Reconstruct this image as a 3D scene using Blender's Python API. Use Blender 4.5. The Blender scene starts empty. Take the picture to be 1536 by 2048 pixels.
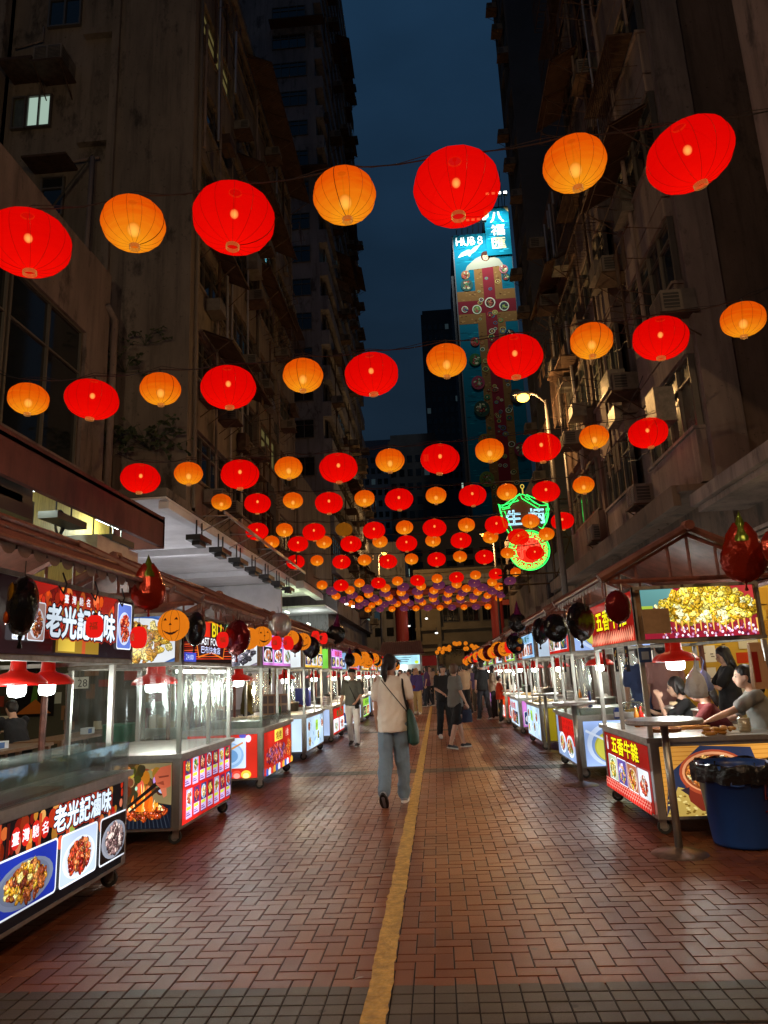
import bpy, bmesh, math, random
from mathutils import Vector, Matrix, noise
R = math.radians
rnd = random.Random(7)
SC = bpy.context.scene
COL = SC.collection

# ------------------------------------------------------------------ camera
FPX, HC = 1420.0, 1.45            # focal length in pixels of the 1536x2048 frame, eye height
MX = ((0.99639936, -0.05787636, -0.06195672), (0.07328882, 0.22055141, 0.97261803), (-0.04262695, -0.97365672, 0.22399898))
cam_d = bpy.data.cameras.new('camera'); cam = bpy.data.objects.new('camera', cam_d); COL.objects.link(cam)
cam_d.sensor_fit = 'VERTICAL'; cam_d.sensor_height = 36.0; cam_d.lens = 36.0*FPX/2048.0
cam_d.clip_start = 0.05; cam_d.clip_end = 3000
rows = [[MX[i][0], -MX[i][1], -MX[i][2], 0.0] for i in range(3)] + [[0, 0, 0, 1]]
cam.matrix_world = Matrix.Translation((0, 0, HC)) @ Matrix(rows)
SC.camera = cam

# ------------------------------------------------------------------ world
w = bpy.data.worlds.new('World'); SC.world = w; w.use_nodes = True
nt = w.node_tree; bg = nt.nodes['Background']
tc = nt.nodes.new('ShaderNodeTexCoord'); sep = nt.nodes.new('ShaderNodeSeparateXYZ')
nt.links.new(tc.outputs['Generated'], sep.inputs[0])
rp = nt.nodes.new('ShaderNodeValToRGB'); nt.links.new(sep.outputs['Z'], rp.inputs[0])
rp.color_ramp.elements[0].position = 0.0; rp.color_ramp.elements[0].color = (0.0045, 0.0085, 0.014, 1)
rp.color_ramp.elements[1].position = 0.85; rp.color_ramp.elements[1].color = (0.0095, 0.032, 0.070, 1)
e = rp.color_ramp.elements.new(0.4); e.color = (0.0075, 0.017, 0.031, 1)
cn = nt.nodes.new('ShaderNodeTexNoise'); cn.inputs['Scale'].default_value = 3.5; cn.inputs['Detail'].default_value = 5
mp = nt.nodes.new('ShaderNodeMapping'); mp.inputs['Scale'].default_value = (1, 1, 2.5)
nt.links.new(tc.outputs['Generated'], mp.inputs[0]); nt.links.new(mp.outputs[0], cn.inputs['Vector'])
mr = nt.nodes.new('ShaderNodeMapRange'); mr.inputs[1].default_value = .3; mr.inputs[2].default_value = .7; mr.inputs[3].default_value = .82; mr.inputs[4].default_value = 1.2
nt.links.new(cn.outputs[0], mr.inputs[0])
vm = nt.nodes.new('ShaderNodeVectorMath'); vm.operation = 'SCALE'
nt.links.new(rp.outputs[0], vm.inputs[0]); nt.links.new(mr.outputs[0], vm.inputs['Scale'])
nt.links.new(vm.outputs[0], bg.inputs[0]); bg.inputs[1].default_value = 1.0
SC.view_settings.view_transform = 'Standard'; SC.view_settings.look = 'None'
SC.view_settings.exposure = 0.0; SC.view_settings.gamma = 1.0
SC.cycles.use_denoising = True
SC.cycles.use_light_tree = True
SC.cycles.max_bounces = 6; SC.cycles.diffuse_bounces = 3; SC.cycles.glossy_bounces = 3
SC.cycles.transparent_max_bounces = 16; SC.cycles.transmission_bounces = 4
SC.cycles.sample_clamp_indirect = 3.0; SC.cycles.caustics_reflective = False; SC.cycles.caustics_refractive = False

LIGHTS = []
def lamp(name, kind, loc, power, col, radius=.1, parent=None, aim=None, spot=None):
    d = bpy.data.lights.new(name, kind); d.energy = power; d.color = col
    if kind != 'AREA': d.shadow_soft_size = radius
    else: d.size = radius
    if spot: d.spot_size = R(spot); d.spot_blend = .6
    o = bpy.data.objects.new(name, d); COL.objects.link(o)
    o.location = Vector(loc) - (WL(parent) if parent else Vector((0, 0, 0)))
    if aim is not None: o.rotation_euler = (Vector(aim)-Vector(loc)).to_track_quat('-Z', 'Y').to_euler()
    if parent: o.parent = parent
    return o

# ------------------------------------------------------------------ helpers
def ray(px, py):
    v = Vector((px-768, py-1024, FPX))
    return Vector([sum(MX[i][k]*v[k] for k in range(3)) for i in range(3)])
def atY(px, py, y): r = ray(px, py); return Vector((0, 0, HC)) + r*(y/r.y)
def atX(px, py, x): r = ray(px, py); return Vector((0, 0, HC)) + r*(x/r.x)
def atZ(px, py, z=0): r = ray(px, py); return Vector((0, 0, HC)) + r*((z-HC)/r.z)
def hx(h):
    h = h.lstrip('#'); v = [int(h[i:i+2], 16)/255 for i in (0, 2, 4)]
    return tuple((c/12.92 if c <= .04045 else ((c+.055)/1.055)**2.4) for c in v)
WLOC = {}
def WL(o): return WLOC.get(o.name, Vector((0, 0, 0)))
def tag(o, label=None, cat=None, group=None, kind=None):
    if label: o['label'] = label
    if cat: o['category'] = cat
    if group: o['group'] = group
    if kind: o['kind'] = kind
    return o
def thing(name, label, cat, loc=(0, 0, 0), rz=0, group=None):
    o = bpy.data.objects.new(name, None); COL.objects.link(o); o.location = loc; o.rotation_euler = (0, 0, rz)
    o.empty_display_size = .1
    WLOC[o.name] = Vector(loc)
    return tag(o, label, cat, group)
def copy_tree(o, parent=None):
    c = o.copy(); COL.objects.link(c); c.parent = parent
    for ch in o.children: copy_tree(ch, c)
    return c
def put(mesh, name, parent, loc, rz=0):
    o = bpy.data.objects.new(name, mesh); COL.objects.link(o)
    o.location = Vector(loc) - (WL(parent) if parent else Vector((0, 0, 0))); o.rotation_euler = (0, 0, rz)
    WLOC[o.name] = Vector(loc)
    if parent: o.parent = parent
    return o
class MB:
    def __init__(s): s.v = []; s.f = []; s.m = []; s.c = []
    def add(s, vs, fs, m=0, col=None):
        b = len(s.v); s.v += [tuple(x) for x in vs]
        for f in fs: s.f.append(tuple(b+i for i in f)); s.m.append(m); s.c.append(col)
    def box(s, x0, x1, y0, y1, z0, z1, m=0):
        if x0 > x1: x0, x1 = x1, x0
        if y0 > y1: y0, y1 = y1, y0
        s.add([(x, y, z) for z in (z0, z1) for y in (y0, y1) for x in (x0, x1)],
              [(0, 2, 3, 1), (4, 5, 7, 6), (0, 1, 5, 4), (2, 6, 7, 3), (0, 4, 6, 2), (1, 3, 7, 5)], m)
    def tube(s, pts, r, n=6, m=0, cap=True):
        pts = [Vector(p) for p in pts]
        rs = r if isinstance(r, (list, tuple)) else [r]*len(pts)
        vs = []; ref = None
        for i, p in enumerate(pts):
            d = (pts[min(i+1, len(pts)-1)] - pts[max(i-1, 0)])
            if d.length < 1e-9: d = Vector((0, 0, 1))
            d.normalize()
            if ref is None: ref = Vector((0, 0, 1)) if abs(d.z) < .9 else Vector((1, 0, 0))
            a = d.cross(ref).normalized(); b = d.cross(a); ref = a.cross(d) * 1.0
            for k in range(n):
                t = 2*math.pi*k/n
                vs.append(p + (a*math.cos(t)+b*math.sin(t))*rs[i])
        fs = [(i*n+k, i*n+(k+1) % n, (i+1)*n+(k+1) % n, (i+1)*n+k) for i in range(len(pts)-1) for k in range(n)]
        if cap: fs += [tuple(range(n))[::-1], tuple((len(pts)-1)*n+k for k in range(n))]
        s.add(vs, fs, m)
    def lathe(s, prof, c=(0, 0, 0), n=20, m=0, scal=0.0, lobes=16):
        vs = []
        for (r, z) in prof:
            for k in range(n):
                t = 2*math.pi*k/n; rr = r*(1+scal*abs(math.cos(lobes*t/2)))
                vs.append((c[0]+rr*math.cos(t), c[1]+rr*math.sin(t), c[2]+z))
        fs = [(i*n+k, i*n+(k+1) % n, (i+1)*n+(k+1) % n, (i+1)*n+k) for i in range(len(prof)-1) for k in range(n)]
        s.add(vs, fs, m)
    def ell(s, c, rx, ry, rz, n=12, m=0, k=8):
        vs = [(c[0], c[1], c[2]-rz)]
        for i in range(1, k):
            ph = -math.pi/2+math.pi*i/k
            for j in range(n):
                t = 2*math.pi*j/n
                vs.append((c[0]+rx*math.cos(ph)*math.cos(t), c[1]+ry*math.cos(ph)*math.sin(t), c[2]+rz*math.sin(ph)))
        vs.append((c[0], c[1], c[2]+rz)); L = len(vs)-1
        fs = [(0, 1+(j+1) % n, 1+j) for j in range(n)]
        for i in range(k-2):
            a = 1+i*n
            fs += [(a+j, a+(j+1) % n, a+n+(j+1) % n, a+n+j) for j in range(n)]
        a = 1+(k-2)*n
        fs += [(a+j, a+(j+1) % n, L) for j in range(n)]
        s.add(vs, fs, m)
    def mesh(s, name, mats, smooth=False, off=(0, 0, 0)):
        me = bpy.data.meshes.new(name)
        ox, oy, oz = off
        me.from_pydata([(x-ox, y-oy, z-oz) for x, y, z in s.v], [], s.f)
        for m in (mats if isinstance(mats, (list, tuple)) else [mats]): me.materials.append(m)
        me.polygons.foreach_set('material_index', s.m)
        if smooth: me.polygons.foreach_set('use_smooth', [True]*len(s.f))
        if any(c is not None for c in s.c):
            at = me.color_attributes.new('Col', 'FLOAT_COLOR', 'CORNER')
            buf = []
            for p, c in zip(me.polygons, s.c):
                c = c or (0, 0, 0); buf += [c[0], c[1], c[2], 1.0 if len(c) > 3 else 0.0]*p.loop_total
            at.data.foreach_set('color', buf)
        me.update(); return me
    def build(s, name, mats, parent=None, smooth=False, loc=None):
        base = Vector(loc) if loc is not None else (WL(parent) if parent else Vector((0, 0, 0)))
        me = s.mesh(name, mats, smooth, base)
        return put(me, name, parent, base)

# ------------------------------------------------------------------ materials
def mat(name, col, rough=.6, metal=0, n_amt=0, n_scale=4, stretch=(1, 1, 1), bump=0, b_scale=40, col2=None, spec=.5, alpha=None, emis=None, e_str=0, n2=None):
    m = bpy.data.materials.new(name); m.use_nodes = True; t = m.node_tree; b = t.nodes['Principled BSDF']
    b.inputs['Roughness'].default_value = rough; b.inputs['Metallic'].default_value = metal
    b.inputs['Specular IOR Level'].default_value = spec
    b.inputs['Base Color'].default_value = (*col, 1)
    if emis: b.inputs['Emission Color'].default_value = (*emis, 1); b.inputs['Emission Strength'].default_value = e_str
    if n_amt or bump:
        g = t.nodes.new('ShaderNodeNewGeometry'); mp = t.nodes.new('ShaderNodeMapping'); mp.inputs['Scale'].default_value = stretch
        t.links.new(g.outputs['Position'], mp.inputs[0])
    if n_amt:
        n = t.nodes.new('ShaderNodeTexNoise'); n.inputs['Scale'].default_value = n_scale; n.inputs['Detail'].default_value = 8; n.inputs['Roughness'].default_value = .65
        t.links.new(mp.outputs[0], n.inputs['Vector'])
        r = t.nodes.new('ShaderNodeValToRGB'); r.color_ramp.elements[0].position = .35; r.color_ramp.elements[1].position = .65
        c2 = col2 or tuple(c*(1-n_amt) for c in col)
        r.color_ramp.elements[0].color = (*c2, 1); r.color_ramp.elements[1].color = (*col, 1)
        t.links.new(n.outputs[0], r.inputs[0]); t.links.new(r.outputs[0], b.inputs['Base Color'])
        mrr = t.nodes.new('ShaderNodeMapRange'); mrr.inputs[3].default_value = min(1, rough*1.25); mrr.inputs[4].default_value = rough*.8
        t.links.new(n.outputs[0], mrr.inputs[0]); t.links.new(mrr.outputs[0], b.inputs['Roughness'])
    if bump:
        n2_ = t.nodes.new('ShaderNodeTexNoise'); n2_.inputs['Scale'].default_value = b_scale; n2_.inputs['Detail'].default_value = 4
        t.links.new(g.outputs['Position'], n2_.inputs['Vector'])
        bp = t.nodes.new('ShaderNodeBump'); bp.inputs['Strength'].default_value = bump; bp.inputs['Distance'].default_value = .02
        t.links.new(n2_.outputs[0], bp.inputs['Height']); t.links.new(bp.outputs[0], b.inputs['Normal'])
    return m
def emat(name, col, s, sampling=None):
    m = bpy.data.materials.new(name); m.use_nodes = True; t = m.node_tree
    for n in list(t.nodes):
        if n.type == 'BSDF_PRINCIPLED': t.nodes.remove(n)
    e = t.nodes.new('ShaderNodeEmission'); e.inputs[0].default_value = (*col, 1); e.inputs[1].default_value = s
    t.links.new(e.outputs[0], t.nodes['Material Output'].inputs[0])
    if sampling: m.cycles.emission_sampling = sampling
    return m
def glassmat(name, tint=(.9, .95, .93), refl=.12, rough=.03, dirt=.06, dcol=(.5, .55, .52)):
    m = bpy.data.materials.new(name); m.use_nodes = True; t = m.node_tree
    out = t.nodes['Material Output']; t.nodes.remove(t.nodes['Principled BSDF'])
    tr = t.nodes.new('ShaderNodeBsdfTransparent'); tr.inputs[0].default_value = (*tint, 1)
    gl = t.nodes.new('ShaderNodeBsdfGlossy'); gl.inputs['Roughness'].default_value = rough; gl.inputs[0].default_value = (.9, .95, .95, 1)
    df = t.nodes.new('ShaderNodeBsdfDiffuse'); df.inputs[0].default_value = (*dcol, 1)
    lw = t.nodes.new('ShaderNodeLayerWeight'); lw.inputs[0].default_value = .35
    ma = t.nodes.new('ShaderNodeMath'); ma.operation = 'MULTIPLY_ADD'; ma.inputs[1].default_value = .55; ma.inputs[2].default_value = refl
    t.links.new(lw.outputs['Fresnel'], ma.inputs[0])
    mx = t.nodes.new('ShaderNodeMixShader'); t.links.new(ma.outputs[0], mx.inputs[0]); t.links.new(tr.outputs[0], mx.inputs[1]); t.links.new(gl.outputs[0], mx.inputs[2])
    nz = t.nodes.new('ShaderNodeTexNoise'); nz.inputs['Scale'].default_value = 5; nz.inputs['Detail'].default_value = 6
    g = t.nodes.new('ShaderNodeNewGeometry'); t.links.new(g.outputs['Position'], nz.inputs['Vector'])
    mr_ = t.nodes.new('ShaderNodeMapRange'); mr_.inputs[1].default_value = .35; mr_.inputs[2].default_value = .75; mr_.inputs[3].default_value = dirt*.4; mr_.inputs[4].default_value = dirt*2.2
    t.links.new(nz.outputs[0], mr_.inputs[0])
    m2 = t.nodes.new('ShaderNodeMixShader'); t.links.new(mr_.outputs[0], m2.inputs[0]); t.links.new(mx.outputs[0], m2.inputs[1]); t.links.new(df.outputs[0], m2.inputs[2])
    bp = t.nodes.new('ShaderNodeBump'); bp.inputs['Strength'].default_value = .08; bp.inputs['Distance'].default_value = .02
    t.links.new(nz.outputs[0], bp.inputs['Height']); t.links.new(bp.outputs[0], gl.inputs['Normal'])
    t.links.new(m2.outputs[0], out.inputs[0]); return m

M = {}
M['steel'] = mat('stainless_steel', (.50, .48, .44), .36, .8, .3, 6, (1, 1, .3))
M['steel_dark'] = mat('dull_steel', (.30, .28, .25), .45, .8, .4, 9)
M['rubber'] = mat('rubber', (.02, .02, .02), .7)
M['wheel'] = mat('wheel_grey', (.2, .2, .2), .5)
M['pipe'] = mat('brown_painted_pipe', (.26, .09, .06), .4, .2, .5, 12)
M['tile'] = mat('brown_roof_tile', (.19, .07, .045), .5, 0, .45, 8)
M['wood'] = mat('varnished_wood', (.22, .11, .05), .4, 0, .5, 5, (6, 1, 6))
M['board'] = mat('brown_cardboard', (.33, .2, .1), .8, 0, .3, 7)
M['black'] = mat('black_metal', (.015, .015, .015), .5)
M['cable'] = mat('cable', (.01, .01, .01), .6)
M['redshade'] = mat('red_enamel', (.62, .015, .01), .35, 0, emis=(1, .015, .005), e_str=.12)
M['glass'] = glassmat('acrylic', refl=.05, dirt=.05)
M['film'] = glassmat('wrinkled_plastic_film', (.90, .95, .92), .07, .16, .10, (.6, .66, .62))
M['concA'] = mat('stained_concrete_warm', (.21, .175, .14), .9, 0, .45, .55, (1, 1, .28), .5, 3)
M['concB'] = mat('grey_painted_concrete', (.26, .26, .28), .9, 0, .4, .4, (1, 1, .3), .4, 3)
M['concC'] = mat('brown_stained_concrete', (.16, .105, .08), .9, 0, .6, .5, (1, 1, .35), .5, 3)
M['concP'] = mat('pinkish_render', (.25, .195, .175), .9, 0, .4, 1.2, (1, 1, .25), .4, 5)
M['concD'] = mat('dark_tower_wall', (.075, .078, .085), .85, 0, .25, .3)
M['white'] = mat('white_painted_ceiling', (.80, .80, .82), .7, 0, .18, 1.2)
M['redfascia'] = mat('dull_red_fascia', (.14, .03, .022), .75, 0, .55, 1.5, (1, 1, .4))
M['yellowwall'] = mat('yellow_plank_wall', (.58, .42, .10), .6, 0, .45, 5, (1, 6, .5))
M['frame'] = mat('aluminium_frame', (.13, .12, .105), .5, .5)
M['winglass'] = mat('dark_window_glass', (.012, .016, .018), .06, 0, spec=1.0)
M['curtain'] = mat('window_curtain_glass', (.10, .12, .09), .25, 0, .6, 2.5, (1, 1, .4))
M['litwin'] = emat('lit_window', (.62, .85, .70), .55)
M['litwin2'] = emat('lit_window_warm', (.75, .6, .2), .12)
M['litblue'] = emat('lit_window_far', (.3, .5, .6), .05)
M['acbody'] = mat('ac_casing', (.17, .15, .125), .6, 0, .4, 4)
M['acdark'] = mat('ac_grille', (.03, .03, .03), .6)
M['awning'] = mat('corrugated_awning', (.13, .075, .04), .6, .2, .5, 3)
M['rust'] = mat('rusty_metal', (.09, .05, .03), .7, .4, .5, 5)
M['cloth_dark'] = mat('dark_laundry', (.012, .012, .014), .9)
M['gatered'] = mat('red_gate_column', (.35, .035, .025), .5)
M['galv'] = mat('galvanised_pole', (.42, .40, .40), .45, .6, .25, 3)
M['polegrey'] = mat('dark_grey_pole', (.12, .11, .11), .5, .3, .25, 3)
M['led'] = emat('white_led', (1, 1, .95), 8)
M['tube'] = emat('fluorescent_tube', (.85, 1, .95), 9)
M['bulbw'] = emat('cool_white_bulb', (.9, 1, .95), 14)
M['bulby'] = emat('warm_bulb', (1, .72, .3), 2.6, 'NONE')
M['bulbr'] = emat('bulb_in_red', (1, .55, .22), 4.6, 'NONE')
def rim_fade(m, s):  # bulb emission fades towards its rim, imitating a soft glow
    t = m.node_tree; e = [n for n in t.nodes if n.type == 'EMISSION'][0]; lw = t.nodes.new('ShaderNodeLayerWeight'); lw.inputs[0].default_value = .5
    a = t.nodes.new('ShaderNodeMath'); a.operation = 'SUBTRACT'; a.inputs[0].default_value = 1; t.links.new(lw.outputs['Facing'], a.inputs[1])
    p = t.nodes.new('ShaderNodeMath'); p.operation = 'POWER'; p.inputs[1].default_value = 2.2; t.links.new(a.outputs[0], p.inputs[0])
    q = t.nodes.new('ShaderNodeMath'); q.operation = 'MULTIPLY'; q.inputs[1].default_value = s; t.links.new(p.outputs[0], q.inputs[0]); t.links.new(q.outputs[0], e.inputs[1])
rim_fade(M['bulby'], 3.2); rim_fade(M['bulbr'], 5.5)
M['sodium'] = emat('sodium_lamp', (1, .5, .06), 9)
M['wire'] = mat('lantern_wire', (.09, .03, .015), .4, .7)
M['wire2'] = mat('lantern_ring', (.65, .35, .12), .3, .9, emis=(1, .4, .08), e_str=.25)
M['bin'] = mat('blue_plastic', (.015, .07, .30), .35, 0, .15, 3)
M['bag'] = mat('black_bin_bag', (.008, .008, .009), .22, 0, bump=.8, b_scale=18)
M['skin'] = mat('skin', (.50, .29, .20), .55)
M['hair'] = mat('black_hair', (.012, .009, .008), .45, bump=.3, b_scale=80)
M['blond'] = mat('blond_hair', (.45, .27, .12), .5, bump=.3, b_scale=80)
M['brownhair'] = mat('brown_hair', (.10, .05, .025), .5, bump=.3, b_scale=80)
M['eye'] = mat('eye', (.01, .01, .01), .3)
M['lip'] = mat('lips', (.35, .08, .06), .5)
M['paper'] = mat('paper', (.75, .75, .7), .8)
def stain(m, sc=.9, streak=2.2):
    t = m.node_tree; b = t.nodes['Principled BSDF']; src = b.inputs['Base Color'].links[0].from_socket
    g = t.nodes.new('ShaderNodeNewGeometry'); out = src
    for (k, st, lo, hi, dk) in ((sc, (1, 1, .5), .55, .64, .35), (streak, (1.4, 1.4, .08), .50, .68, .55), (9, (1, 1, 1), .60, .68, .45)):
        mp = t.nodes.new('ShaderNodeMapping'); mp.inputs['Scale'].default_value = st; mp.inputs['Location'].default_value = (k*3, k, 0); t.links.new(g.outputs['Position'], mp.inputs[0])
        n = t.nodes.new('ShaderNodeTexNoise'); n.inputs['Scale'].default_value = k; n.inputs['Detail'].default_value = 9; n.inputs['Roughness'].default_value = .7; t.links.new(mp.outputs[0], n.inputs['Vector'])
        r = t.nodes.new('ShaderNodeMapRange'); r.inputs[1].default_value = lo; r.inputs[2].default_value = hi; r.inputs[3].default_value = 1; r.inputs[4].default_value = dk; t.links.new(n.outputs[0], r.inputs[0])
        v = t.nodes.new('ShaderNodeVectorMath'); v.operation = 'SCALE'; t.links.new(out, v.inputs[0]); t.links.new(r.outputs[0], v.inputs['Scale']); out = v.outputs[0]
    t.links.new(out, b.inputs['Base Color'])
for k_ in ('concA', 'concB', 'concC', 'concP'): stain(M[k_])
_cl = {}
def cloth(h, rough=.85):
    if h not in _cl: _cl[h] = mat('cloth', hx(h), rough, 0, .12, 5, bump=.25, b_scale=25)
    return _cl[h]
def plastic(h, rough=.35):
    k = h+'p'
    if k not in _cl: _cl[k] = mat('plastic', hx(h), rough)
    return _cl[k]
def printmat(name, s, sampling=None):
    m = emat(name, (1, 1, 1), s, sampling); t = m.node_tree
    a = t.nodes.new('ShaderNodeAttribute'); a.attribute_name = 'Col'
    e = [n for n in t.nodes if n.type == 'EMISSION'][0]
    gg = t.nodes.new('ShaderNodeNewGeometry'); nz = t.nodes.new('ShaderNodeTexNoise'); nz.inputs['Scale'].default_value = 75; nz.inputs['Detail'].default_value = 5; t.links.new(gg.outputs['Position'], nz.inputs['Vector'])
    m1 = t.nodes.new('ShaderNodeMapRange'); m1.inputs[1].default_value = .34; m1.inputs[2].default_value = .68; m1.inputs[3].default_value = .25; m1.inputs[4].default_value = 1.9; t.links.new(nz.outputs[0], m1.inputs[0])
    m2 = t.nodes.new('ShaderNodeMix'); m2.data_type = 'FLOAT'; t.links.new(a.outputs['Alpha'], m2.inputs[0]); m2.inputs[2].default_value = 1.0; t.links.new(m1.outputs[0], m2.inputs[3])
    nl = t.nodes.new('ShaderNodeTexNoise'); nl.inputs['Scale'].default_value = 1.7; nl.inputs['Detail'].default_value = 1; t.links.new(gg.outputs['Position'], nl.inputs['Vector'])
    ml = t.nodes.new('ShaderNodeMapRange'); ml.inputs[1].default_value = .3; ml.inputs[2].default_value = .7; ml.inputs[3].default_value = .62; ml.inputs[4].default_value = 1.3; t.links.new(nl.outputs[0], ml.inputs[0])  # broad bright and dim patches put in for tubes behind the print
    mm_ = t.nodes.new('ShaderNodeMath'); mm_.operation = 'MULTIPLY'; t.links.new(m2.outputs[0], mm_.inputs[0]); t.links.new(ml.outputs[0], mm_.inputs[1]); m2 = mm_
    vs_ = t.nodes.new('ShaderNodeVectorMath'); vs_.operation = 'SCALE'; t.links.new(a.outputs['Color'], vs_.inputs[0]); t.links.new(m2.outputs[0], vs_.inputs['Scale']); t.links.new(vs_.outputs[0], e.inputs[0])
    g = t.nodes.new('ShaderNodeBsdfGlossy'); g.inputs['Roughness'].default_value = .15; g.inputs[0].default_value = (.04, .04, .04, 1)
    ad = t.nodes.new('ShaderNodeAddShader'); t.links.new(e.outputs[0], ad.inputs[0]); t.links.new(g.outputs[0], ad.inputs[1])
    t.links.new(ad.outputs[0], t.nodes['Material Output'].inputs[0]); return m
M['lightbox'] = printmat('backlit_print', 1.3)
def paintmat(name):
    m = mat(name, (1, 1, 1), .9, spec=.05); t = m.node_tree
    a = t.nodes.new('ShaderNodeAttribute'); a.attribute_name = 'Col'
    t.links.new(a.outputs['Color'], t.nodes['Principled BSDF'].inputs['Base Color']); return m
M['paint'] = paintmat('printed_surface')

def lantern_mat(name, c_lo, c_hi, s, tr, dmin=.22, dmax=.50):  # bulb falloff and silky sheen streaks are put into the cloth's emission
    m = bpy.data.materials.new(name); m.use_nodes = True; t = m.node_tree; out = t.nodes['Material Output']; t.nodes.remove(t.nodes['Principled BSDF'])
    tcn = t.nodes.new('ShaderNodeTexCoord'); ln = t.nodes.new('ShaderNodeVectorMath'); ln.operation = 'LENGTH'
    sb = t.nodes.new('ShaderNodeVectorMath'); sb.operation = 'SUBTRACT'; sb.inputs[1].default_value = (0, 0, -.12)
    t.links.new(tcn.outputs['Object'], sb.inputs[0]); t.links.new(sb.outputs[0], ln.inputs[0])
    nz = t.nodes.new('ShaderNodeTexNoise'); nz.inputs['Scale'].default_value = 3; mpn = t.nodes.new('ShaderNodeMapping'); mpn.inputs['Scale'].default_value = (1, 1, 9)
    t.links.new(tcn.outputs['Object'], mpn.inputs[0]); t.links.new(mpn.outputs[0], nz.inputs['Vector'])
    ad = t.nodes.new('ShaderNodeMath'); ad.operation = 'MULTIPLY_ADD'; ad.inputs[1].default_value = .10; t.links.new(nz.outputs[0], ad.inputs[0]); t.links.new(ln.outputs['Value'], ad.inputs[2])
    mr_ = t.nodes.new('ShaderNodeMapRange'); mr_.inputs[1].default_value = dmin; mr_.inputs[2].default_value = dmax; mr_.inputs[3].default_value = 0; mr_.inputs[4].default_value = 1
    t.links.new(ad.outputs[0], mr_.inputs[0])
    r = t.nodes.new('ShaderNodeValToRGB'); r.color_ramp.elements[0].color = (*c_hi, 1); r.color_ramp.elements[1].color = (*c_lo, 1)
    t.links.new(mr_.outputs[0], r.inputs[0])
    e = t.nodes.new('ShaderNodeEmission'); e.inputs[1].default_value = s; t.links.new(r.outputs[0], e.inputs[0])
    df = t.nodes.new('ShaderNodeBsdfDiffuse'); df.inputs[0].default_value = (*[c*.25 for c in c_lo], 1)
    a = t.nodes.new('ShaderNodeAddShader'); t.links.new(e.outputs[0], a.inputs[0]); t.links.new(df.outputs[0], a.inputs[1])
    tp = t.nodes.new('ShaderNodeBsdfTransparent'); tp.inputs[0].default_value = (1, .6, .3, 1)
    mx = t.nodes.new('ShaderNodeMixShader'); mx.inputs[0].default_value = tr
    t.links.new(a.outputs[0], mx.inputs[1]); t.links.new(tp.outputs[0], mx.inputs[2]); t.links.new(mx.outputs[0], out.inputs[0])
    return m
M['l_red'] = lantern_mat('red_lantern_cloth', (.66, .001, .0005), (1, .004, .001), 1.02, .24)
M['l_org'] = lantern_mat('orange_lantern_cloth', (.70, .085, .001), (1, .36, .010), .98, .22, .20, .40)
M['l_pur'] = lantern_mat('purple_lantern_cloth', (.10, .018, .07), (.25, .06, .13), .7, .2)
M['l_dim'] = lantern_mat('dim_glow_lantern_cloth', (.30, .10, .006), (.34, .12, .006), .55, .2)  # unlit lantern still given a dim emission of its own
M['l_pump'] = lantern_mat('pumpkin_lantern_paper', (.85, .22, .01), (1, .33, .02), .8, .0)

# ------------------------------------------------------------------ flat printed boards
_tx = {}
def text_tris(s, bold=0.0):
    k = (s, bold)
    if k in _tx: return _tx[k]
    c = bpy.data.curves.new('t', 'FONT'); c.body = s; c.size = 1; c.resolution_u = 3; c.fill_mode = 'FRONT'
    o = bpy.data.objects.new('t', c); COL.objects.link(o); dg = bpy.context.evaluated_depsgraph_get()
    me = bpy.data.meshes.new_from_object(o.evaluated_get(dg)); bpy.data.objects.remove(o); bpy.data.curves.remove(c)
    vs = [(v.co.x, v.co.y) for v in me.vertices]; fs = [tuple(p.vertices) for p in me.polygons]
    bpy.data.meshes.remove(me)
    if vs:
        x0 = min(v[0] for v in vs); x1 = max(v[0] for v in vs); y0 = min(v[1] for v in vs); y1 = max(v[1] for v in vs)
    else: x0 = y0 = 0; x1 = y1 = 1; vs = []; fs = []
    _tx[k] = (vs, fs, x0, x1, y0, y1); return _tx[k]
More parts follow.
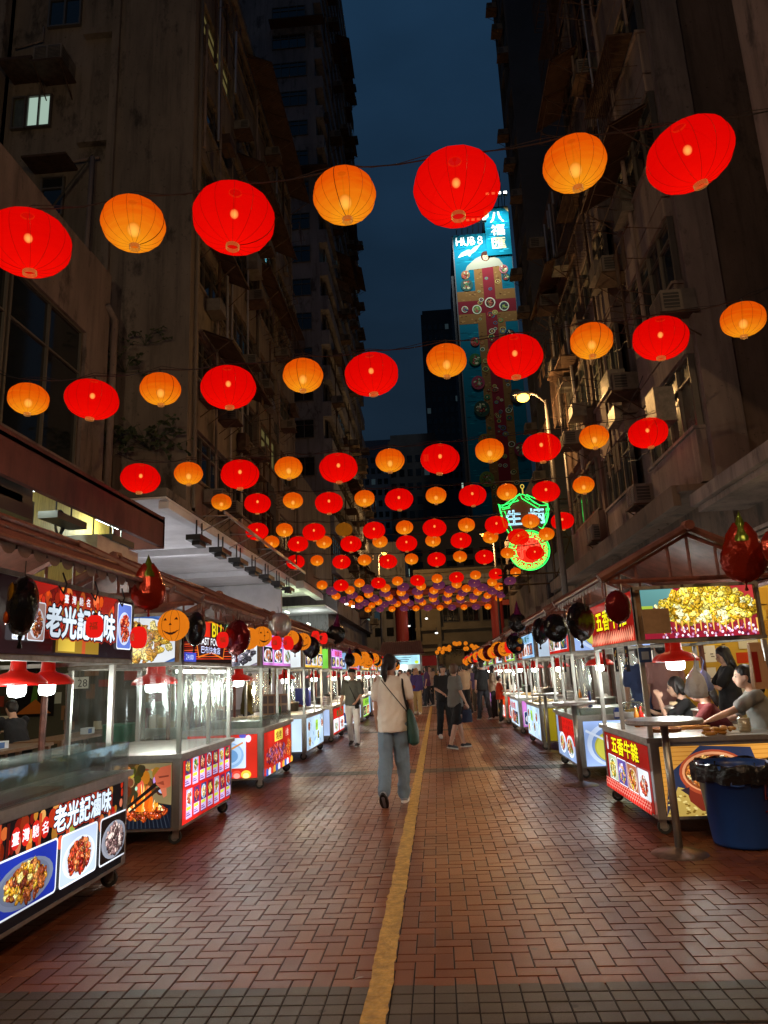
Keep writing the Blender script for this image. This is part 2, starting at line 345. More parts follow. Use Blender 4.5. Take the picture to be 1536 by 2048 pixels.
class Board:
    """2-D print: u to the right, v up, metres; each shape a hair above the one before"""
    def __init__(s, W, H, bgc='#000000', seed=1):
        s.W, s.H = W, H; s.it = []; s.L = 0; s.r = random.Random(seed); s.rect(0, 0, W, H, bgc)
    def poly(s, pts, col, same=False):
        if not same: s.L += 1
        pts = [(min(max(u, 0), s.W), min(max(v, 0), s.H)) for u, v in pts]
        s.it.append((pts, [tuple(range(len(pts)))], s.L, hx(col) if isinstance(col, str) else col))
    def rect(s, u, v, w_, h, col): s.poly([(u, v), (u+w_, v), (u+w_, v+h), (u, v+h)], col)
    def ell(s, u, v, a, b, col, n=20, rot=0, same=False):
        cr, sr = math.cos(rot), math.sin(rot)
        s.poly([(u+a*math.cos(t)*cr-b*math.sin(t)*sr, v+a*math.cos(t)*sr+b*math.sin(t)*cr) for t in [2*math.pi*i/n for i in range(n)]], col, same)
    def rrect(s, u, v, w_, h, col, rad=.02):
        p = []
        for cx, cy, a0 in ((u+w_-rad, v+rad, -90), (u+w_-rad, v+h-rad, 0), (u+rad, v+h-rad, 90), (u+rad, v+rad, 180)):
            for k in range(4): a = R(a0+30*k); p.append((cx+rad*math.cos(a), cy+rad*math.sin(a)))
        s.poly(p, col)
    def text(s, t, u, v, h, col, w_=None, bold=0.0, rot=0):
        vs, fs, x0, x1, y0, y1 = text_tris(t, 0.0)
        if not vs: return
        k = h/(y1-y0); kx = k if w_ is None else w_/(x1-x0)
        s.L += 1; cr, sr = math.cos(rot), math.sin(rot)
        P = [((x-x0)*kx, (y-y0)*k) for x, y in vs]
        q = bold*h*.5; offs = [(0, 0)] if q <= 0 else ([(0, 0), (q, 0), (-q, 0), (0, q), (0, -q)] + ([(q*.7, q*.7), (-q*.7, q*.7), (q*.7, -q*.7), (-q*.7, -q*.7)] if bold > .08 else []))
        for i_, (ox, oy) in enumerate(offs):
            s.L += .12; s.it.append(([(u+ox+a*cr-b*sr, v+oy+a*sr+b*cr) for a, b in P], fs, s.L, hx(col)))
    def blobs(s, u, v, a, b, pal, n=40, size=.03, elong=1.6):
        """a heap of irregular cooked pieces, each with a darker edge and a glint"""
        r = s.r
        n = int(n*1.9); size *= .74
        for i in range(n):
            t = r.uniform(0, 2*math.pi); q = math.sqrt(r.random())
            cu, cv = u+a*q*math.cos(t), v+b*q*math.sin(t)
            sz = size*r.uniform(.6, 1.3); rot = r.uniform(0, math.pi); col = hx(r.choice(pal)); k = r.uniform(.75, 1.15)
            col = tuple(min(1, c*k) for c in col)
            def ring(sc, ox=0, oy=0, m=9):
                cr, sr = math.cos(rot), math.sin(rot); o = []
                for j in range(m):
                    aa = 2*math.pi*j/m; rr = sc*sz*r.uniform(.78, 1.12)
                    x, y = rr*elong*math.cos(aa), rr*math.sin(aa); o.append((cu+ox+x*cr-y*sr, cv+oy+x*sr+y*cr))
                return o
            if i % 6 == 0: s.L += 1
            s.L += .25; s.poly(ring(1.1, sz*.12, -sz*.2), tuple(c*.35 for c in col)+(1,), True)
            s.L += .25; s.poly(ring(.95, 0, 0, 8), col+(1,), True)
            for _ in range(3):
                k2 = r.uniform(.45, 1.7); s.L += .2; s.poly(ring(r.uniform(.2, .5), sz*r.uniform(-.4, .4), sz*r.uniform(-.3, .3), 6), tuple(min(1, c*k2+.02) for c in col)+(1,), True)
            if r.random() < .6: s.L += .2; s.poly(ring(.12, sz*r.uniform(-.3, .3), sz*r.uniform(-.1, .3), 5), (.95, .92, .85, 1), True)
    def bokeh(s, n, pal, size=.03, box=None):
        r = s.r; u0, v0, w_, h = box or (0, 0, s.W, s.H)
        for i in range(n):
            z = size*r.uniform(.4, 1.3); c = tuple(x*r.uniform(.25, .8) for x in hx(r.choice(pal)))
            s.ell(u0+z+r.random()*max(0, w_-2*z), v0+z+r.random()*max(0, h-2*z), z*r.uniform(.5, 1), z, c, 12)
    def picture(s, u, v, w_, h, bgc, plate, pal, n=30, border='#e8ecf5', size=None):
        s.rrect(u, v, w_, h, border, min(w_, h)*.08); g = min(w_, h)*.035
        s.rrect(u+g, v+g, w_-2*g, h-2*g, bgc, min(w_, h)*.07)
        m = min(w_, h)
        if plate:
            s.ell(u+w_/2, v+h*.45, w_*.44, min(h*.40, w_*.5), plate, 22); s.ell(u+w_/2, v+h*.46, w_*.38, min(h*.34, w_*.43), tuple(c*.8 for c in hx(plate)), 22)
        s.blobs(u+w_/2, v+h*.47, w_*.30, min(h*.30, w_*.4), pal, n, size or m*.075)
    def build(s, name, parent, org, ud, nd, mats=None, step=.0005, back=.0):
        """org: lower left corner in the world, ud: direction of u, nd: outward normal"""
        mb = MB(); org = Vector(org); ud = Vector(ud); nd = Vector(nd)
        for pts, fs, L, col in s.it:
            mb.add([org+ud*u+Vector((0, 0, v))+nd*(L*step/ max(1, s.L/60)) for u, v in pts], fs, 0, col)
        return mb.build(name, mats or M['lightbox'], parent)

# ------------------------------------------------------------------ ground
mb = MB(); mb.add([(-400, -60, -.012), (400, -60, -.012), (400, 900, -.012), (-400, 900, -.012)], [(0, 1, 2, 3)])
tag(mb.build('ground', mat('dark_asphalt', (.035, .03, .028), .8, 0, .3, 3)), kind='structure')
mb = MB(); mb.add([(-7.2, -8, -.006), (6.2, -8, -.006), (6.2, 66, -.006), (-7.2, 66, -.006)], [(0, 1, 2, 3)])
tag(mb.build('mortar_bed', mat('mortar', (.010, .007, .006), .95)), kind='structure')
def brickmat(name, c1, c2, c3, rough):
    m = bpy.data.materials.new(name); m.use_nodes = True; t = m.node_tree; b = t.nodes['Principled BSDF']
    b.inputs['Specular IOR Level'].default_value = .26
    g = t.nodes.new('ShaderNodeNewGeometry'); r = t.nodes.new('ShaderNodeValToRGB')
    r.color_ramp.elements[0].color = (*c1, 1); r.color_ramp.elements[1].color = (*c3, 1); e = r.color_ramp.elements.new(.5); e.color = (*c2, 1)
    t.links.new(g.outputs['Random Per Island'], r.inputs[0])
    n = t.nodes.new('ShaderNodeTexNoise'); n.inputs['Scale'].default_value = 1.3; n.inputs['Detail'].default_value = 7
    n2 = t.nodes.new('ShaderNodeTexNoise'); n2.inputs['Scale'].default_value = 260; n2.inputs['Detail'].default_value = 3
    for q in (n, n2): t.links.new(g.outputs['Position'], q.inputs['Vector'])
    mr1 = t.nodes.new('ShaderNodeMapRange'); mr1.inputs[1].default_value = .3; mr1.inputs[2].default_value = .7; mr1.inputs[3].default_value = .80; mr1.inputs[4].default_value = 1.12
    t.links.new(n.outputs[0], mr1.inputs[0])
    mr2 = t.nodes.new('ShaderNodeMapRange'); mr2.inputs[1].default_value = .3; mr2.inputs[2].default_value = .7; mr2.inputs[3].default_value = .6; mr2.inputs[4].default_value = 1.4
    t.links.new(n2.outputs[0], mr2.inputs[0])
    mu = t.nodes.new('ShaderNodeMath'); mu.operation = 'MULTIPLY'; t.links.new(mr1.outputs[0], mu.inputs[0]); t.links.new(mr2.outputs[0], mu.inputs[1])
    vo = t.nodes.new('ShaderNodeTexVoronoi'); vo.inputs['Scale'].default_value = 2.6; t.links.new(g.outputs['Position'], vo.inputs['Vector'])
    gu = t.nodes.new('ShaderNodeMapRange'); gu.inputs[1].default_value = .035; gu.inputs[2].default_value = .055; gu.inputs[3].default_value = .45; gu.inputs[4].default_value = 1; t.links.new(vo.outputs['Distance'], gu.inputs[0])
    n5 = t.nodes.new('ShaderNodeTexNoise'); n5.inputs['Scale'].default_value = .55; n5.inputs['Detail'].default_value = 8; n5.inputs['Roughness'].default_value = .7; t.links.new(g.outputs['Position'], n5.inputs['Vector'])
    g5 = t.nodes.new('ShaderNodeMapRange'); g5.inputs[1].default_value = .56; g5.inputs[2].default_value = .66; g5.inputs[3].default_value = 1; g5.inputs[4].default_value = .62; t.links.new(n5.outputs[0], g5.inputs[0])
    mu2 = t.nodes.new('ShaderNodeMath'); mu2.operation = 'MULTIPLY'; t.links.new(mu.outputs[0], mu2.inputs[0]); t.links.new(gu.outputs[0], mu2.inputs[1])
    mu = t.nodes.new('ShaderNodeMath'); mu.operation = 'MULTIPLY'; t.links.new(mu2.outputs[0], mu.inputs[0]); t.links.new(g5.outputs[0], mu.inputs[1])
    vs = t.nodes.new('ShaderNodeVectorMath'); vs.operation = 'SCALE'; t.links.new(r.outputs[0], vs.inputs[0]); t.links.new(mu.outputs[0], vs.inputs['Scale'])
    t.links.new(vs.outputs[0], b.inputs['Base Color'])
    mr3 = t.nodes.new('ShaderNodeMapRange'); mr3.inputs[1].default_value = .35; mr3.inputs[2].default_value = .7; mr3.inputs[3].default_value = rough-.07; mr3.inputs[4].default_value = rough+.07
    n3 = t.nodes.new('ShaderNodeTexNoise'); n3.inputs['Scale'].default_value = .9; n3.inputs['Detail'].default_value = 4; t.links.new(g.outputs['Position'], n3.inputs['Vector'])
    t.links.new(n3.outputs[0], mr3.inputs[0]); t.links.new(mr3.outputs[0], b.inputs['Roughness'])
    bp = t.nodes.new('ShaderNodeBump'); bp.inputs['Strength'].default_value = .5; bp.inputs['Distance'].default_value = .003
    t.links.new(n2.outputs[0], bp.inputs['Height']); t.links.new(bp.outputs[0], b.inputs['Normal'])
    return m
M['brick'] = brickmat('red_paver', (.155, .047, .021), (.195, .061, .026), (.24, .082, .036), .36)
M['brickd'] = brickmat('grey_paver', (.07, .06, .05), (.09, .076, .062), (.11, .092, .075), .5)
def brick(mb, x0, x1, y0, y1, far):
    g = .0038; x0 += g; x1 -= g; y0 += g; y1 -= g; dz = rnd.uniform(-.0012, .0012)
    if far: mb.add([(x0, y0, dz), (x1, y0, dz), (x1, y1, dz), (x0, y1, dz)], [(0, 1, 2, 3)]); return
    b = .0022; a = [(x0, y0), (x1, y0), (x1, y1), (x0, y1)]; c = [(x0+b, y0+b), (x1-b, y0+b), (x1-b, y1-b), (x0+b, y1-b)]
    mb.add([(x, y, -.0055) for x, y in a]+[(x, y, dz-.0012) for x, y in a]+[(x, y, dz) for x, y in c],
           [(8, 9, 10, 11)]+[(i, (i+1) % 4, 4+(i+1) % 4, 4+i) for i in range(4)]+[(4+i, 4+(i+1) % 4, 8+(i+1) % 4, 8+i) for i in range(4)])
red, dark = MB(), MB()
B0, PER = 3.42, 7.9
def inband(y): k = (y-B0) % PER; return k < .4
X0, X1, Y0, Y1 = -7.0, 6.0, -.2, 48.0
# 90 degree herringbone of 2x1 pavers on a 0.1 m lattice, cut by the grey bands
nx, ny = int((X1-X0)/.1), int((Y1-Y0)/.1)
for j in range(-1, ny):
    y = Y0+.1*j; far = y > 19
    for i in range(-1, nx):
        k = (i-j) % 4
        if k == 0:      # lies across the street
            yb = ((y+.05-B0) % PER)
            if yb < .4: continue
            brick(red, X0+.1*i, X0+.1*i+.2, y, y+.1, far)
        elif k == 3:    # lies along the street: cells (i, j) and (i, j+1)
            a0, a1 = y, y+.2
            if inband(y+.05) and inband(y+.15): continue
            if inband(y+.05): a0 += .1
            if inband(y+.15): a1 -= .1
            brick(red, X0+.1*i, X0+.1*i+.1, a0, a1, far)
# grey bands, stack bond
y = B0
while y < Y1:
    for r_ in range(4):
        for i in range(nx): brick(dark, X0+.1*i, X0+.1*i+.1, y+.1*r_, y+.1*r_+.1, y > 19)
    y += PER
mb = MB()
mb.add([(X0, 48, 0), (X1, 48, 0), (X1, 66, 0), (X0, 66, 0)], [(0, 1, 2, 3)])
red.add([(X0, 48, 0), (X1, 48, 0), (X1, 66, 0), (X0, 66, 0)], [(0, 1, 2, 3)])
tag(red.build('brick_paving', M['brick']), kind='structure'); tag(dark.build('grey_paver_bands', M['brickd']), kind='structure')
# worn yellow line, ragged edges
mb = MB(); L_, R_ = [], []
n = 700
for i in range(n+1):
    y = .3+(64-.3)*(i/n)**1.6
    wob = .012*noise.noise((y*3, 0, 0))
    L_.append((-.36-.056+wob+.013*noise.noise((y*17, 1, 0)), y, .0045)); R_.append((-.36+.056+wob+.013*noise.noise((y*17, 9, 0)), y, .0045))
mb.add(L_+R_, [(i, i+n+1, i+n+2, i+1) for i in range(n)])
tag(mb.build('yellow_painted_line', mat('yellow_road_paint', (.72, .42, .08), .6, 0, .45, 14, (1, 1, 1), .9, 45)), kind='structure')
for sx, a, b in (('a', -30, -7.0), ('b', 6.0, 30)):
    mb = MB(); mb.box(a, b, -8, 66, -.01, .02); tag(mb.build('pavement', mat('pavement_slab', (.12, .10, .09), .7, 0, .35, 2)), kind='structure')

# ------------------------------------------------------------------ building parts
_mesh = {}
def window_mesh(w_, h, axis, nm, glass):
    """frame (origin lower left) and its glass; axis 'x+': faces +x, runs along y; 'y-': faces the camera, runs along x"""
    k = (round(w_, 2), round(h, 2), axis, nm, glass)
    if k in _mesh: return _mesh[k]
    f, g = MB(), MB(); t = .06
    def bx(mb, u0, u1, v0, v1, d0, d1):
        if axis == 'x+': mb.box(d0, d1, u0, u1, v0, v1)
        elif axis == 'x-': mb.box(-d1, -d0, u0, u1, v0, v1)
        else: mb.box(u0, u1, -d1, -d0, v0, v1)
    bx(f, 0, w_, 0, t, -.08, .05); bx(f, 0, w_, h-t, h, -.08, .05)
    for i in range(nm+1): u = (w_-t)*i/nm; bx(f, u, u+t, t, h-t, -.075, .045)
    if h > 1.3: bx(f, t, w_-t, h*.68, h*.68+.045, -.07, .035)
    bx(g, t, w_-t, t, h-t, -.05, -.02)
    _mesh[k] = (f.mesh('window', M['frame']), g.mesh('pane', M[glass])); return _mesh[k]
def window(parent, loc, w_, h, axis, nm=3, glass='winglass'):
    a, b = window_mesh(w_, h, axis, nm, glass)
    o = put(a, 'window', parent, loc); put(b, 'pane', o, loc); return o
def ac_mesh():
    if 'ac' in _mesh: return _mesh['ac']
    m = MB(); m.box(0, .62, -.33, .33, 0, .42, 0)
    m.box(.621, .628, -.29, .29, .04, .38, 1)
    for i in range(9): m.box(.629, .636, -.29, .29, .05+i*.036, .062+i*.036, 0)
    m.box(.629, .64, -.02, .02, .04, .38, 0)
    for s_ in (-1, 1):
        m.box(.3, .58, s_*.331, s_*.336, .06, .36, 1)
        for i in range(4): m.box(.3, .58, s_*.337, s_*.342, .09+i*.07, .105+i*.07, 0)
    m.box(-.02, .68, -.36, .36, -.05, -.01, 2); m.tube([(.62, -.3, -.05), (0, -.3, -.5)], .015, 5, 2); m.tube([(.62, .3, -.05), (0, .3, -.5)], .015, 5, 2)
    _mesh['ac'] = m.mesh('air_conditioner', [M['acbody'], M['acdark'], M['rust']]); return _mesh['ac']
def ac(parent, loc, side, sc=1.0):
    o = put(ac_mesh(), 'air_conditioner', parent, loc, 0 if side == 1 else (math.pi if side == -1 else -math.pi/2)); o.scale = (sc, sc, sc); return o
def awning(parent, x, y0, y1, z, out, drop, side):
    m = MB(); n = int((y1-y0)/.11); vs = []
    for i in range(n*2+1):
        y = y0+(y1-y0)*i/(2*n); dz = .03 if i % 2 else 0
        vs += [(x, y, z+dz), (x+side*out, y, z-drop+dz), (x, y, z+dz-.012), (x+side*out, y, z-drop+dz-.012)]
    fs = []
    for i in range(2*n): a = 4*i; fs += [(a, a+1, a+5, a+4), (a+2, a+6, a+7, a+3)]
    m.add(vs, fs, 0); k = max(2, int((y1-y0)/1.6))
    for i in range(k+1):
        y = y0+.05+(y1-y0-.1)*i/k
        m.tube([(x, y, z-.05), (x+side*out, y, z-drop-.04)], .022, 5, 1); m.tube([(x, y, z-drop-.7), (x+side*out*.9, y, z-drop-.02)], .018, 5, 1)
    m.tube([(x+side*out, y0, z-drop-.03), (x+side*out, y1, z-drop-.03)], .025, 5, 1)
    return m.build('awning', [M['awning'], M['rust']], parent)
def rack(parent, x, y0, y1, z, side, out=.9):
    m = MB()
    for i in range(5): t_ = y0+(y1-y0)*i/4; m.tube([(x, t_, z), (x+side*out, t_, z+.25)], .012, 4)
    m.tube([(x+side*out, y0, z+.25), (x+side*out, y1, z+.25)], .014, 4); m.tube([(x+side*out*.5, y0, z+.12), (x+side*out*.5, y1, z+.12)], .012, 4)
    return m.build('drying_rack', M['rust'], parent)
def cage(parent, x, y0, y1, z0, z1, side, out=.6):
    m = MB()
    n = int((y1-y0)/.16)
    for i in range(n+1): y = y0+(y1-y0)*i/n; m.tube([(x, y, z0), (x+side*out, y, z0), (x+side*out, y, z1), (x, y, z1)], .009, 4)
    for z in (z0, (z0+z1)/2, z1): m.tube([(x, y0, z), (x+side*out, y0, z), (x+side*out, y1, z), (x, y1, z)], .014, 4)
    m.box(x, x+side*out, y0, y1, z1+.02, z1+.05)
    return m.build('window_cage', M['rust'], parent)
def pipe(parent, pts, r=.06, m='concP', name='drain_pipe'):
    mb = MB(); mb.tube(pts, r, 8); return mb.build(name, M[m], parent, True)

# ---- left tall building (A): street front at x=-7, end wall at y=19.8
A = thing('concrete_tower_block', 'brown stained concrete block at left with one lit window on its end wall', 'building', (-12, 28, 0))
mb = MB()
XA, YA0, YA1, ZA0, ZA1 = -7.0, 19.8, 36.2, 6.4, 29.3
mb.box(-22, XA-.35, YA0, YA1, 0, .1)
mb.box(-22, XA-.30, YA0+.02, YA1, ZA0, ZA1)            # core
mb.box(-9.6, XA+.02, YA0-.28, YA0+.6, ZA0+.1, ZA1-.2)    # corner pier of the end wall
mb.box(-22, -13.7, YA0-.18, YA0+.5, ZA0+.2, ZA1-.1)
mb.box(-14.1, -13.7, YA0-.5, YA0+.5, 0, ZA1+.3)          # fin
mb.box(-9.85, -9.6, YA0-.42, YA0+.5, ZA0, ZA1+.1)
for z in (19.2, 23.6): mb.box(-11.0, -9.85, YA0-.22, YA0+.3, z, z+.22)
floors = 7; FH = (ZA1-ZA0)/floors
for f in range(floors):
    z = ZA0+f*FH
    mb.box(XA-.32, XA, YA0+.2, YA1, z, z+1.05); mb.box(XA-.32, XA+.07, YA0+.2, YA1, z+1.05, z+1.15)
    mb.box(XA-.32, XA, YA0+.2, YA1, z+2.75, z+FH)
for k in range(5):
    y = YA0+.2+k*(YA1-YA0-.5)/4; mb.box(XA-.31, XA+.03, y, y+.32, ZA0+.05, ZA1-.05)
mb.box(-22.1, XA+.25, YA0-.1, YA1+.1, ZA1+.01, ZA1+.35)
mb.build('wall', M['concA'], A)
for f in range(floors):
    z = ZA0+f*FH+1.17
    for k in range(4):
        y = YA0+.53+k*(YA1-YA0-.5)/4; wd = (YA1-YA0-.5)/4-.34
        g = {(4, 1): 'curtain', (3, 0): 'curtain', (1, 2): 'litwin2', (0, 3): 'curtain', (5, 0): 'litwin2', (2, 3): 'curtain'}.get((f, k), 'winglass')
        window(A, (XA-.16, y, z), wd, 1.57, 'x+', 4, g)
for (f, y, s_) in ((0, 21.4, 1), (0, 23, 1), (1, 21.0, 1.25), (1, 22.9, 1), (2, 25.6, 1), (2, 28, 1), (3, 26.5, 1.1), (1, 27.2, 1), (0, 29.5, 1), (3, 31.8, 1), (4, 27.8, 1.15), (5, 29.3, 1.2), (2, 33, 1), (1, 33.5, 1), (0, 33.2, 1), (4, 33.6, 1), (5, 24.5, 1), (6, 30, 1.1), (3, 22.2, 1)):
    ac(A, (XA+.03, y, ZA0+f*FH+.55), 1, s_)
awning(A, XA+.05, 26.0, 35.8, 28.9, 1.15, .6, 1); awning(A, XA+.05, 24.6, 31.6, 22.6, 1.1, .6, 1); awning(A, XA+.04, 20.3, 23.6, 16.1, .8, .4, 1)
awning(A, XA+.05, 20.6, 26.4, 12.6, 1.0, .45, 1); awning(A, XA+.05, 27, 33, 19.2, .8, .4, 1)
for y0, z in ((24.2, 9.6), (28.3, 13.2), (30.1, 9.4), (29, 16.6), (31, 20)): rack(A, XA+.05, y0, y0+1.8, z, 1)
cage(A, XA+.05, 31.8, 35.2, 17.2, 19.4, 1, .8); cage(A, XA+.05, 24.3, 27.4, 7.7, 9.3, 1, .5)
mb = MB(); mb.box(XA+.55, XA+.6, 27.7, 28.5, 8.1, 9.3); mb.box(XA+.5, XA+.54, 28.6, 29.1, 7.6, 9.2); mb.box(XA+.6, XA+.65, 27.2, 27.6, 8.5, 9.25)
mb.build('hanging_laundry', M['cloth_dark'], A)
pipe(A, [(XA+.1, YA0+.15, 6.5), (XA+.1, YA0+.15, 29)], .05, 'concA'); pipe(A, [(XA+.12, 27.9, 6.5), (XA+.12, 27.9, 22)], .06, 'concA')
pipe(A, [(-9.7, YA0-.55, 7), (-9.7, YA0-.55, 12.4)], .09, 'concP'); pipe(A, [(-12.6, YA0-.1, 18.45), (-10.2, YA0-.15, 18.6)], .05, 'concP'); pipe(A, [(-10.4, YA0-.3, 12), (-10.35, YA0-.3, 18.5)], .08, 'concP'); pipe(A, [(-13.5, YA0-.1, 23.4), (-12.5, YA0-.12, 23.6), (-12.5, YA0-.12, 24.2)], .03, 'concP')
# end wall windows
window(A, (-12.92, YA0-.06, 20.1), .88, 1.3, 'y-', 2, 'litwin'); window(A, (-13.45, YA0-.06, 20.1), .5, 1.3, 'y-', 1, 'curtain')
window(A, (-12.4, YA0-.06, 24.2), 1.2, 1.7, 'y-', 2); window(A, (-12.2, YA0-.06, 16.6), .8, 1.5, 'y-', 1)
mb = MB(); mb.box(-13.5, -12.3, YA0-1.0, YA0, 22.0, 22.1); mb.box(-12.5, -11.0, YA0-.8, YA0, 18.3, 18.38); mb.build('window_canopy', M['rust'], A)
ac(A, (-11.8, YA0-.0, 21.9), 0, 1.5)
mb = MB()
for i in range(5): mb.tube([(-10.4+.02*i, YA0-.3-.01*i, 18.6-.005*i), (-11.9+.02*i, YA0-.3, 16.4)], .012, 4)
mb.build('stay_cable', M['cable'], A)

# canopy of A: white soffit over the pavement
mb = MB(); mb.box(-12, XA+.0, 18.05, YA1, 6.33, 6.39, 0); mb.box(-9, XA+.03, 18.0, YA1, 6.40, 6.62, 1)
for k in range(2): y = 25.3+k*6.0; mb.box(-12, XA-.35, y, y+.35, 6.1, 6.328, 0)
mb.box(XA-.3, XA-.02, 18.3, YA1-.1, 6.12, 6.327, 0)
mb.build('canopy_soffit', [M['white'], M['concA']], A)
mb = MB()
for k in range(5): y = 21+k*3.0; mb.tube([(XA, y, 6.5), (XA+.9, y, 6.45)], .02, 4); mb.tube([(XA, y, 6.0), (XA+.9, y, 6.4)], .02, 4)
mb.box(XA+.85, XA+.9, 20.5, 34, 6.4, 6.5); mb.build('canopy_bracket', M['galv'], A)
mb = MB(); mb.box(-12.2, -12, 18.1, YA1, 0, 6.3, 0); mb.box(-12.1, -7.8, YA1-.1, YA1+.2, 0, 6.3, 0)
for k in range(4): mb.box(-11.9, -11.4, 19.9+k*5.2, 20.5+k*5.2, 0, 5.95, 1)
mb.build('arcade_wall', [M['white'], M['concP']], A)
mb = MB()
for k in range(5):
    mb.box(-11.98, -11.9, 19.5+k*3.2, 21.6+k*3.2, 3.2, 4.9)
mb.build('shopfront_shutter', M['steel_dark'], A)
# plants on the end wall
def weed(parent, c, n, s_, seed):
    r = random.Random(seed); mb = MB()
    for i in range(n):
        a = r.uniform(0, 6.28); l = s_*r.uniform(.5, 1); u = r.uniform(.0, 1.1)
        p0 = Vector(c); p1 = p0+Vector((math.cos(a)*l*.5, -abs(math.sin(a))*l*.4, l*u*.6)); p2 = p1+Vector((math.cos(a)*l*.6, -abs(math.sin(a))*l*.2, -l*r.uniform(-.2, .6)))
        mb.tube([p0, p1, p2], .008, 3)
        for q in range(10):
            t = r.random(); b = p1.lerp(p2, t); d = Vector((r.uniform(-1, 1), r.uniform(-1, .2), r.uniform(-.9, .3)))*.16*s_; sd = d.cross(Vector((r.uniform(-1, 1), 1, r.uniform(-1, 1)))).normalized()*.035*s_
            mb.add([b, b+d*.5+sd, b+d, b+d*.5-sd], [(0, 1, 2, 3)])
    return mb
leafm = mat('dark_leaves', (.03, .045, .015), .7)
for i, (px, py, n, s_, lb) in enumerate(((250, 745, 16, 1.2, 'dark leafy weed growing from the end wall left of the red lantern'), (300, 900, 22, 1.5, 'spiky weed growing low on the brown end wall above the red canopy'), (290, 690, 8, .9, 'small sprig growing highest on the brown end wall'))):
    p = atY(px, py, YA0-.35); t = thing('wall_plant', lb, 'plant', p); weed(t, p, n, s_, i).build('foliage', leafm, t)

# ---- low building in front of A: facade x=-9
Bl = thing('low_shop_building', 'low pinkish building at left with dark glass upper floor and dull red canopy', 'building', (-12, 10, 0))
mb = MB(); XL = -9.0
mb.box(-16, XL-.003, -4, 17.178, 10.9, 13.35, 0); mb.box(-16, XL-.003, -4, 17.178, 6.3, 6.75, 0)
mb.box(-16, XL, 17.18, 18.45, 0, 13.4, 0); mb.box(-16.2, -16, -4, 18.3, 0, 13.3, 0); mb.box(-16, XL+.12, -4, 18.35, 6.76, 7.0, 0)
mb.box(-15.9, XL-2.0, -4, 17.6, 6.2, 6.3, 0)
mb.build('wall', M['concP'], Bl)
for k in range(5):
    y = 17.2-3.35*(k+1); window(Bl, (XL-.12, y, 7.02), 3.25, 3.86, 'x+', 2)
pipe(Bl, [(XL+.1, 18.6, 5.6), (XL+.1, 18.6, 12.0), (XL+.02, 18.2, 12.3)], .1, 'concP')
mb = MB(); mb.box(XL+.01, -7.0, -4, 17.95, 5.62, 5.70, 1); mb.box(-7.12, -7.0, -4, 18.0, 4.98, 5.78, 0); mb.box(XL, -7.0, 17.9, 18.02, 4.95, 5.8, 0); mb.box(XL, -7.13, -4, 17.88, 5.79, 5.86, 1)
mb.build('canopy', [M['redfascia'], M['concA']], Bl)
for k in range(6):
    y = 16.6-k*2.4; mb = MB(); mb.box(-7.6, -7.2, y-1.2, y, 4.72, 4.86, 0); mb.tube([(-7.4, y-.3, 4.86), (-7.4, y-.3, 5.6)], .02, 4); mb.tube([(-7.4, y-.9, 4.86), (-7.4, y-.9, 5.6)], .02, 4)
    mb.build('floodlight', M['black'], Bl)
# lit restaurant front below
mb = MB(); mb.box(-9.3, -9.15, -4, 10.9, 3.1, 4.9, 0); mb.box(-8.35, -8.2, 11.0, 17.55, 2.2, 5.6, 0); mb.build('lit_plank_wall', M['yellowwall'], Bl)
mb = MB(); mb.box(-9.32, -9.2, 11.0, 17.5, 0, 2.2, 0); mb.box(-14, -13.9, -4, 17.4, .02, 5.4, 0); mb.build('shop_back_wall', mat('shop_back_wall', (.30, .27, .20), .7, 0, .4, 2), Bl)
# ventilation box
p = thing('ventilation_box', 'pale galvanised ventilation box hanging under the dull red canopy', 'vent box', atX(205, 1108, -7.55))
mb = MB(); q = WL(p); mb.box(q.x-.45, q.x+.3, q.y-.9, q.y+.7, q.z-.25, q.z+.28); mb.box(q.x-.35, q.x+.2, q.y+.7, q.y+1.5, q.z-.22, q.z+.25); mb.build('casing', M['galv'], p)
mb = MB(); mb.tube([(q.x, q.y-.5, q.z+.28), (q.x, q.y-.5, 5.6)], .02, 4); mb.tube([(q.x, q.y+.5, q.z+.28), (q.x, q.y+.5, 5.6)], .02, 4); mb.build('hanger_rod', M['black'], p)
p = thing('menu_lightbox', 'dark hanging box sign seen from behind under the red canopy, far left', 'sign box', atX(35, 1000, -7.3))
mb = MB(); q = WL(p); mb.box(q.x-.1, q.x+.1, q.y-1.6, q.y+.3, q.z-.3, q.z+.35); mb.box(q.x-.6, q.x-.12, q.y+.3, q.y+.75, q.z-.28, q.z+.15); mb.build('casing', M['black'], p)
mb = MB(); mb.box(q.x-.2, q.x+.05, q.y-1.64, q.y-1.61, q.z-.25, q.z+.3); mb.build('lit_face', M['tube'], p)
p = thing('coiled_cable', 'black cable coil hanging before the yellow plank wall', 'cable', atX(117, 1045, -7.6)); q = WL(p)
mb = MB()
for k in range(3): mb.tube([(q.x+.02*k, q.y+(.14+.02*k)*math.sin(a*.52), q.z+(.26)*math.cos(a*.52)) for a in range(13)], .015, 5)
mb.build('coil', M['cable'], p)

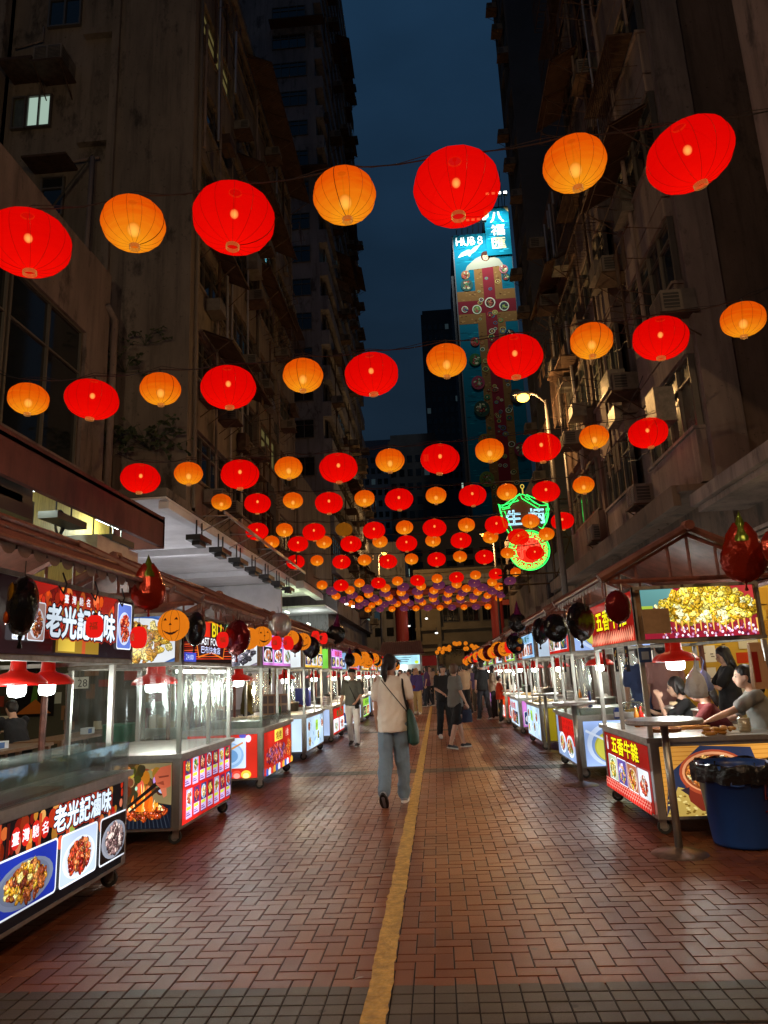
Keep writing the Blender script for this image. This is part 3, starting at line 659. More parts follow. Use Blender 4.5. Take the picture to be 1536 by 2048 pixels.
# ---- left far tower (B): end wall y=51
Bt = thing('grey_tower_block', 'tall grey painted tower behind the brown block, its sky side crowded with awnings', 'building', (-14, 60, 0))
mb = MB(); YB = 51.0
mb.box(-24, -7.6, YB, 80, 0, 84)
for f in range(26):
    z = 6+f*3.0
    mb.box(-7.7, -6.95, YB+.02, 80, z, z+1.2); 
mb.box(-18.2, -17.9, YB-.25, YB+.1, 5, 84)
mb.build('wall', M['concB'], Bt)
rb = random.Random(5)
for f in range(20):
    z = 7.3+f*3.0
    window(Bt, (-11.3, YB-.05, z), 3.0, 1.5, 'y-', 4, 'winglass'); 
    if f % 2 == 0 or f > 12: window(Bt, (-15.6, YB-.05, z), 1.6, 1.5, 'y-', 2)
for f in range(14):
    for k in range(3): window(Bt, (-7.3, 52+k*5.5, 7.4+f*3), 4.6, 1.5, 'x+', 4, rb.choice(['winglass', 'winglass', 'curtain', 'winglass', 'litblue']))
for i in range(64):
    z = 7+rb.randrange(24)*3+rb.uniform(-.4, .6); ac(Bt, (-6.95, rb.uniform(51.5, 78), z), 1, rb.uniform(1.1, 1.6))
for i in range(14):
    y = rb.uniform(51.3, 70); awning(Bt, -6.95, y, y+rb.uniform(3, 8), 9+rb.randrange(24)*3, rb.uniform(.9, 1.5), .7, 1)
for i in range(14):
    y = rb.uniform(51.3, 74); cage(Bt, -6.95, y, y+2.4, 8+rb.randrange(20)*3, 9.8+rb.randrange(1)*3+0, 1, .9) if False else None
for i in range(16):
    y = rb.uniform(51.3, 76); z = 7.2+rb.randrange(22)*3; cage(Bt, -6.95, y, y+2.4, z, z+1.8, 1, rb.uniform(.7, 1.1))
mb = MB(); mb.box(-11.4, -6.6, YB-1.0, YB-.05, 42.5, 42.6); mb.box(-11.4, -6.6, YB-1.0, YB-.05, 57.5, 57.6); mb.build('window_canopy', M['rust'], Bt)
# its lit lower canopies
mb = MB(); mb.box(-11, -6.9, 37.6, 44, 6.5, 6.6, 0); mb.box(-11, -6.8, 37.5, 44.1, 6.61, 7.3, 1); mb.box(-7.3, -6.85, 37.55, 44.05, 6.2, 6.5, 0); mb.box(-11.2, -11, 37.5, 49, 0, 6.5, 0)
Bm = thing('white_canopy_block', 'low block with greenish lit white canopy ceiling and a camera under it', 'building', (-9, 41, 0))
mb.box(-14, -7.2, 38, 50.5, 7.31, 13, 1); mb.box(-11, -6.9, 45, 50.9, 5.9, 6.0, 0)
mb.build('canopy', [M['white'], M['concA']], Bm)
for k in range(3): window(Bm, (-7.28, 38.6+k*4, 9), 3.2, 1.6, 'x+', 4)

def clutter(parent, x, side, y0, y1, z0, z1, n, seed):
    r = random.Random(seed)
    for i in range(n):
        y = r.uniform(y0, y1); z = r.uniform(z0, z1); q = r.random()
        if q < .35:
            h = r.uniform(3, 9); m = MB(); m.tube([(x+side*.07, y, z), (x+side*.07, y, min(z1, z+h*.5)), (x+side*.09, y+.02, min(z1, z+h))], r.uniform(.025, .06), 6); m.build('wall_pipe', r.choice([M['rust'], M['concP'], M['galv']]), parent)
        elif q < .6:
            l = r.uniform(1.2, 4); m = MB(); m.tube([(x+side*.05, y+l*k/8, z-.3*math.sin(math.pi*k/8)*r.uniform(.6, 1.2)) for k in range(9)], .012, 4); m.build('loose_cable', M['cable'], parent)
        elif q < .8:
            w_, h, d = r.uniform(.3, .9), r.uniform(.3, .8), r.uniform(.15, .5); m = MB(); m.box(x, x+side*d, y, y+w_, z, z+h); m.box(x, x+side*(d+.04), y-.03, y+w_+.03, z-.06, z-.01); m.build('wall_box', r.choice([M['acbody'], M['rust'], M['steel_dark']]), parent)
        else:
            m = MB(); l = r.uniform(1, 2.2); m.tube([(x, y, z), (x+side*.8, y, z+.1)], .012, 4); m.tube([(x, y+l, z), (x+side*.8, y+l, z+.1)], .012, 4); m.tube([(x+side*.75, y-.1, z+.1), (x+side*.75, y+l+.1, z+.1)], .012, 4)
            for k in range(4):
                if r.random() < .5: u = y+l*k/4; m.box(x+side*.74, x+side*.76, u, u+l*.2, z-r.uniform(.3, .8), z+.09)
            m.build('clothes_line', M['cloth_dark'] if r.random() < .5 else M['rust'], parent)
clutter(A, -6.95, 1, 20.2, 35.5, 6.8, 28, 70, 41); clutter(Bt, -6.9, 1, 51.3, 75, 8, 60, 80, 42)

# ---- far background
def block(name, label, x0, x1, y0, y1, z1, m, win=None, rows_=0, cols=0, lit=.1, seed=1, cat='building'):
    t = thing(name, label, cat, ((x0+x1)/2, y0, 0)); mb = MB(); mb.box(x0, x1, y0, y1, 0, z1); mb.box(x0+.5, x1-.5, y0+.5, y1-.5, z1, z1+1.5)
    mb.build('wall', M[m], t); r = random.Random(seed)
    if rows_:
        w_ = (x1-x0)/cols*.6; h = (z1-8)/rows_*.5; me = []
        for mm in ('winglass', 'litblue', 'litwin'): q = MB(); q.box(0, w_, -.06, -.01, 0, h); me.append(q.mesh('window', M[mm]))
        k_ = 0
        for i in range(rows_-1, -1, -1):
            for j in range(cols):
                if k_ >= 98: break
                k_ += 1; rr_ = r.random(); put(me[2] if rr_ < lit*.25 else me[1] if rr_ < lit else me[0], 'window', t, (x0+(x1-x0)*(j+.2)/cols, y0, 6+(z1-8)*i/rows_))
    return t
M['farwall'] = mat('far_pale_wall', (.2, .22, .25), .9)
block('distant_apartment_block', 'distant pale blue-grey apartment block at the street end, rows of small windows', -30, -6.5, 182, 200, 62, 'farwall', 1, 18, 14, .1, 3)
block('distant_tower', 'dark distant tower with a few lit windows left of the painted tower', 1.2, 11.5, 200, 220, 109, 'concD', 1, 30, 6, .07, 4)
block('distant_slab', 'low dark distant block standing left of the dark tower', -8, 3, 150, 160, 52, 'concD', 1, 14, 6, .05, 9)
M['warmwall'] = mat('beige_wall', (.30, .26, .18), .85, 0, .3, .5)
t = thing('street_end_building', 'beige low building closing the street end behind the red gate', 'building', (3, 84, 0)); mb = MB()
mb.box(-2.2, 16, 84, 96, 0, 13.5, 0)
for z in (3.9, 4.7, 6.3, 10.2): mb.box(-2.3, 16, 83.6, 84.0, z, z+.35, 0)
for x in (-2.2, 0.2): mb.box(x, x+.5, 83.5, 84, 0, 13, 0)
mb.build('wall', M['warmwall'], t)
for k in range(6): window(t, (1.0+k*2.3, 83.95, 7.2), 1.9, 2.4, 'y-', 3)
b = Board(5, .8, '#241a12'); b.text('酒樓', .5, .15, .55, '#a02818', 2.2); b.build('shop_fascia', t, (3.2, 83.55, 2.9), (1, 0, 0), (0, -1, 0), M['paint'])
t = block('grey_corner_building', 'dark grey corner building left of the gate column, shops below', -16, -3.2, 86, 100, 16, 'concB', 1, 4, 9, .12, 12)
t = block('dark_rear_building', 'tall dark building rising behind the beige street end', -3, 18, 98, 110, 21, 'concD', 1, 8, 9, .03, 13)

# gate at the street end
G = thing('street_gate', 'tall red pillared street gate at the far end', 'gate', (1.5, 70, 0))
for x in (-3.2, 6.1):
    mb = MB(); mb.tube([(x, 70, 0), (x, 70, 9.6)], .62, 16); mb.box(x-.8, x+.8, 69.2, 70.8, 0, .8); mb.build('column', M['gatered'], G, False)
mb = MB(); mb.box(-5, 8, 69.6, 70.4, 9.0, 9.7); mb.box(-4.4, 7.4, 69.7, 70.3, 7.6, 8.1); mb.build('beam', M['gatered'], G)
mb = MB(); mb.box(-6, 9, 68.9, 71.1, 9.72, 10.1); mb.box(-5.4, 8.4, 69.3, 70.7, 10.1, 10.7); mb.build('gate_roof', M['concB'], G)

# ---- right: C
Cb = thing('bay_window_building', 'brown stained building at right with jutting bay windows above the food stalls', 'building', (9, 17, 0))
XC, YC0, YC1 = 5.5, 14.0, 21.9
mb = MB(); mb.box(XC+.45, 24, YC0+.02, YC1, 4.9, 31, 0); mb.box(XC+.5, 24, YC0-.0, YC1, 0, .1)
mb.box(XC+.2, XC+.9, YC0-.12, YC0+.3, 4.9, 31.1, 1)
for z in (8.6, 13.2, 17.8): mb.box(8.2, 24, YC0-.25, YC0+.1, z, z+.3, 0)
mb.box(8.5, 24, YC0-.5, YC0, 10.2, 13.0, 0); mb.box(8.8, 9.1, YC0-.4, YC0, 5, 31, 0)
mb.build('wall', [M['concC'], M['concP']], Cb)
mb = MB()
for f in range(8):
    z = 4.95+f*3.25
    for (y0, y1) in ((14.1, 17.2), (18.9, 21.8)):
        mb.box(XC, XC+.44, y0, y1, z, z+1.1); mb.box(XC, XC+.44, y0, y1, z+2.75, z+3.2); mb.box(XC-.06, XC+.44, y0-.04, y1+.04, z+1.1, z+1.17)
    mb.box(XC+.35, XC+.44, 17.2, 18.9, z+.9, z+3.2)
mb.build('bay', M['concP'], Cb)
for f in range(8):
    z = 4.95+f*3.25+1.18
    for (y0, y1), k in (((14.1, 17.2), 0), ((18.9, 21.8), 1)):
        window(Cb, (XC+.1, y0, z), y1-y0, 1.56, 'x-', 4, 'curtain' if (f, k) in ((0, 0), (3, 1), (1, 1)) else 'winglass')
for f, y in ((0, 17.7), (1, 18.4), (2, 18.0), (3, 17.6), (4, 18.1), (5, 17.8), (1, 14.2), (2, 21.6), (0, 22.6), (6, 18)):
    ac(Cb, (XC+.3, y, 4.95+f*3.25+.35), -1, 1.15)
for y0, z in ((14.6, 9.3), (15.3, 12.6), (19.2, 12.4), (19, 9.1), (14.8, 15.9), (19.4, 18.7), (15, 19.2)): rack(Cb, XC-.02, y0, y0+1.9, z, -1, .95)
for y0, z in ((14.3, 14.2), (19.1, 14.3), (14.3, 20.7), (19, 20.9), (19.1, 24)): cage(Cb, XC-.02, y0, y0+2.6, z, z+1.8, -1, .6)
awning(Cb, XC-.02, 14.1, 17.3, 13.9, .9, .5, -1); awning(Cb, XC-.02, 18.8, 21.8, 20.4, .9, .5, -1)
pipe(Cb, [(XC+.3, 14.3, 5), (XC+.3, 14.3, 30)], .05, 'concC'); pipe(Cb, [(9.3, 13.9, 5), (9.3, 13.9, 12)], .04, 'concP')
ac(Cb, (8.3, 13.8, 13.3), 0, 1.4)
mb = MB()
for z in (6.3, 7.1, 8.0, 9.4):
    for k in range(22): mb.box(7.5+k*.16, 7.6+k*.16, YC0-.16 if z > 8.6 else YC0-.02, YC0+.1, z, z+.12)
mb.build('vent_brick_rows', M['acdark'], Cb)
clutter(Cb, XC-.02, -1, 14.2, 21.5, 6, 29, 60, 43)
# shop floor of C and pale canopy in front
Cs = thing('pale_shop_canopy', 'pale painted canopy jutting over the stall at far right', 'canopy', (7, 12, 0))
mb = MB(); mb.box(5.0, 9, 9.0, 13.6, 4.32, 4.56, 0); mb.box(5.1, 9, 9.0, 13.5, 4.2, 4.31, 0); mb.build('slab', M['concP'], Cs)
Cn = thing('shuttered_shop_building', 'pinkish grey building with roller shutters at the right edge', 'building', (7, 6, 0))
mb = MB(); mb.box(5.12, 12, -2, 9.3, 7.8, 22, 0); mb.box(6.4, 12, -2, 9.2, 4.6, 7.8, 0)
mb.build('wall', M['concP'], Cn)
mb = MB(); mb.box(6.0, 6.25, -2, 7.2, 0, 4.5, 1); mb.box(6.0, 6.25, 10.2, 13.9, 0, 4.3, 1)
for k in range(34): mb.box(5.95, 5.995, -2, 7.0, .1+k*.11, .17+k*.11, 0)
for k in range(34): mb.box(5.95, 5.995, 10.3, 13.8, .1+k*.11, .17+k*.11, 0)
mb.build('roller_shutter', [M['steel_dark'], M['concC']], Cn)
mb = MB(); mb.box(7.6, 7.75, 7.2, 10.2, 0, 4.3); mb.build('kitchen_wall', M['yellowwall'], Cn)
mb = MB(); mb.box(5.9, 6.3, 13.9, 60, 0, 4.9, 0)
for k in range(12): mb.box(5.8, 5.9, 14.4+k*3.6, 17+k*3.6, .1, 2.9, 1)
Cw = thing('shopfront_row', 'dim row of closed shopfronts behind the right hand stalls', 'shopfronts', (6, 36, 0)); mb.build('wall', [M['concC'], M['steel_dark']], Cw)
mb = MB(); mb.box(5.0, 9, 14.0, 30, 4.75, 4.88, 0); mb.box(4.9, 5.05, 14.2, 30, 4.5, 4.92, 0); mb.build('canopy', M['concC'], Cw)
# ---- D
D = thing('mid_height_block', 'mid height dark brown block between the bay window building and the tower', 'building', (9, 24, 0))
mb = MB(); mb.box(5.5, 20, 21.95, 26.6, 4.9, 19.3, 0); mb.box(5.45, 20.1, 21.92, 26.65, 19.31, 19.6, 0)
for f in range(4): mb.box(5.3, 5.5, 22.1, 26.5, 5+f*3.4, 6.2+f*3.4, 0)
mb.build('wall', M['concC'], D)
for f in range(4): window(D, (5.46, 22.3, 6.3+f*3.4), 4.0, 1.7, 'x-', 5)
for f in range(4): ac(D, (5.3, 23+f*.9, 8.6+f*3.0), -1, 1.1)
cage(D, 5.3, 22.4, 24.6, 9.8, 11.6, -1, .6); awning(D, 5.3, 22.2, 26.2, 15.4, .8, .4, -1)
pipe(D, [(5.35, 26.5, 5), (5.35, 26.5, 19)], .06, 'concP')
clutter(D, 5.3, -1, 22.1, 26.3, 6, 18.5, 26, 44)
# ---- E tall dark tower
Et = thing('dark_plain_tower', 'very tall dark plain tower standing against the night sky at right', 'building', (10, 37, 0))
mb = MB(); mb.box(6.65, 26, 35.1, 39.5, 4.9, 95, 0)
for f in range(24): mb.box(6.3, 6.65, 35.12, 39.4, 6+f*3.2, 7.1+f*3.2, 0)
for k in (35.1, 37.1, 39.2): mb.box(6.25, 6.65, k, k+.2, 5, 95, 0)
mb.build('wall', M['concD'], Et)
for f in range(23):
    window(Et, (6.6, 35.4, 7.2+f*3.2), 1.6, 1.8, 'x-', 2); window(Et, (6.6, 37.4, 7.2+f*3.2), 1.7, 1.8, 'x-', 2)
for f in range(14): ac(Et, (6.3, 35.5+(f % 3)*1.4, 8+f*3.2), -1, 1.0)
# more fabric behind D on the right, low
t = block('low_right_block', 'low dim block under the painted tower with scaffold brackets', 6.3, 14, 40, 60, 12, 'concC')
for k in range(4): cage(t, 6.2, 40.5+k*4, 43+k*4, 7, 9, -1, .7)
mb = MB(); mb.box(5.6, 6.28, 40, 60, 4.5, 4.8); mb.build('canopy', M['concC'], t)
# ---- HUB 8 painted tower
H8 = thing('painted_mural_tower', 'tall tower with floodlit blue mural reading HUB 8 and a row of lamps on top', 'building', (13, 120, 0))
mb = MB(); mb.box(7.5, 14.0, 120.2, 134, 0, 81.9); mb.box(14.0, 18.4, 120.2, 134, 0, 87.2); mb.box(6.9, 7.6, 121, 130, 0, 74); mb.build('wall', M['concD'], H8)
OX = 7.7
b = Board(10.6, 55, '#075a6e', 11); r = b.r
def mrect(u0, v0, u1, v1, c): b.rect(u0, v0, u1-u0, v1-v0, c)
for i in range(420):                                  # painted water strokes
    b.ell(r.uniform(.5, 10.1), r.uniform(.2, 54.8), r.uniform(.3, 1.0), .08, r.choice(['#0a6c7a', '#05404e', '#1a8290', '#08505c']), 6, same=i % 8 != 0)
b.L += 1
BR = ['#8a6438', '#77532c', '#9a7444', '#5a3a20']
for (u0, v0, u1, v1) in ((3.4, 1, 4.9, 48.2), (7.0, 1, 8.4, 48.2), (0, 41.2, 10.6, 43.2), (0, 36.6, 10.6, 38.6)):
    mrect(u0, v0, u1, v1, '#7a5730')
    for i in range(int((u1-u0)*(v1-v0)*2.2)): b.ell(r.uniform(u0+.2, u1-.2), r.uniform(v0+.2, v1-.2), .22, .10, r.choice(BR), 5, same=i % 8 != 0)
mrect(4.9, 1, 7.0, 48.4, '#74222a'); mrect(0, 38.6, 10.6, 41.2, '#6e2028')
b.poly([(3.4, 47.6), (2.6, 47.6), (1.6, 46.9), (2.2, 48.4), (3.8, 49.8), (4.9, 50.3), (6.6, 50.2), (8.2, 49.5), (9.4, 47.4), (8.4, 47.6), (8.0, 48.0)], '#8c8a78')
b.ell(5.75, 50.2, .85, 1.05, '#3a2018'); b.ell(5.75, 50.0, .52, .68, '#c69a78'); b.ell(5.55, 50.1, .09, .08, '#2a1510'); b.ell(5.95, 50.1, .09, .08, '#2a1510'); b.ell(5.75, 49.75, .16, .06, '#9a3a30'); b.ell(5.75, 50.75, .7, .4, '#3a2018')
b.poly([(.6, 50.3), (1.4, 51.3), (2.6, 51.8), (3.0, 51.4), (2.2, 50.7)], '#c9ceb4'); b.poly([(2.6, 51.2), (4.0, 52.4), (5.0, 52.7), (4.0, 51.4), (3.0, 50.8)], '#9aa088'); b.ell(2.8, 51.1, .35, .7, '#b0b49c')
for i in range(86):
    u = r.choice([4.1, 5.95, 7.7, 5.5, 6.4]) + r.uniform(-.3, .3); v = r.uniform(2, 47.4); a = r.uniform(.28, .6)
    b.ell(u, v, a, a*.9, r.choice(['#c9c6a4', '#4b7a4a', '#a23a34', '#3b6f8a', '#b5a25a']), 14); b.ell(u, v, a*.76, a*.68, r.choice(['#2f4a38', '#5d2a26', '#30404a', '#7c7440']), 14); b.ell(u, v, a*.3, a*.28, r.choice(['#c0b070', '#a04030', '#507a50']), 8)
for (u, v, a, c) in ((3.4, 39.4, .85, '#4f7a48'), (5.9, 40.6, .95, '#4a2a22'), (8.4, 39.7, .9, '#2c3a40'), (1.2, 39.6, .6, '#30486a')):
    b.ell(u, v, a, a*1.1, '#c9c8ae', 20); b.ell(u, v, a*.8, a*.9, c, 20); b.blobs(u, v, a*.5, a*.6, ['#8a9a50', '#a05040', c], 12, .2)
for (u, v, a, c) in ((1.9, 44.5, 1.15, '#31504a'), (1.8, 46.6, .8, '#8a5a3a'), (9.2, 45.6, .7, '#2a3a40'), (8.9, 47.2, .8, '#a8626a'), (2.6, 33, .8, '#a23a34'), (2.4, 29.5, 1.1, '#2d5a34'), (2.6, 25, 1.2, '#8a3a4a'), (2.9, 20, 1.4, '#2d4034'), (3.0, 14, 1.2, '#8a6a2a'), (9.0, 34, .9, '#22303a'), (9.2, 22, 1.2, '#4a3a3a'), (9.1, 12, 1.2, '#7a3040'), (2.8, 7, 1.3, '#6a7a3a')):
    b.ell(u, v, a, a*1.1, c, 18); b.blobs(u, v, a*.6, a*.7, ['#c0b890', '#506a40', c, '#903a30'], 16, .24)
b.text('HUB', .5, 52.7, 1.75, '#f0f4ee', 3.5, .05); b.text('8', 4.5, 52.7, 1.75, '#f0f4ee', .95)
b.build('mural', H8, (OX, 120.18, 26.9), (1, 0, 0), (0, -1, 0), M['paint'], .002)
b = Board(4.6, 10.2, '#076376', 12)
for i in range(50): b.ell(b.r.uniform(.5, 4.1), b.r.uniform(.3, 9.9), b.r.uniform(.3, .9), .10, b.r.choice(['#1287ad', '#0a5d86', '#2ba3bd']), 6, same=i % 8 != 0)
b.L += 1; b.poly([(0, 7.5), (.8, 8.2), (1.1, 10.2), (0, 10.2)], '#d8c890'); b.poly([(3.5, 10.2), (4.6, 8.9), (4.6, 10.2)], '#c8b078')
for i, ch in enumerate('八福匯'): b.text(ch, 1.1, 6.9-i*2.75, 2.2, '#f3efd8' if i < 2 else '#d9cf9c', 2.5, .05)
b.build('name_panel', H8, (13.8, 119.95, 77.0), (1, 0, 0), (0, -1, 0), M['paint'], .002)
mb, m2 = MB(), MB()
for i in range(6):
    x = 8.1+i*1.02; mb.box(x-.1, x+.7, 117.6, 118.3, 82.9, 83.5); m2.box(x, x+.6, 117.55, 117.6, 83.0, 83.45); mb.tube([(x+.3, 118.3, 83.2), (x+.3, 120.3, 82.2)], .08, 4)
for i in range(4):
    x = 14.2+i*1.1; mb.box(x-.1, x+.7, 117.6, 118.3, 88.1, 88.7); m2.box(x, x+.6, 117.55, 117.6, 88.2, 88.65); mb.tube([(x+.3, 118.3, 88.4), (x+.3, 120.3, 87.4)], .08, 4)
mb.tube([(17.4, 120, 87.2), (17.4, 120, 95)], .06, 4); mb.build('lamp_rack', M['black'], H8); m2.build('flood_lamps', emat('mural_floods', (.95, 1, 1), 5), H8)
for i, (x, z) in enumerate(((9, 82.8), (11, 82.8), (13, 82.8), (15, 88), (17.2, 88))):
    lamp('mural_flood_light', 'SPOT', (x, 114.5, z+.5), 6800, (.9, 1, 1), .3, H8, (x, 120.2, z-14), 105)

# ------------------------------------------------------------------ lanterns on strings
ORD = ['', 'first', 'second', 'third', 'fourth', 'fifth', 'sixth', 'seventh', 'eighth', 'ninth', 'tenth', 'eleventh', 'twelfth', 'thirteenth', 'fourteenth', 'fifteenth', 'sixteenth', 'seventeenth', 'eighteenth', 'nineteenth', 'twentieth']
def lantern_proto(kind, matk, rad, asp, bulb, brad, bz):
    root = thing('paper_lantern', 'x', 'lantern')
    nr = 14; n = nr*2; hz = rad*asp; prof = []
    for i in range(15):
        a = -math.pi/2*.93+math.pi*.93*i/14; prof.append((rad*abs(math.cos(a))**.86, hz*math.sin(a)))
    vs = []
    for (r_, z) in prof:
        for k in range(n):
            t = 2*math.pi*k/n; q = r_*(1.0 if k % 2 == 0 else .983); vs.append((q*math.cos(t), q*math.sin(t), z))
    m = MB(); m.add(vs, [(i*n+k, i*n+(k+1) % n, (i+1)*n+(k+1) % n, (i+1)*n+k) for i in range(14) for k in range(n)])
    m.build('cloth_shell', M[matk], root, True)
    m = MB()
    for k in range(0, n, 2):
        t = 2*math.pi*k/n; m.tube([(r_*1.004*math.cos(t), r_*1.004*math.sin(t), z) for r_, z in prof], .0015 if k else .004, 3, 0, False)
    m.build('rib_wires', M['wire'], root)
    m = MB(); r0 = prof[0][0]*1.05
    for j in range(4): m.tube([(r0*math.cos(a*.393), r0*math.sin(a*.393), -hz*1.0-.012*j) for a in range(17)], .0035, 4, 0, False)
    m.build('end_ring', M['wire2'], root); m = MB()
    for j in range(2): m.tube([(r0*math.cos(a*.393), r0*math.sin(a*.393), hz*1.0+.012*j) for a in range(17)], .0035, 4, 0, False)
    m.build('end_ring', M['wire2'], root)
    m = MB(); m.tube([(0, 0, hz+.02), (0, 0, hz+.07)], .02, 6); m.tube([(-.03, 0, hz+.03), (0, 0, hz+.10), (.03, 0, hz+.03)], .004, 4); m.tube([(0, 0, bz+brad), (0, 0, hz+.03)], .006, 4); m.build('socket', M['cable'], root)
    if bulb:
        m = MB(); m.ell((0, 0, bz), brad, brad, brad*1.15, 12, 0, 8); m.build('bulb', M[bulb], root, True)
    return root
PROTO = {'r': lantern_proto('red', 'l_red', .425, .74, 'bulbr', .048, .06), 'o': lantern_proto('orange', 'l_org', .315, .78, 'bulby', .07, -.07),
         'p': lantern_proto('purple', 'l_pur', .385, .66, 'bulbr', .03, .02), 'd': lantern_proto('dim', 'l_dim', .315, .78, None, .03, -.05)}
KN = {'r': 'red', 'o': 'orange', 'p': 'purple', 'd': 'unlit amber'}
used_p = set()
def lantern(k, loc, label, tilt=(0, 0), sc=1.0):
    if k in used_p: o = copy_tree(PROTO[k])
    else: o = PROTO[k]; used_p.add(k)
    o.location = loc; o.rotation_euler = (tilt[0], tilt[1], rnd.uniform(0, 6.28)); o.scale = (sc, sc, sc)
    tag(o, label, 'lantern', 'lanterns strung across the street'); return o
ROWS = [
 (6.24, [('r',57,487),('o',267,448),('r',468,438),('o',689,392),('r',913,376),('o',1149,328),('r',1379,311)]),
 (10.25, [('o',57,798),('r',184,799),('o',321,778),('r',457,775),('o',606,751),('r',743,749),('o',893,721),('r',1030,714),('o',1183,682),('r',1321,677),('o',1486,639)]),
 (15.0, [('r',281,957),('o',377,947),('r',480,949),('o',577,936),('r',677,936),('o',780,921),('r',880,918),('o',979,901),('r',1083,895),('o',1188,874),('r',1296,866)]),
 (21.1, [('o',443,1004),('r',515,1007),('o',586,1001),('r',658,1006),('o',729,997),('r',798,999),('o',872,991),('r',945,991),('o',1014,984),('r',1092,983),('o',1167,970)]),
 (25.4, [('r',514,1063),('o',569,1060),('r',628,1064),('d',688,1059),('r',748,1061),('o',809,1055),('r',869,1056),('o',933,1050),('r',993,1050),('o',1061,1042),('r',1125,1042)]),
 (28.4, [('o',543,1084),('r',596,1088),('o',648,1084),('r',702,1088),('o',760,1083),('r',813,1087),('o',866,1081),('r',922,1081),('o',981,1074),('r',1037,1074),('o',1093,1068)]),
 (32.6, [('r',591,1124),('o',634,1121),('r',683,1124),('o',729,1120),('r',776,1123),('o',823,1118),('r',873,1119),('o',920,1113),('r',969,1114),('o',1015,1106),('r',1070,1106)]),
 (40.3, [('o',644,1170),('r',682,1171),('o',719,1166),('r',757,1166),('o',795,1162),('r',835,1161),('o',874,1157),('r',913,1155),('o',951,1150),('r',992,1148),('o',1031,1144)]),
 (44.1, [('p' if i % 2 == 0 else 'o', 664+i*35.6, 1182-i*2.0) for i in range(11)]),
 (48.0, [('o' if i % 2 == 0 else 'p', 672+i*32.6, 1192-i*1.9) for i in range(11)]),
 (52.3, [('p' if i % 2 == 0 else 'o', 689+i*29.6, 1200-i*1.8) for i in range(11)]),
 (56.8, [('o' if i % 2 == 0 else 'p', 702+i*27.3, 1207-i*1.6) for i in range(12)]),
 (61.0, [('p' if i % 2 == 0 else 'o', 718+i*25.4, 1212-i*1.4) for i in range(12)]),
 (65.6, [('o' if i % 2 == 0 else 'p', 736+i*24.0, 1219-i*.6) for i in range(11)])]
for ri, (Y, L) in enumerate(ROWS):
    L = list(L)
    if ri == 0: L = [('o', -160, 520)] + L + [('o', 1625, 262)]
    tops = []
    for i, (k, px, py) in enumerate(L):
        p = atY(px, py, Y); ext = ri == 0 and i in (0, len(L)-1)
        j = i if ri == 0 else i+1
        which = {0: 'nearest', 13: 'farthest'}.get(ri, ORD[ri+1])
        rz_ = {'r': .315, 'o': .246, 'd': .246, 'p': .25}[k]
        tl = (rnd.uniform(-.09, .09), rnd.uniform(-.09, .09))
        if ri == 0 and px == 1379: tl = (0, -.26)
        if ri == 0 and px == 1149: tl = (0, -.1)
        if ri == 1 and px == 1486: tl = (0, -.12)
        if ri == 0 and px == 57: tl = (0, .1)
        if not ext:
            lantern(k, p, f'{KN[k]} round lantern, {ORD[j]} from the left on the {which} string' + ('' if ri in (0, 13) else ' from the front'), tl, rnd.uniform(.97, 1.03))
        tops.append(p+Vector((0, 0, rz_+.09)))
    st = thing('lantern_string', f'{ {0: "nearest", 13: "farthest"}.get(ri, ORD[ri+1]) } black lantern cable across the street, counting from the front', 'cable', (0, Y, tops[0].z), group='cables strung across the street')
    mb = MB(); a = Vector((-7.0, Y, tops[0].z+.25)); b_ = Vector((5.6, Y, tops[-1].z+.3))
    P = [a]+tops+[b_]; Q = []
    for i in range(len(P)-1):
        for t in range(4):
            f = t/4; Q.append(P[i].lerp(P[i+1], f)+Vector((0, 0, -.05*math.sin(math.pi*f))))
    Q.append(P[-1]); mb.tube(Q, .009 if ri < 3 else .012, 4)
    mb.tube([q+Vector((0, .02, .035+.03*math.sin(i*1.7))) for i, q in enumerate(Q)], .005, 4)
    mb.build('cable', M['cable'], st)
# unseen strings added above and behind the camera to light the foreground
for (Y, n) in ((2.2, 0), (-2.2, 1), (-6.0, 0)):
    for i in range(11):
        k = 'ro'[(i+n) % 2]
        if k in 'ro': lantern(k, (-6.0+i*1.1, Y, 6.5), f'{KN[k]} unseen lantern added overhead behind the viewer, {ORD[i+1]} from the left, {"nearest" if Y > 0 else "second" if Y > -3 else "third"} string')

# ------------------------------------------------------------------ street lamps
def street_lamp(label, x, y, h, arm, power, colr=(1, .56, .2)):
    t = thing('street_lamp', label, 'street lamp', (x, y, 0), group='street lamps on the right' if x > 0 else None)
    mb = MB(); mb.tube([(x, y, 0), (x, y, h*.5), (x, y, h)], [.12, .10, .07], 10); mb.tube([(x, y, 0), (x, y, .9)], .16, 10); mb.build('pole', M['polegrey'], t, True)
    mb = MB(); mb.tube([(x, y, h-.1), (x+arm*.5, y, h+.25), (x+arm, y, h+.3)], .045, 6); mb.build('arm', M['polegrey'], t, True)
    mb = MB(); mb.ell((x+arm*1.1, y, h+.28), .38, .15, .10, 12); mb.build('lamp_head', M['galv'], t, True)
    mb = MB(); mb.ell((x+arm*1.1, y, h+.14), .22, .2, .15, 14); mb.build('bulb', M['sodium'], t, True)
    lamp('sodium_light', 'POINT', (x+arm*1.1, y, h-.28), power, colr, .12, t)
    return t
p = atY(1092, 800, 24); street_lamp('tall pole lamp with glowing yellow sodium light between the right buildings', p.x, 24, p.z, -.72, 650)
street_lamp('small far sodium lamp left of the green neon sign', 5.4, 60, 12.6, -.7, 1500)
street_lamp('farthest street lamp, a small yellow light over the left pavement', -5.6, 75, 14.0, .6, 1300)
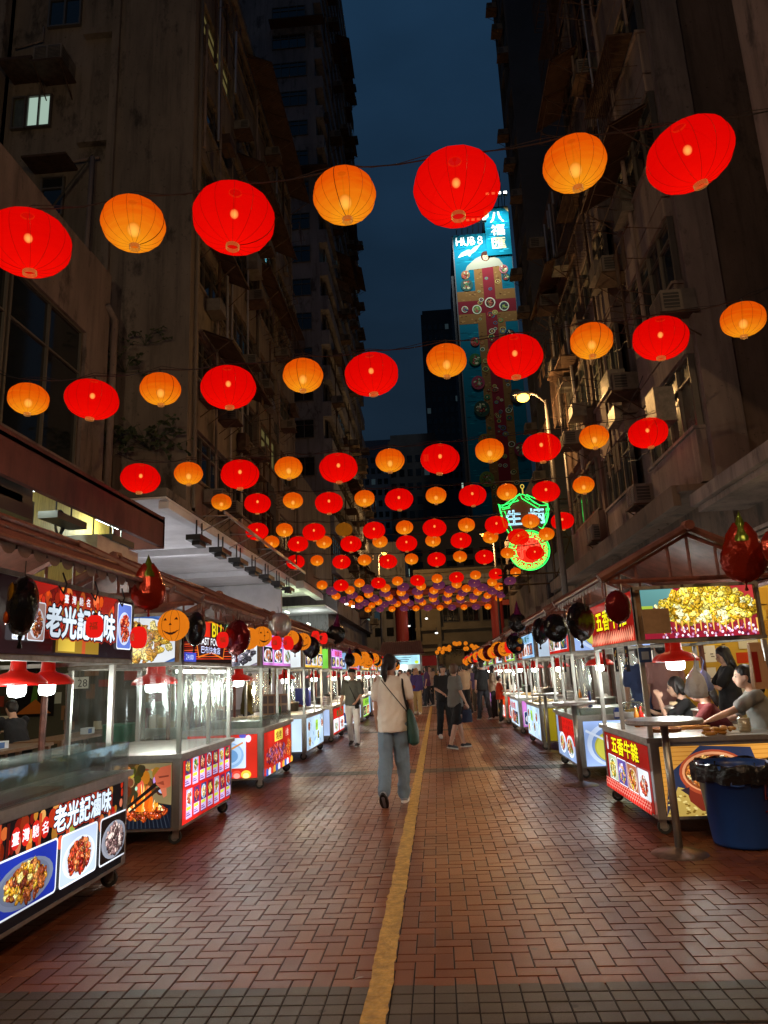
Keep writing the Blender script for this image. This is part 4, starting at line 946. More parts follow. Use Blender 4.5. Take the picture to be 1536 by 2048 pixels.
street_lamp('unseen street lamp added behind the viewer on the right pavement', 4.4, -9, 9.5, -.8, 2300, (1, .62, .32))  # out of view, added to light the foreground paving
street_lamp('unseen street lamp added behind the viewer on the left pavement', -6.2, -4, 9.5, .8, 1200, (1, .80, .50))  # second added lamp, paler, brightening the paving at left

# ------------------------------------------------------------------ neon sign
NS = thing('neon_pawn_sign', 'green bordered neon pawn shop sign, white characters above a red disc, hung on scaffold', 'neon sign', (4.6, 34, 6.3))
def key_border(pts, sc, m, closed=False):
    """Greek key running along a path"""
    mb = MB(); P = [Vector(p) for p in pts]
    lens = [0]
    for i in range(len(P)-1): lens.append(lens[-1]+(P[i+1]-P[i]).length)
    tot = lens[-1]; n = max(4, int(tot/(sc*1.6)))
    def at(s, off):
        s = min(max(s, 0), tot-1e-4); i = max(j for j in range(len(lens)) if lens[j] <= s); i = min(i, len(P)-2)
        d = (P[i+1]-P[i]).normalized(); nrm = Vector((-d.z, 0, d.x)); return P[i]+d*(s-lens[i])+nrm*off
    q = []
    for k in range(n):
        s0 = tot*k/n; l = tot/n
        for ds, of in ((0, 1), (.78, 1), (.78, .3), (.4, .3), (.4, .62), (.22, .62), (.22, 0), (1, 0), (1, 1)): q.append(at(s0+ds*l, of*sc))
    mb.tube(q, .020, 4)
    mb.tube([at(tot*i/60, -.06) for i in range(61)], .02, 4)
    return mb
neon_g = emat('green_neon', (.03, 1, .12), 2.6); neon_w = emat('white_neon', (.45, .85, 1), 1.7); neon_r = emat('red_neon', (1, .12, .06), 1.3)
def NP(px, py, d=0): v = atY(px, py, 34); v.y = 34-d; return v
top = [NP(*p, .12) for p in ((1015, 1068), (1008, 1056), (1001, 1040), (998, 1022), (997, 1008), (1002, 1014), (1014, 1013), (1024, 1001), (1034, 990), (1044, 987), (1056, 992), (1068, 1004), (1082, 1010), (1097, 1008), (1099, 1030), (1095, 1046), (1085, 1060))]
key_border(top, -.25, None).build('green_border', neon_g, NS)
cc = NP(1058, 1101, .12); rr = (NP(1096, 1101)-NP(1020, 1101)).length/2
circ = [cc+Vector((math.cos(R(a))*rr, 0, math.sin(R(a))*rr)) for a in range(100, 461, 10)]
key_border(circ, .25, None).build('green_ring', neon_g, NS)
mb = MB(); q = [p+Vector((0, .16, 0)) for p in top]; mb.add(q, [tuple(range(len(q)))]); mb.build('upper_plate', mat('dark_red_plate', (.10, .015, .01), .5, emis=(1, .05, .02), e_str=.02), NS)
mb = MB(); mb.tube([cc+Vector((0, .12, 0)), cc+Vector((0, .22, 0))], rr, 32); mb.build('red_disc', mat('red_disc', (.45, .02, .015), .4, emis=(1, .02, .01), e_str=.75), NS)
mb = MB(); tp = NP(1044, 976, .1); mb.tube([tp+Vector((.08*math.cos(a), 0, .10*math.sin(a)+.05)) for a in [i*.6 for i in range(12)]], .02, 4); mb.tube([tp+Vector((0, 0, -.05)), tp+Vector((0, 0, -.3))], .03, 4); mb.build('yellow_hook', emat('yellow_neon', (1, .7, .1), .9), NS)
def neon_text(ch, c, h, m, nm):
    cu = bpy.data.curves.new('t', 'FONT'); cu.body = ch; cu.size = h; cu.align_x = 'CENTER'; cu.align_y = 'CENTER'; cu.fill_mode = 'NONE'; cu.bevel_depth = .022*h; cu.bevel_resolution = 0; cu.resolution_u = 2
    o = bpy.data.objects.new('t', cu); COL.objects.link(o); me = bpy.data.meshes.new_from_object(o.evaluated_get(bpy.context.evaluated_depsgraph_get())); bpy.data.objects.remove(o)
    me.materials.clear(); me.materials.append(m)
    for v in me.vertices: v.co = Vector((v.co.x, -v.co.z, v.co.y))
    me.name = nm; return put(me, nm, NS, c)
neon_text('生', NP(1027, 1040, .2), .80, neon_w, 'neon_character'); neon_text('炳', NP(1072, 1036, .2), .80, neon_w, 'neon_character'); neon_text('押', NP(1056, 1101, .22), 1.15, neon_r, 'neon_character')
mb = MB()
for z in (5.4, 5.9, 7.6, 9.5): mb.tube([(3.2, 34.4, z), (7.0, 34.4, z)], .035, 4)
for x in (3.4, 4.6, 5.9, 6.9): mb.tube([(x, 34.4, 5.0), (x, 34.4, 10.2)], .035, 4)
mb.tube([(5.9, 34.4, 9.5), (7.0, 34.4, 6.8)], .03, 4); mb.tube([(5.9, 34.4, 5.6), (7.0, 34.4, 8)], .03, 4)
for x in (4.0, 5.3): mb.tube([(x, 34.4, 8.2), (x, 34.1, 8.2)], .03, 4); mb.tube([(x, 34.4, 7.0), (x, 34.1, 7.0)], .03, 4)
mb.build('scaffold', M['rust'], NS)

# ------------------------------------------------------------------ food stalls
W_ = '#f2f5fb'
MEAT = ['#8a3a1c', '#b5602a', '#6b2a16', '#c98040', '#9c4a22']; YEL = ['#e0b030', '#f0cc50', '#c98f22', '#f5e08a', '#a86a18']; REDM = ['#b02818', '#d0482a', '#8a1a12', '#e07a4a']
GRN = ['#4a8a2a', '#c8b040', '#b04828', '#e8d890', '#2f6a2a']; SEA = ['#d86a3a', '#e8a070', '#c04020', '#f0d0b0', '#8a2a1a']; NOOD = ['#e8c888', '#d0a050', '#f2e2b8', '#b07030']
def b_title(b, txt, u, v, h, w_=None, col='#dff0ff', edge='#101830', bold=.06):
    b.text(txt, u, v, h, '#b8301c', w_, .24); b.text(txt, u, v, h, '#0a0d1c', w_, .19); b.text(txt, u, v, h, '#e4f2ff', w_, .075)
def s_braised_front(b):
    b.bokeh(60, ['#ff7a30', '#ffb060', '#d03018', '#802010'], .05, (0, .28, b.W, .34))
    for i in range(9): u = b.r.uniform(.3, b.W-.1); b.rect(u, .36, .03, b.r.uniform(.1, .26), b.r.choice(['#7a1c10', '#b0401c', '#d06a30', '#3a0d0a']))
    for i in range(4): b.ell(u := .52+i*.105, .47, .047, .062, '#c02018'); b.text('臺灣馳名'[i], .485+i*.105, .435, .07, W_, .07, .03)
    b_title(b, '老光記滷味', .94, .41, .155, .80)
    for u, bgc, pl, pal, n in ((.30, '#1c2f9a', '#707890', YEL+MEAT, 90), (1.02, '#b8c8e8', '#d8e0ee', REDM+MEAT, 80), (1.545, '#140c0a', '#8a8c98', ['#7a5a5a', '#b0908a', '#4a3434', '#d8c0b8'], 70)):
        b.picture(u, .06, .70 if u < 1 else .50 if u < 1.3 else .46, .32, bgc, pl, pal, n, size=.024)
def s_braised_top(b):
    o = .31
    b.rect(0, 0, b.W, b.H, '#1a0c0e'); b.poly([(o+.2, .10), (o+1.5, .12), (o+1.5, .45), (o+.2, .45)], '#5a1410')
    b.bokeh(110, ['#ff5a20', '#ffb040', '#d02818', '#801810'], .04, (o+.2, .14, 1.2, .31)); b.poly([(o+.2, .32), (o+.55, .45), (o+.2, .45)], '#a01c14'); b.poly([(o+1.2, .45), (o+1.15, .2), (o+1.42, .45)], '#8a1810'); b.poly([(o+.62, .16), (o+.7, .45), (o+.66, .45)], '#e07030')
    b.rect(o+.55, .02, .60, .10, '#8a6a1c'); b.rect(o+.58, .03, .22, .08, '#d0b040'); b.rect(o+.9, .02, .05, .09, '#b04a20')
    for i in range(4): b.ell(o+.66+i*.10, .375, .036, .044, '#b8281c'); b.text('臺灣馳名'[i], o+.632+i*.10, .35, .054, W_, .054, .05)
    b_title(b, '老光記滷味', o+.42, .12, .205, .98)
    b.picture(o+1.44, .07, .26, .36, '#5a70c0', '#c0c8e0', REDM, 40, size=.018); b.picture(o+.04, .08, .13, .24, '#c8d0e8', None, REDM, 14, size=.014); b.picture(o+.19, .08, .19, .24, '#a08078', '#c8c8d0', MEAT, 22, size=.016)
def s_fire_end(b):
    k = b.W-.52; b.rect(0, 0, b.W, b.H, '#3a2a18'); b.poly([(k+.25, .25), (b.W, .2), (b.W, b.H), (k+.2, b.H)], '#7a6a48')
    b.bokeh(60, ['#e0a050', '#d08030', '#b0a060', '#604018', '#8a5a2a', '#503820'], .055, (k-.1, .25, .6, .32)); b.bokeh(9, ['#e8eeff', '#d0d8ff'], .035, (k, .3, .5, .26))
    b.poly([(0, 0), (b.W, 0), (b.W, .2), (k+.3, .23), (0, .12)], '#10141e')
    for i in range(14): b.poly([(k+i*.04, 0), (k+i*.04+.008, 0), (k+i*.034+.03, .17), (k+i*.034+.022, .17)], '#2c323c')
    b.blobs(k+.24, .15, .23, .055, ['#c04818', '#e07a2a', '#8a2a10', '#6a2410', '#f0a040', '#a83c14'], 70, .026)
    for i in range(46):
        u = k+.24+b.r.gauss(0, .085); v = .15+abs(b.r.gauss(0, .03)); h = .19*math.exp(-((u-k-.27)/.09)**2)*b.r.uniform(.4, 1.25)+.02; w2 = b.r.uniform(.006, .02); q = b.r.uniform(-.02, .03)
        b.poly([(u-w2, v), (u+w2, v), (u+w2*.7+q*.5, v+h*.55), (u+q, v+h), (u-w2*.6+q*.4, v+h*.5)], b.r.choice(['#f8a030', '#ffd070', '#e87018', '#fff0b0', '#d85810']))
    b.poly([(k+.06, .17), (k+.40, .43), (k+.42, .40), (k+.08, .155)], '#181210'); b.poly([(k+.12, .155), (k+.42, .38), (k+.44, .36), (k+.14, .145)], '#2a1c16')
    b.poly([(k+.36, .47), (k+.42, .54), (k+.52, .56), (k+.52, .37), (k+.44, .34), (k+.38, .39)], '#b8583c'); b.poly([(k+.38, .40), (k+.45, .42), (k+.46, .38)], '#8a3c28'); b.poly([(k+.40, .46), (k+.50, .47), (k+.50, .455), (k+.41, .445)], '#7a3424'); b.poly([(k+.42, .35), (k+.455, .27), (k+.485, .29), (k+.48, .36)], '#c0684a')
def s_menu_front(b):
    n = 7; cw = (b.W-.08)/n; b.rect(0, 0, b.W, b.H, '#d8241a')
    for j in range(2):
        for i in range(n):
            u, v = .05+i*cw, .04+(1-j)*.285; c = ['#8a1a40', '#b8a8d0', '#8a2050', '#3a3a70'][(i+j) % 4]
            b.rect(u+.01, v, cw*.80, .265, c); b.rect(u+.012, v+.01, cw*.78, .10, '#d8b8e8'); b.rect(u+.02, v+.075, cw*.6, .03, '#d8e040'); b.rect(u+.02, v+.025, cw*.55, .010, '#6a3a8a'); b.rect(u+.02, v+.045, cw*.4, .008, '#6a3a8a')
            b.ell(u+cw*.43, v+.185, cw*.36, .068, ['#2a3a6a', '#e8e8f0', '#20242a', '#b0c8e8'][(i*3+j) % 4]); b.blobs(u+cw*.43, v+.185, cw*.25, .045, [YEL, GRN, SEA, REDM, NOOD][(i+2*j) % 5], 22, .017)
def s_bu_top(b):
    for i in range(9): b.poly([(0, .02+i*.02), (b.W, .05+i*.03), (b.W, .06+i*.03), (0, .03+i*.02)], ['#c03018', '#e05828', '#7a1810'][i % 3])
    b.rect(0, 0, .35, .09, '#3a4ab8'); b.text('24:00', .05, .02, .05, '#c8d8ff', .22); b.poly([(.4, .4), (.85, .45), (1.3, .41), (1.38, .25), (1.3, .04), (.85, .10), (.42, .04), (.34, .22)], '#d8701c')
    b.poly([(.42, .385), (.85, .43), (1.28, .39), (1.355, .25), (1.28, .06), (.85, .115), (.44, .06), (.36, .22)], '#2a1018')
    b.rect(.42, .27, .38, .16, '#d02818'); b.text('BU', .87, .28, .15, '#f8e020', .34, .06); b.text('FAST FOOD', .45, .185, .075, W_, .78, .05); b.text('巴布快食店', .5, .095, .075, '#c8d0f8', .66, .03)
    b.ell(1.45, .36, .09, .1, '#1a7a4a'); b.ell(1.45, .36, .07, .08, '#e8ffe8')
def s_food_end(pal, bgc='#5a78b0', pl='#2a58a0'):
    def f(b):
        b.rect(0, 0, b.W, b.H, bgc); b.ell(b.W*.62, b.H*.4, b.W*.52, b.H*.62, pl); b.ell(b.W*.62, b.H*.42, b.W*.47, b.H*.56, '#e8ecf0')
        b.blobs(b.W*.6, b.H*.45, b.W*.36, b.H*.42, pal, 110, .035)
    return f
def s_skewer_end(b):
    k = b.W-.62; b.rect(0, 0, b.W, b.H, '#c02a1c'); b.rrect(k, .13, .46, .40, '#c8d8f0', .02); b.ell(k+.23, .30, .2, .17, '#8ab0d8'); b.ell(k+.23, .31, .17, .14, '#a8c8e8'); b.ell(k+.23, .29, .12, .09, '#6a98c8')
    b.blobs(k+.09, .27, .07, .08, REDM+['#f0b0a0'], 30, .025); b.poly([(k+.05, .3), (k+.42, .48), (k+.43, .46), (k+.06, .27)], '#c8884a'); b.poly([(k+.16, .42), (k+.28, .52), (k+.3, .5), (k+.18, .40)], '#d09a60')
    for i in range(5): b.ell(k-.05+i*.13, .05, .07, .055, ['#e04838', '#f0c040', '#4060c0'][i % 3]); b.ell(k-.05+i*.13, .035, .045, .035, ['#f8a090', '#f8e090', '#a0b8f0'][i % 3])
    b.ell(k+.5, .52, .04, .05, '#f0d0e0'); b.ell(k+.42, .56, .05, .03, '#5050b0')
def s_squid_front(b):
    b.rect(0, 0, b.W, b.H, '#c0281c'); b.rrect(b.W*.36, .40, b.W*.3, .17, '#f0d850', .02); b.text('燒烤', b.W*.40, .42, .12, '#7a1c10', b.W*.22, .03); b.text('小食', b.W*.78, .42, .12, '#f8e8d8', .22, .0)
    b.blobs(b.W*.4, .24, b.W*.36, .12, ['#b8382a', '#e06a50', '#7a2030', '#a060a0'], 120, .035); b.blobs(b.W*.85, .25, b.W*.1, .12, ['#e08030', '#c85018'], 30, .03)
    for i in range(12): b.ell(.06+i*b.W/12, .035, .09, .06, ['#4060b8', '#e8e8f8', '#e04030', '#f0b040'][i % 4])
def s_plain_end(c, acc):
    def f(b):
        b.rect(0, 0, b.W, b.H, c); b.rrect(b.W-.36, .30, .09, .27, acc, .03); b.text('咖喱魚蛋', b.W-.345, .34, .05, '#303a20', .06); b.ell(b.W-.35, .12, .16, .14, W_); b.blobs(b.W-.33, .13, .1, .1, YEL+NOOD, 40, .028)
    return f
def s_blue_front(b):
    b.rect(0, 0, b.W, b.H, '#c0dcf4')
    for i in range(26): b.ell(b.r.uniform(.1, b.W-.1), b.r.uniform(.05, b.H-.05), b.r.uniform(.02, .12), .012, b.r.choice(['#80b0d8', '#f4f8ff', '#5a90c0']), 8, b.r.uniform(-1, 1))
    for (u, v, p) in ((.25, .42, MEAT), (.28, .14, YEL), (b.W*.62, .2, GRN), (b.W*.85, .4, SEA)): b.ell(u, v, .13, .1, '#e8f0f8'); b.ell(u, v, .105, .08, '#5a3020'); b.blobs(u, v, .08, .06, p, 24, .022)
    b.rrect(b.W*.42, .30, .30, .2, '#a8d850', .05); b.text('豆腐花', b.W*.42+.03, .36, .08, '#20501c', .24)
def s_beef_front(b):
    b.rect(0, 0, b.W, b.H, '#8e1a14'); b.ell(.12, .47, .035, .075, '#f4e8e0'); b.ell(.12, .50, .02, .03, '#c02018'); b.text('老記', .085, .40, .05, W_, .07)
    b.text('五香牛雜', .30, .385, .17, '#3a0a06', 1.06, .14); b.text('五香牛雜', .30, .39, .165, '#f8e818', 1.05, .05)
    for i, p in enumerate((GRN+YEL, ['#6a4ab0', '#e0a040', '#5a8a3a', '#d0d0f0'], SEA+YEL, REDM+['#f8e8e0'])):
        b.picture(.10+i*.41, .10, .36, .255, ['#b0c0a0', '#5a4a90', '#b06a4a', '#e8eef4'][i], ['#e8e8d8', None, '#e0c8b0', '#f4f6fa'][i], p, 46, size=.024)
    for j in range(3):
        for i in range(24): u = (i+.5*(j % 2))*b.W/23; b.ell(u, .075-j*.028, .045, .035, '#f09080', 12); b.ell(u, .070-j*.028, .036, .028, '#c81c12', 12)
def s_beef_top(b):
    b.rect(0, 0, b.W, b.H, '#8e1a14'); b.ell(.1, .3, .035, .09, '#f4e8e0'); b.text('五香牛雜', .24, .15, .22, '#3a0a06', 1.3, .10); b.text('五香牛雜', .24, .155, .215, '#f8e818', 1.29, .05)
    for j in range(3):
        for i in range(24): u = (i+.5*(j % 2))*b.W/23; b.poly([(u-.05, .0), (u-.03, .07-j*.02), (u, .125-j*.03+b.r.uniform(0, .03)), (u+.03, .07-j*.02), (u+.05, 0)], '#f09878'); b.poly([(u-.04, .0), (u-.02, .055-j*.02), (u, .105-j*.03), (u+.02, .055-j*.02), (u+.04, 0)], '#c02014')
def s_pot_end(b):
    b.rect(0, 0, b.W, b.H, '#c88a3a')
    for i in range(18): b.rect(0, i*.035, b.W, .006, '#a86a24')
    b.poly([(.0, .02), (.05, .34), (.35, .62), (.78, .55), (.85, .3), (.5, .0), (0, 0)], '#2a3048'); b.poly([(.0, 0), (.12, .24), (.35, .18), (.45, 0)], '#c0a050')
    for i in range(60): b.ell(.02+b.r.random()*.36, b.r.random()*.18, .014, .008, b.r.choice(['#e8d080', '#806020']), 6, same=i % 6 != 0)
    b.L += 1
    b.poly([(.17, .30), (.72, .30), (.66, .08), (.52, .02), (.30, .04), (.21, .12)], '#7a2c1c'); b.ell(.445, .345, .30, .195, '#a8482a', 28); b.ell(.445, .35, .275, .172, '#e09868', 28); b.ell(.445, .345, .255, .155, '#8a4420', 28)
    b.blobs(.44, .34, .22, .125, ['#e8b060', '#f2d090', '#d08838', '#f8e6c0', '#b86a2c'], 90, .034, 1.9); b.poly([(.13, .22), (.21, .24), (.2, .17)], '#30242a')
def s_tripe_top(b):
    b.rect(0, 0, b.W, b.H, '#8a1c2c'); b.rect(0, .28, .3, .2, '#5a8a88'); b.rect(.72, .22, .4, .26, '#c03838'); b.rect(0, .2, .1, .1, '#a8c040')
    for j in range(120): b.ell(.14+b.r.random()*.9, b.r.random()*.11, .011, .013, b.r.choice(['#f0e8f4', '#c08ab0', '#5a1830']), 6, same=j % 6 != 0)
    b.L += 1; b.blobs(.57, .255, .47, .12, ['#e8c838', '#f4e070', '#d0a428', '#f8f0b0', '#b88a1c'], 170, .034, 1.6); b.blobs(.57, .37, .3, .09, ['#e8c838', '#f4e070', '#d0a428'], 60, .034, 1.7)
    for i in range(16): u = .16+i*.055; b.poly([(u, .15), (u+.016, .15), (u+.011, .02+b.r.random()*.05), (u+.004, .02+b.r.random()*.05)], '#e8b050')
def s_soup_end(b):
    b.rect(0, 0, b.W, b.H, '#9ab4e8'); b.ell(.36, .27, .33, .28, '#c8d8f4', 28); b.ell(.38, .26, .29, .24, '#7a98d0', 28); b.ell(.38, .24, .255, .205, '#b8b040', 28); b.ell(.38, .235, .235, .185, '#d0cc50', 28)
    b.poly([(.02, .44), (.36, .27), (.37, .29), (.03, .47)], '#d8e4f8'); 
    for i in range(6): b.ell(.3+i*.04, .19+.02*(i % 3), .035, .015, '#e8e490', 10)
def s_redwhite_front(b):
    b.rect(0, 0, b.W, b.H, '#8aa0c8'); b.rect(b.W*.25, .22, b.W*.75, .4, '#c81a14'); b.rect(b.W*.1, .34, b.W*.2, .25, '#7a2018')
    for i in range(9):
        for j in range(3): b.text('魚蛋燒賣煎釀三寶'[(i+j) % 8], b.W*.28+i*.14, .50-j*.085, .05, '#5a0a08', .05)
    for u in (.45, 1.15): b.ell(u, .20, .28, .15, '#e8f0f8'); b.ell(u, .2, .24, .12, '#b8c8e0'); b.blobs(u, .2, .18, .09, SEA+GRN, 50, .028)
def s_generic(seed):
    def f(b):
        q = random.Random(seed); bgc = q.choice(['#c02a1c', '#c8dcf0', '#e0b040', '#c878c8', '#f0d850', '#90c840', '#d84a20', '#8ab8e0', '#8a1a14', '#b81c14']); b.rect(0, 0, b.W, b.H, bgc)
        dark = bgc in ('#c02a1c', '#8a1a14', '#d84a20')
        n = q.choice([2, 3, 4]); cw = b.W/n
        for i in range(n): b.picture(i*cw+.03, .04, cw-.06, b.H*.52, q.choice(['#2a3a6a', '#e8eef4', '#b06a4a', '#1c1c24']), q.choice(['#e8e8f0', None]), q.choice([YEL, MEAT, SEA, GRN, NOOD, REDM]), 16, size=.03)
        b.text(q.choice(['煎釀三寶', '碗仔翅', '雞蛋仔', '格仔餅', '臭豆腐', '鮮果汁', '魚蛋燒賣']), b.W*.2, b.H*.66, b.H*.26, '#f8e830' if dark else q.choice(['#c02018', '#1a5a2a', '#20308a']), b.W*.6, .05)
    return f
def roof_mesh(L, nseg=None):
    """local: x into the stall from the street, y along it; eave at x=-.30, ridge .48, back eave 1.35"""
    k = ('roof', round(L, 2))
    if k in _mesh: return _mesh[k]
    m = MB(); n = int(L/.075)*2
    for (xa, za, xb, zb) in ((-.30, 2.20, .48, 2.60), (.48, 2.60, 1.38, 2.18)):
        vs = []
        for i in range(n+1):
            y = L*i/n; dz = .018 if i % 2 else 0
            vs += [(xa, y, za+dz), (xb, y, zb+dz), (xa, y, za+dz-.025), (xb, y, zb+dz-.025)]
        fs = []
        for i in range(n): a = 4*i; fs += [(a, a+1, a+5, a+4), (a+2, a+6, a+7, a+3)]
        m.add(vs, fs, 0)
    for i in range(int(L/.15)):                                      # hanging tile ends
        y = .075+.15*i; m.add([(-.31, y+.07*math.cos(R(a)), 2.195-.055*math.sin(R(a))) for a in (0, 30, 60, 90, 120, 150, 180)]+[(-.31, y-.07, 2.2), (-.31, y+.07, 2.2)], [(0, 1, 2, 3, 4, 5, 6, 7, 8)], 0)
    m.tube([(-.32, -.08, 2.215), (-.32, L+.05, 2.215)], .018, 8, 1); m.tube([(.12, -.1, 2.44), (.12, L+.06, 2.44)], .014, 8, 1); m.tube([(.48, -.12, 2.635), (.48, L+.08, 2.635)], .028, 8, 1); m.tube([(1.36, -.05, 2.2), (1.36, L, 2.2)], .025, 6, 1)
    m.tube([(.48, -.16, 2.64), (.48, -.05, 2.65)], .045, 8, 1)
    for i in range(2, int(L/.4)): m.tube([(-.3, i*.4, 2.12), (-.3, i*.4+.05, 2.06), (-.3, i*.4+.02, 2.0), (-.3, i*.4-.04, 2.04)], .006, 4, 2)
    for y in (-.06, L+.02): m.tube([(-.34, y, 2.21), (.48, y, 2.63), (1.42, y, 2.18)], .045, 8, 0)
    for y in (-.02, L-.03):
        m.tube([(-.30, y, 2.19), (.48, y, 2.58), (1.37, y, 2.17)], .03, 6, 1); m.tube([(-.25, y, 2.18), (1.3, y, 2.17)], .022, 5, 1)
        for x in (.0, .30, .48, .72, 1.0): m.tube([(x, y, 2.18), (x, y, 2.18+(.40*(1-abs(x-.48)/.8)))], .014, 4, 1)
    _mesh[k] = m; return m
def mirrored(mb, x0, sg, yo, zo=0):
    o = MB(); o.v = [(x0+sg*x, y+yo, z+zo) for x, y, z in mb.v]; o.f = [f if sg > 0 else f[::-1] for f in mb.f]; o.m = mb.m; o.c = mb.c; return o
STALL = []
def stall(sg, y0, L, label, front, end, tfront, tend, style='open', roof=2.45, group=None, Dp=1.15, near=False):
    x0 = -2.47 if sg < 0 else 1.83
    t = thing('food_stall', label, 'food stall', (x0+sg*Dp/2, y0+L/2, 0), group=group)
    X = lambda x: x0+sg*x
    def B(mb, a, b_, y_0, y_1, z0, z1, m=0): mb.box(X(a), X(b_), y_0, y_1, z0, z1, m)
    mb = MB()
    B(mb, .035, Dp-.035, y0+.035, y0+L-.035, .16, .76, 1)
    for xx in (0, Dp-.07):
        for yy in (y0, y0+L-.07): B(mb, xx, xx+.07, yy, yy+.07, .135, .765)
    for yy in (y0+.002, y0+L-.05): B(mb, .07, Dp-.07, yy, yy+.046, .13, .157); B(mb, .07, Dp-.07, yy, yy+.046, .735, .765)
    for xx in (.002, Dp-.05): B(mb, xx, xx+.046, y0+.07, y0+L-.07, .13, .157); B(mb, xx, xx+.046, y0+.07, y0+L-.07, .735, .765)
    mb.build('cart_body', [M['steel'], M['steel_dark']], t)
    mb = MB(); B(mb, -.03, Dp+.03, y0-.03, y0+L+.03, .768, .81); mb.build('counter_top', M['steel'], t)
    for xx in (.055, Dp-.08):
        for yy in (y0+.09, y0+L-.12):
            o = thing('caster', None, None, (X(xx), yy, 0)); o.parent = t; o.location = Vector((X(xx), yy, 0))-WL(t)
            c = MB(); c.box(X(xx)-.03, X(xx)+.03, yy-.022, yy-.015, .05, .128); c.box(X(xx)-.03, X(xx)+.03, yy+.015, yy+.022, .05, .128); c.box(X(xx)-.04, X(xx)+.04, yy-.035, yy+.035, .1285, .134); c.build('fork', M['steel'], o)
            c = MB(); c.tube([(X(xx)+sg*.012, yy-.014, .062), (X(xx)+sg*.012, yy+.014, .062)], .061, 18, 0); c.tube([(X(xx)+sg*.012, yy-.0147, .062), (X(xx)+sg*.012, yy+.0147, .062)], .036, 14, 1); c.build('wheel', [M['rubber'], M['wheel']], o)
    for xx in (.0, Dp-.05):
        for yy in (y0+.01, y0+L-.06):
            q_ = .12 if style == 'case' and xx == 0 else 0; mb = MB(); B(mb, xx+.005+q_, xx+.045+q_, yy, yy+.04, .81, 1.625); mb.build('post', M['steel'], t)
    if style != 'case':
        mb = MB(); B(mb, .005, .04, y0+L*.52, y0+L*.52+.035, .81, 1.625); mb.build('post', M['steel'], t)
    mb = MB()
    B(mb, .0, .06, y0, y0+L, 1.628, 1.66); B(mb, Dp-.06, Dp, y0, y0+L, 1.628, 1.66); B(mb, .06, Dp-.06, y0, y0+.06, 1.628, 1.66); B(mb, .06, Dp-.06, y0+L-.06, y0+L, 1.628, 1.66)
    B(mb, .012, .085, y0+.012, y0+L-.012, 1.66, 2.13, 1); B(mb, .085, Dp-.01, y0+.012, y0+.085, 1.66, 2.13, 1)
    B(mb, 0, .012, y0, y0+.03, 1.66, 2.15); B(mb, 0, .012, y0+L-.03, y0+L, 1.66, 2.15); B(mb, 0, .012, y0+.03, y0+L-.03, 2.12, 2.15)
    B(mb, .0, .03, y0-.0, y0+.012, 1.66, 2.15); B(mb, Dp-.04, Dp-.01, y0, y0+.012, 1.66, 2.15); B(mb, .03, Dp-.04, y0, y0+.012, 2.12, 2.15)
    mb.build('sign_box', [M['steel_dark'], M['board']], t)
    def board(nm, W, H, fn, on_front, z, seed):
        b = Board(W, H, '#0c0a0c', seed); fn(b)
        if on_front:
            yo = (y0+(L-W)/2) if sg < 0 else (y0+(L+W)/2)
            b.build(nm, t, (X(0) - sg*.0015, yo, z), (0, 1 if sg < 0 else -1, 0), (-sg, 0, 0))
        else:
            xo = X(.075+W) if sg < 0 else X(.075)
            b.build(nm, t, (xo, y0-.0015, z), (1, 0, 0), (0, -1, 0))
    sd = int(y0*10)
    # lit panels sit proud of the body inside the steel edges
    board('picture_panel', L-.16, .575, front, True, .157, sd); board('picture_panel', Dp-.16, .575, end, False, .157, sd+1)
    board('sign_panel', L-.07, .45, tfront, True, 1.666, sd+2); board('sign_panel', Dp-.14, .45, tend, False, 1.666, sd+3)
    rm = mirrored(roof_mesh(roof), x0, sg, y0-.40 if sg < 0 else y0-.2)
    rm.build('roof', [M['tile'], M['pipe'], M['cable']], t)
    mb = MB()
    for yy in (y0-.12, y0+roof-.35): mb.tube([(X(1.3), yy, 0), (X(1.3), yy, 2.2)], .03, 6)
    mb.tube([(X(1.3), y0-.12, 2.15), (X(1.3), y0+roof-.35, 2.15)], .03, 6)
    mb.build('rear_frame', M['pipe'], t)
    r = random.Random(sd)
    if style == 'case':
        mb = MB(); zt = 1.02
        B(mb, .0, .006, y0+.0, y0+L, .812, zt); B(mb, .006, .42, y0+L-.006, y0+L, .812, zt); B(mb, .0, .42, y0, y0+L, zt, zt+.006); B(mb, .30, .306, y0+.01, y0+L-.01, .812, zt); B(mb, .006, .30, y0+.01, y0+L-.01, .91, .914)
        for k in (.33, .66): B(mb, .006, .30, y0+L*k, y0+L*k+.005, .915, zt)
        mb.build('acrylic_case', M['glass'], t)
        mb = MB(); B(mb, .04, .28, y0+.3, y0+1.2, .811, .83); mb.build('chopping_board', M['wood'], t)
    if style == 'film':
        mb = MB(); n = 26
        def sheet(p0, p1, z0, z1):
            vs = []; p0 = Vector(p0); p1 = Vector(p1); nd = Vector((-(p1-p0).y, (p1-p0).x, 0)).normalized()
            for i in range(n+1):
                for j in range(9):
                    q = p0.lerp(p1, i/n); z = z0+(z1-z0)*j/8; d = .012*math.sin(i*2.1+1.3*math.sin(z*3))+.01*noise.noise((i*.7, z*3, 1)); vs.append((q.x+nd.x*d, q.y+nd.y*d, z))
            mb.add(vs, [(i*9+j, (i+1)*9+j, (i+1)*9+j+1, i*9+j+1) for i in range(n) for j in range(8)])
        sheet((X(-.012), y0, 0), (X(-.012), y0+L, 0), .83, 1.62); sheet((X(0), y0-.012, 0), (X(Dp), y0-.012, 0), .83, 1.62); sheet((X(.05), y0+L-.01, 0), (X(Dp), y0+L-.01, 0), .83, 1.6)
        mb.build('plastic_film', M['film'], t, True)
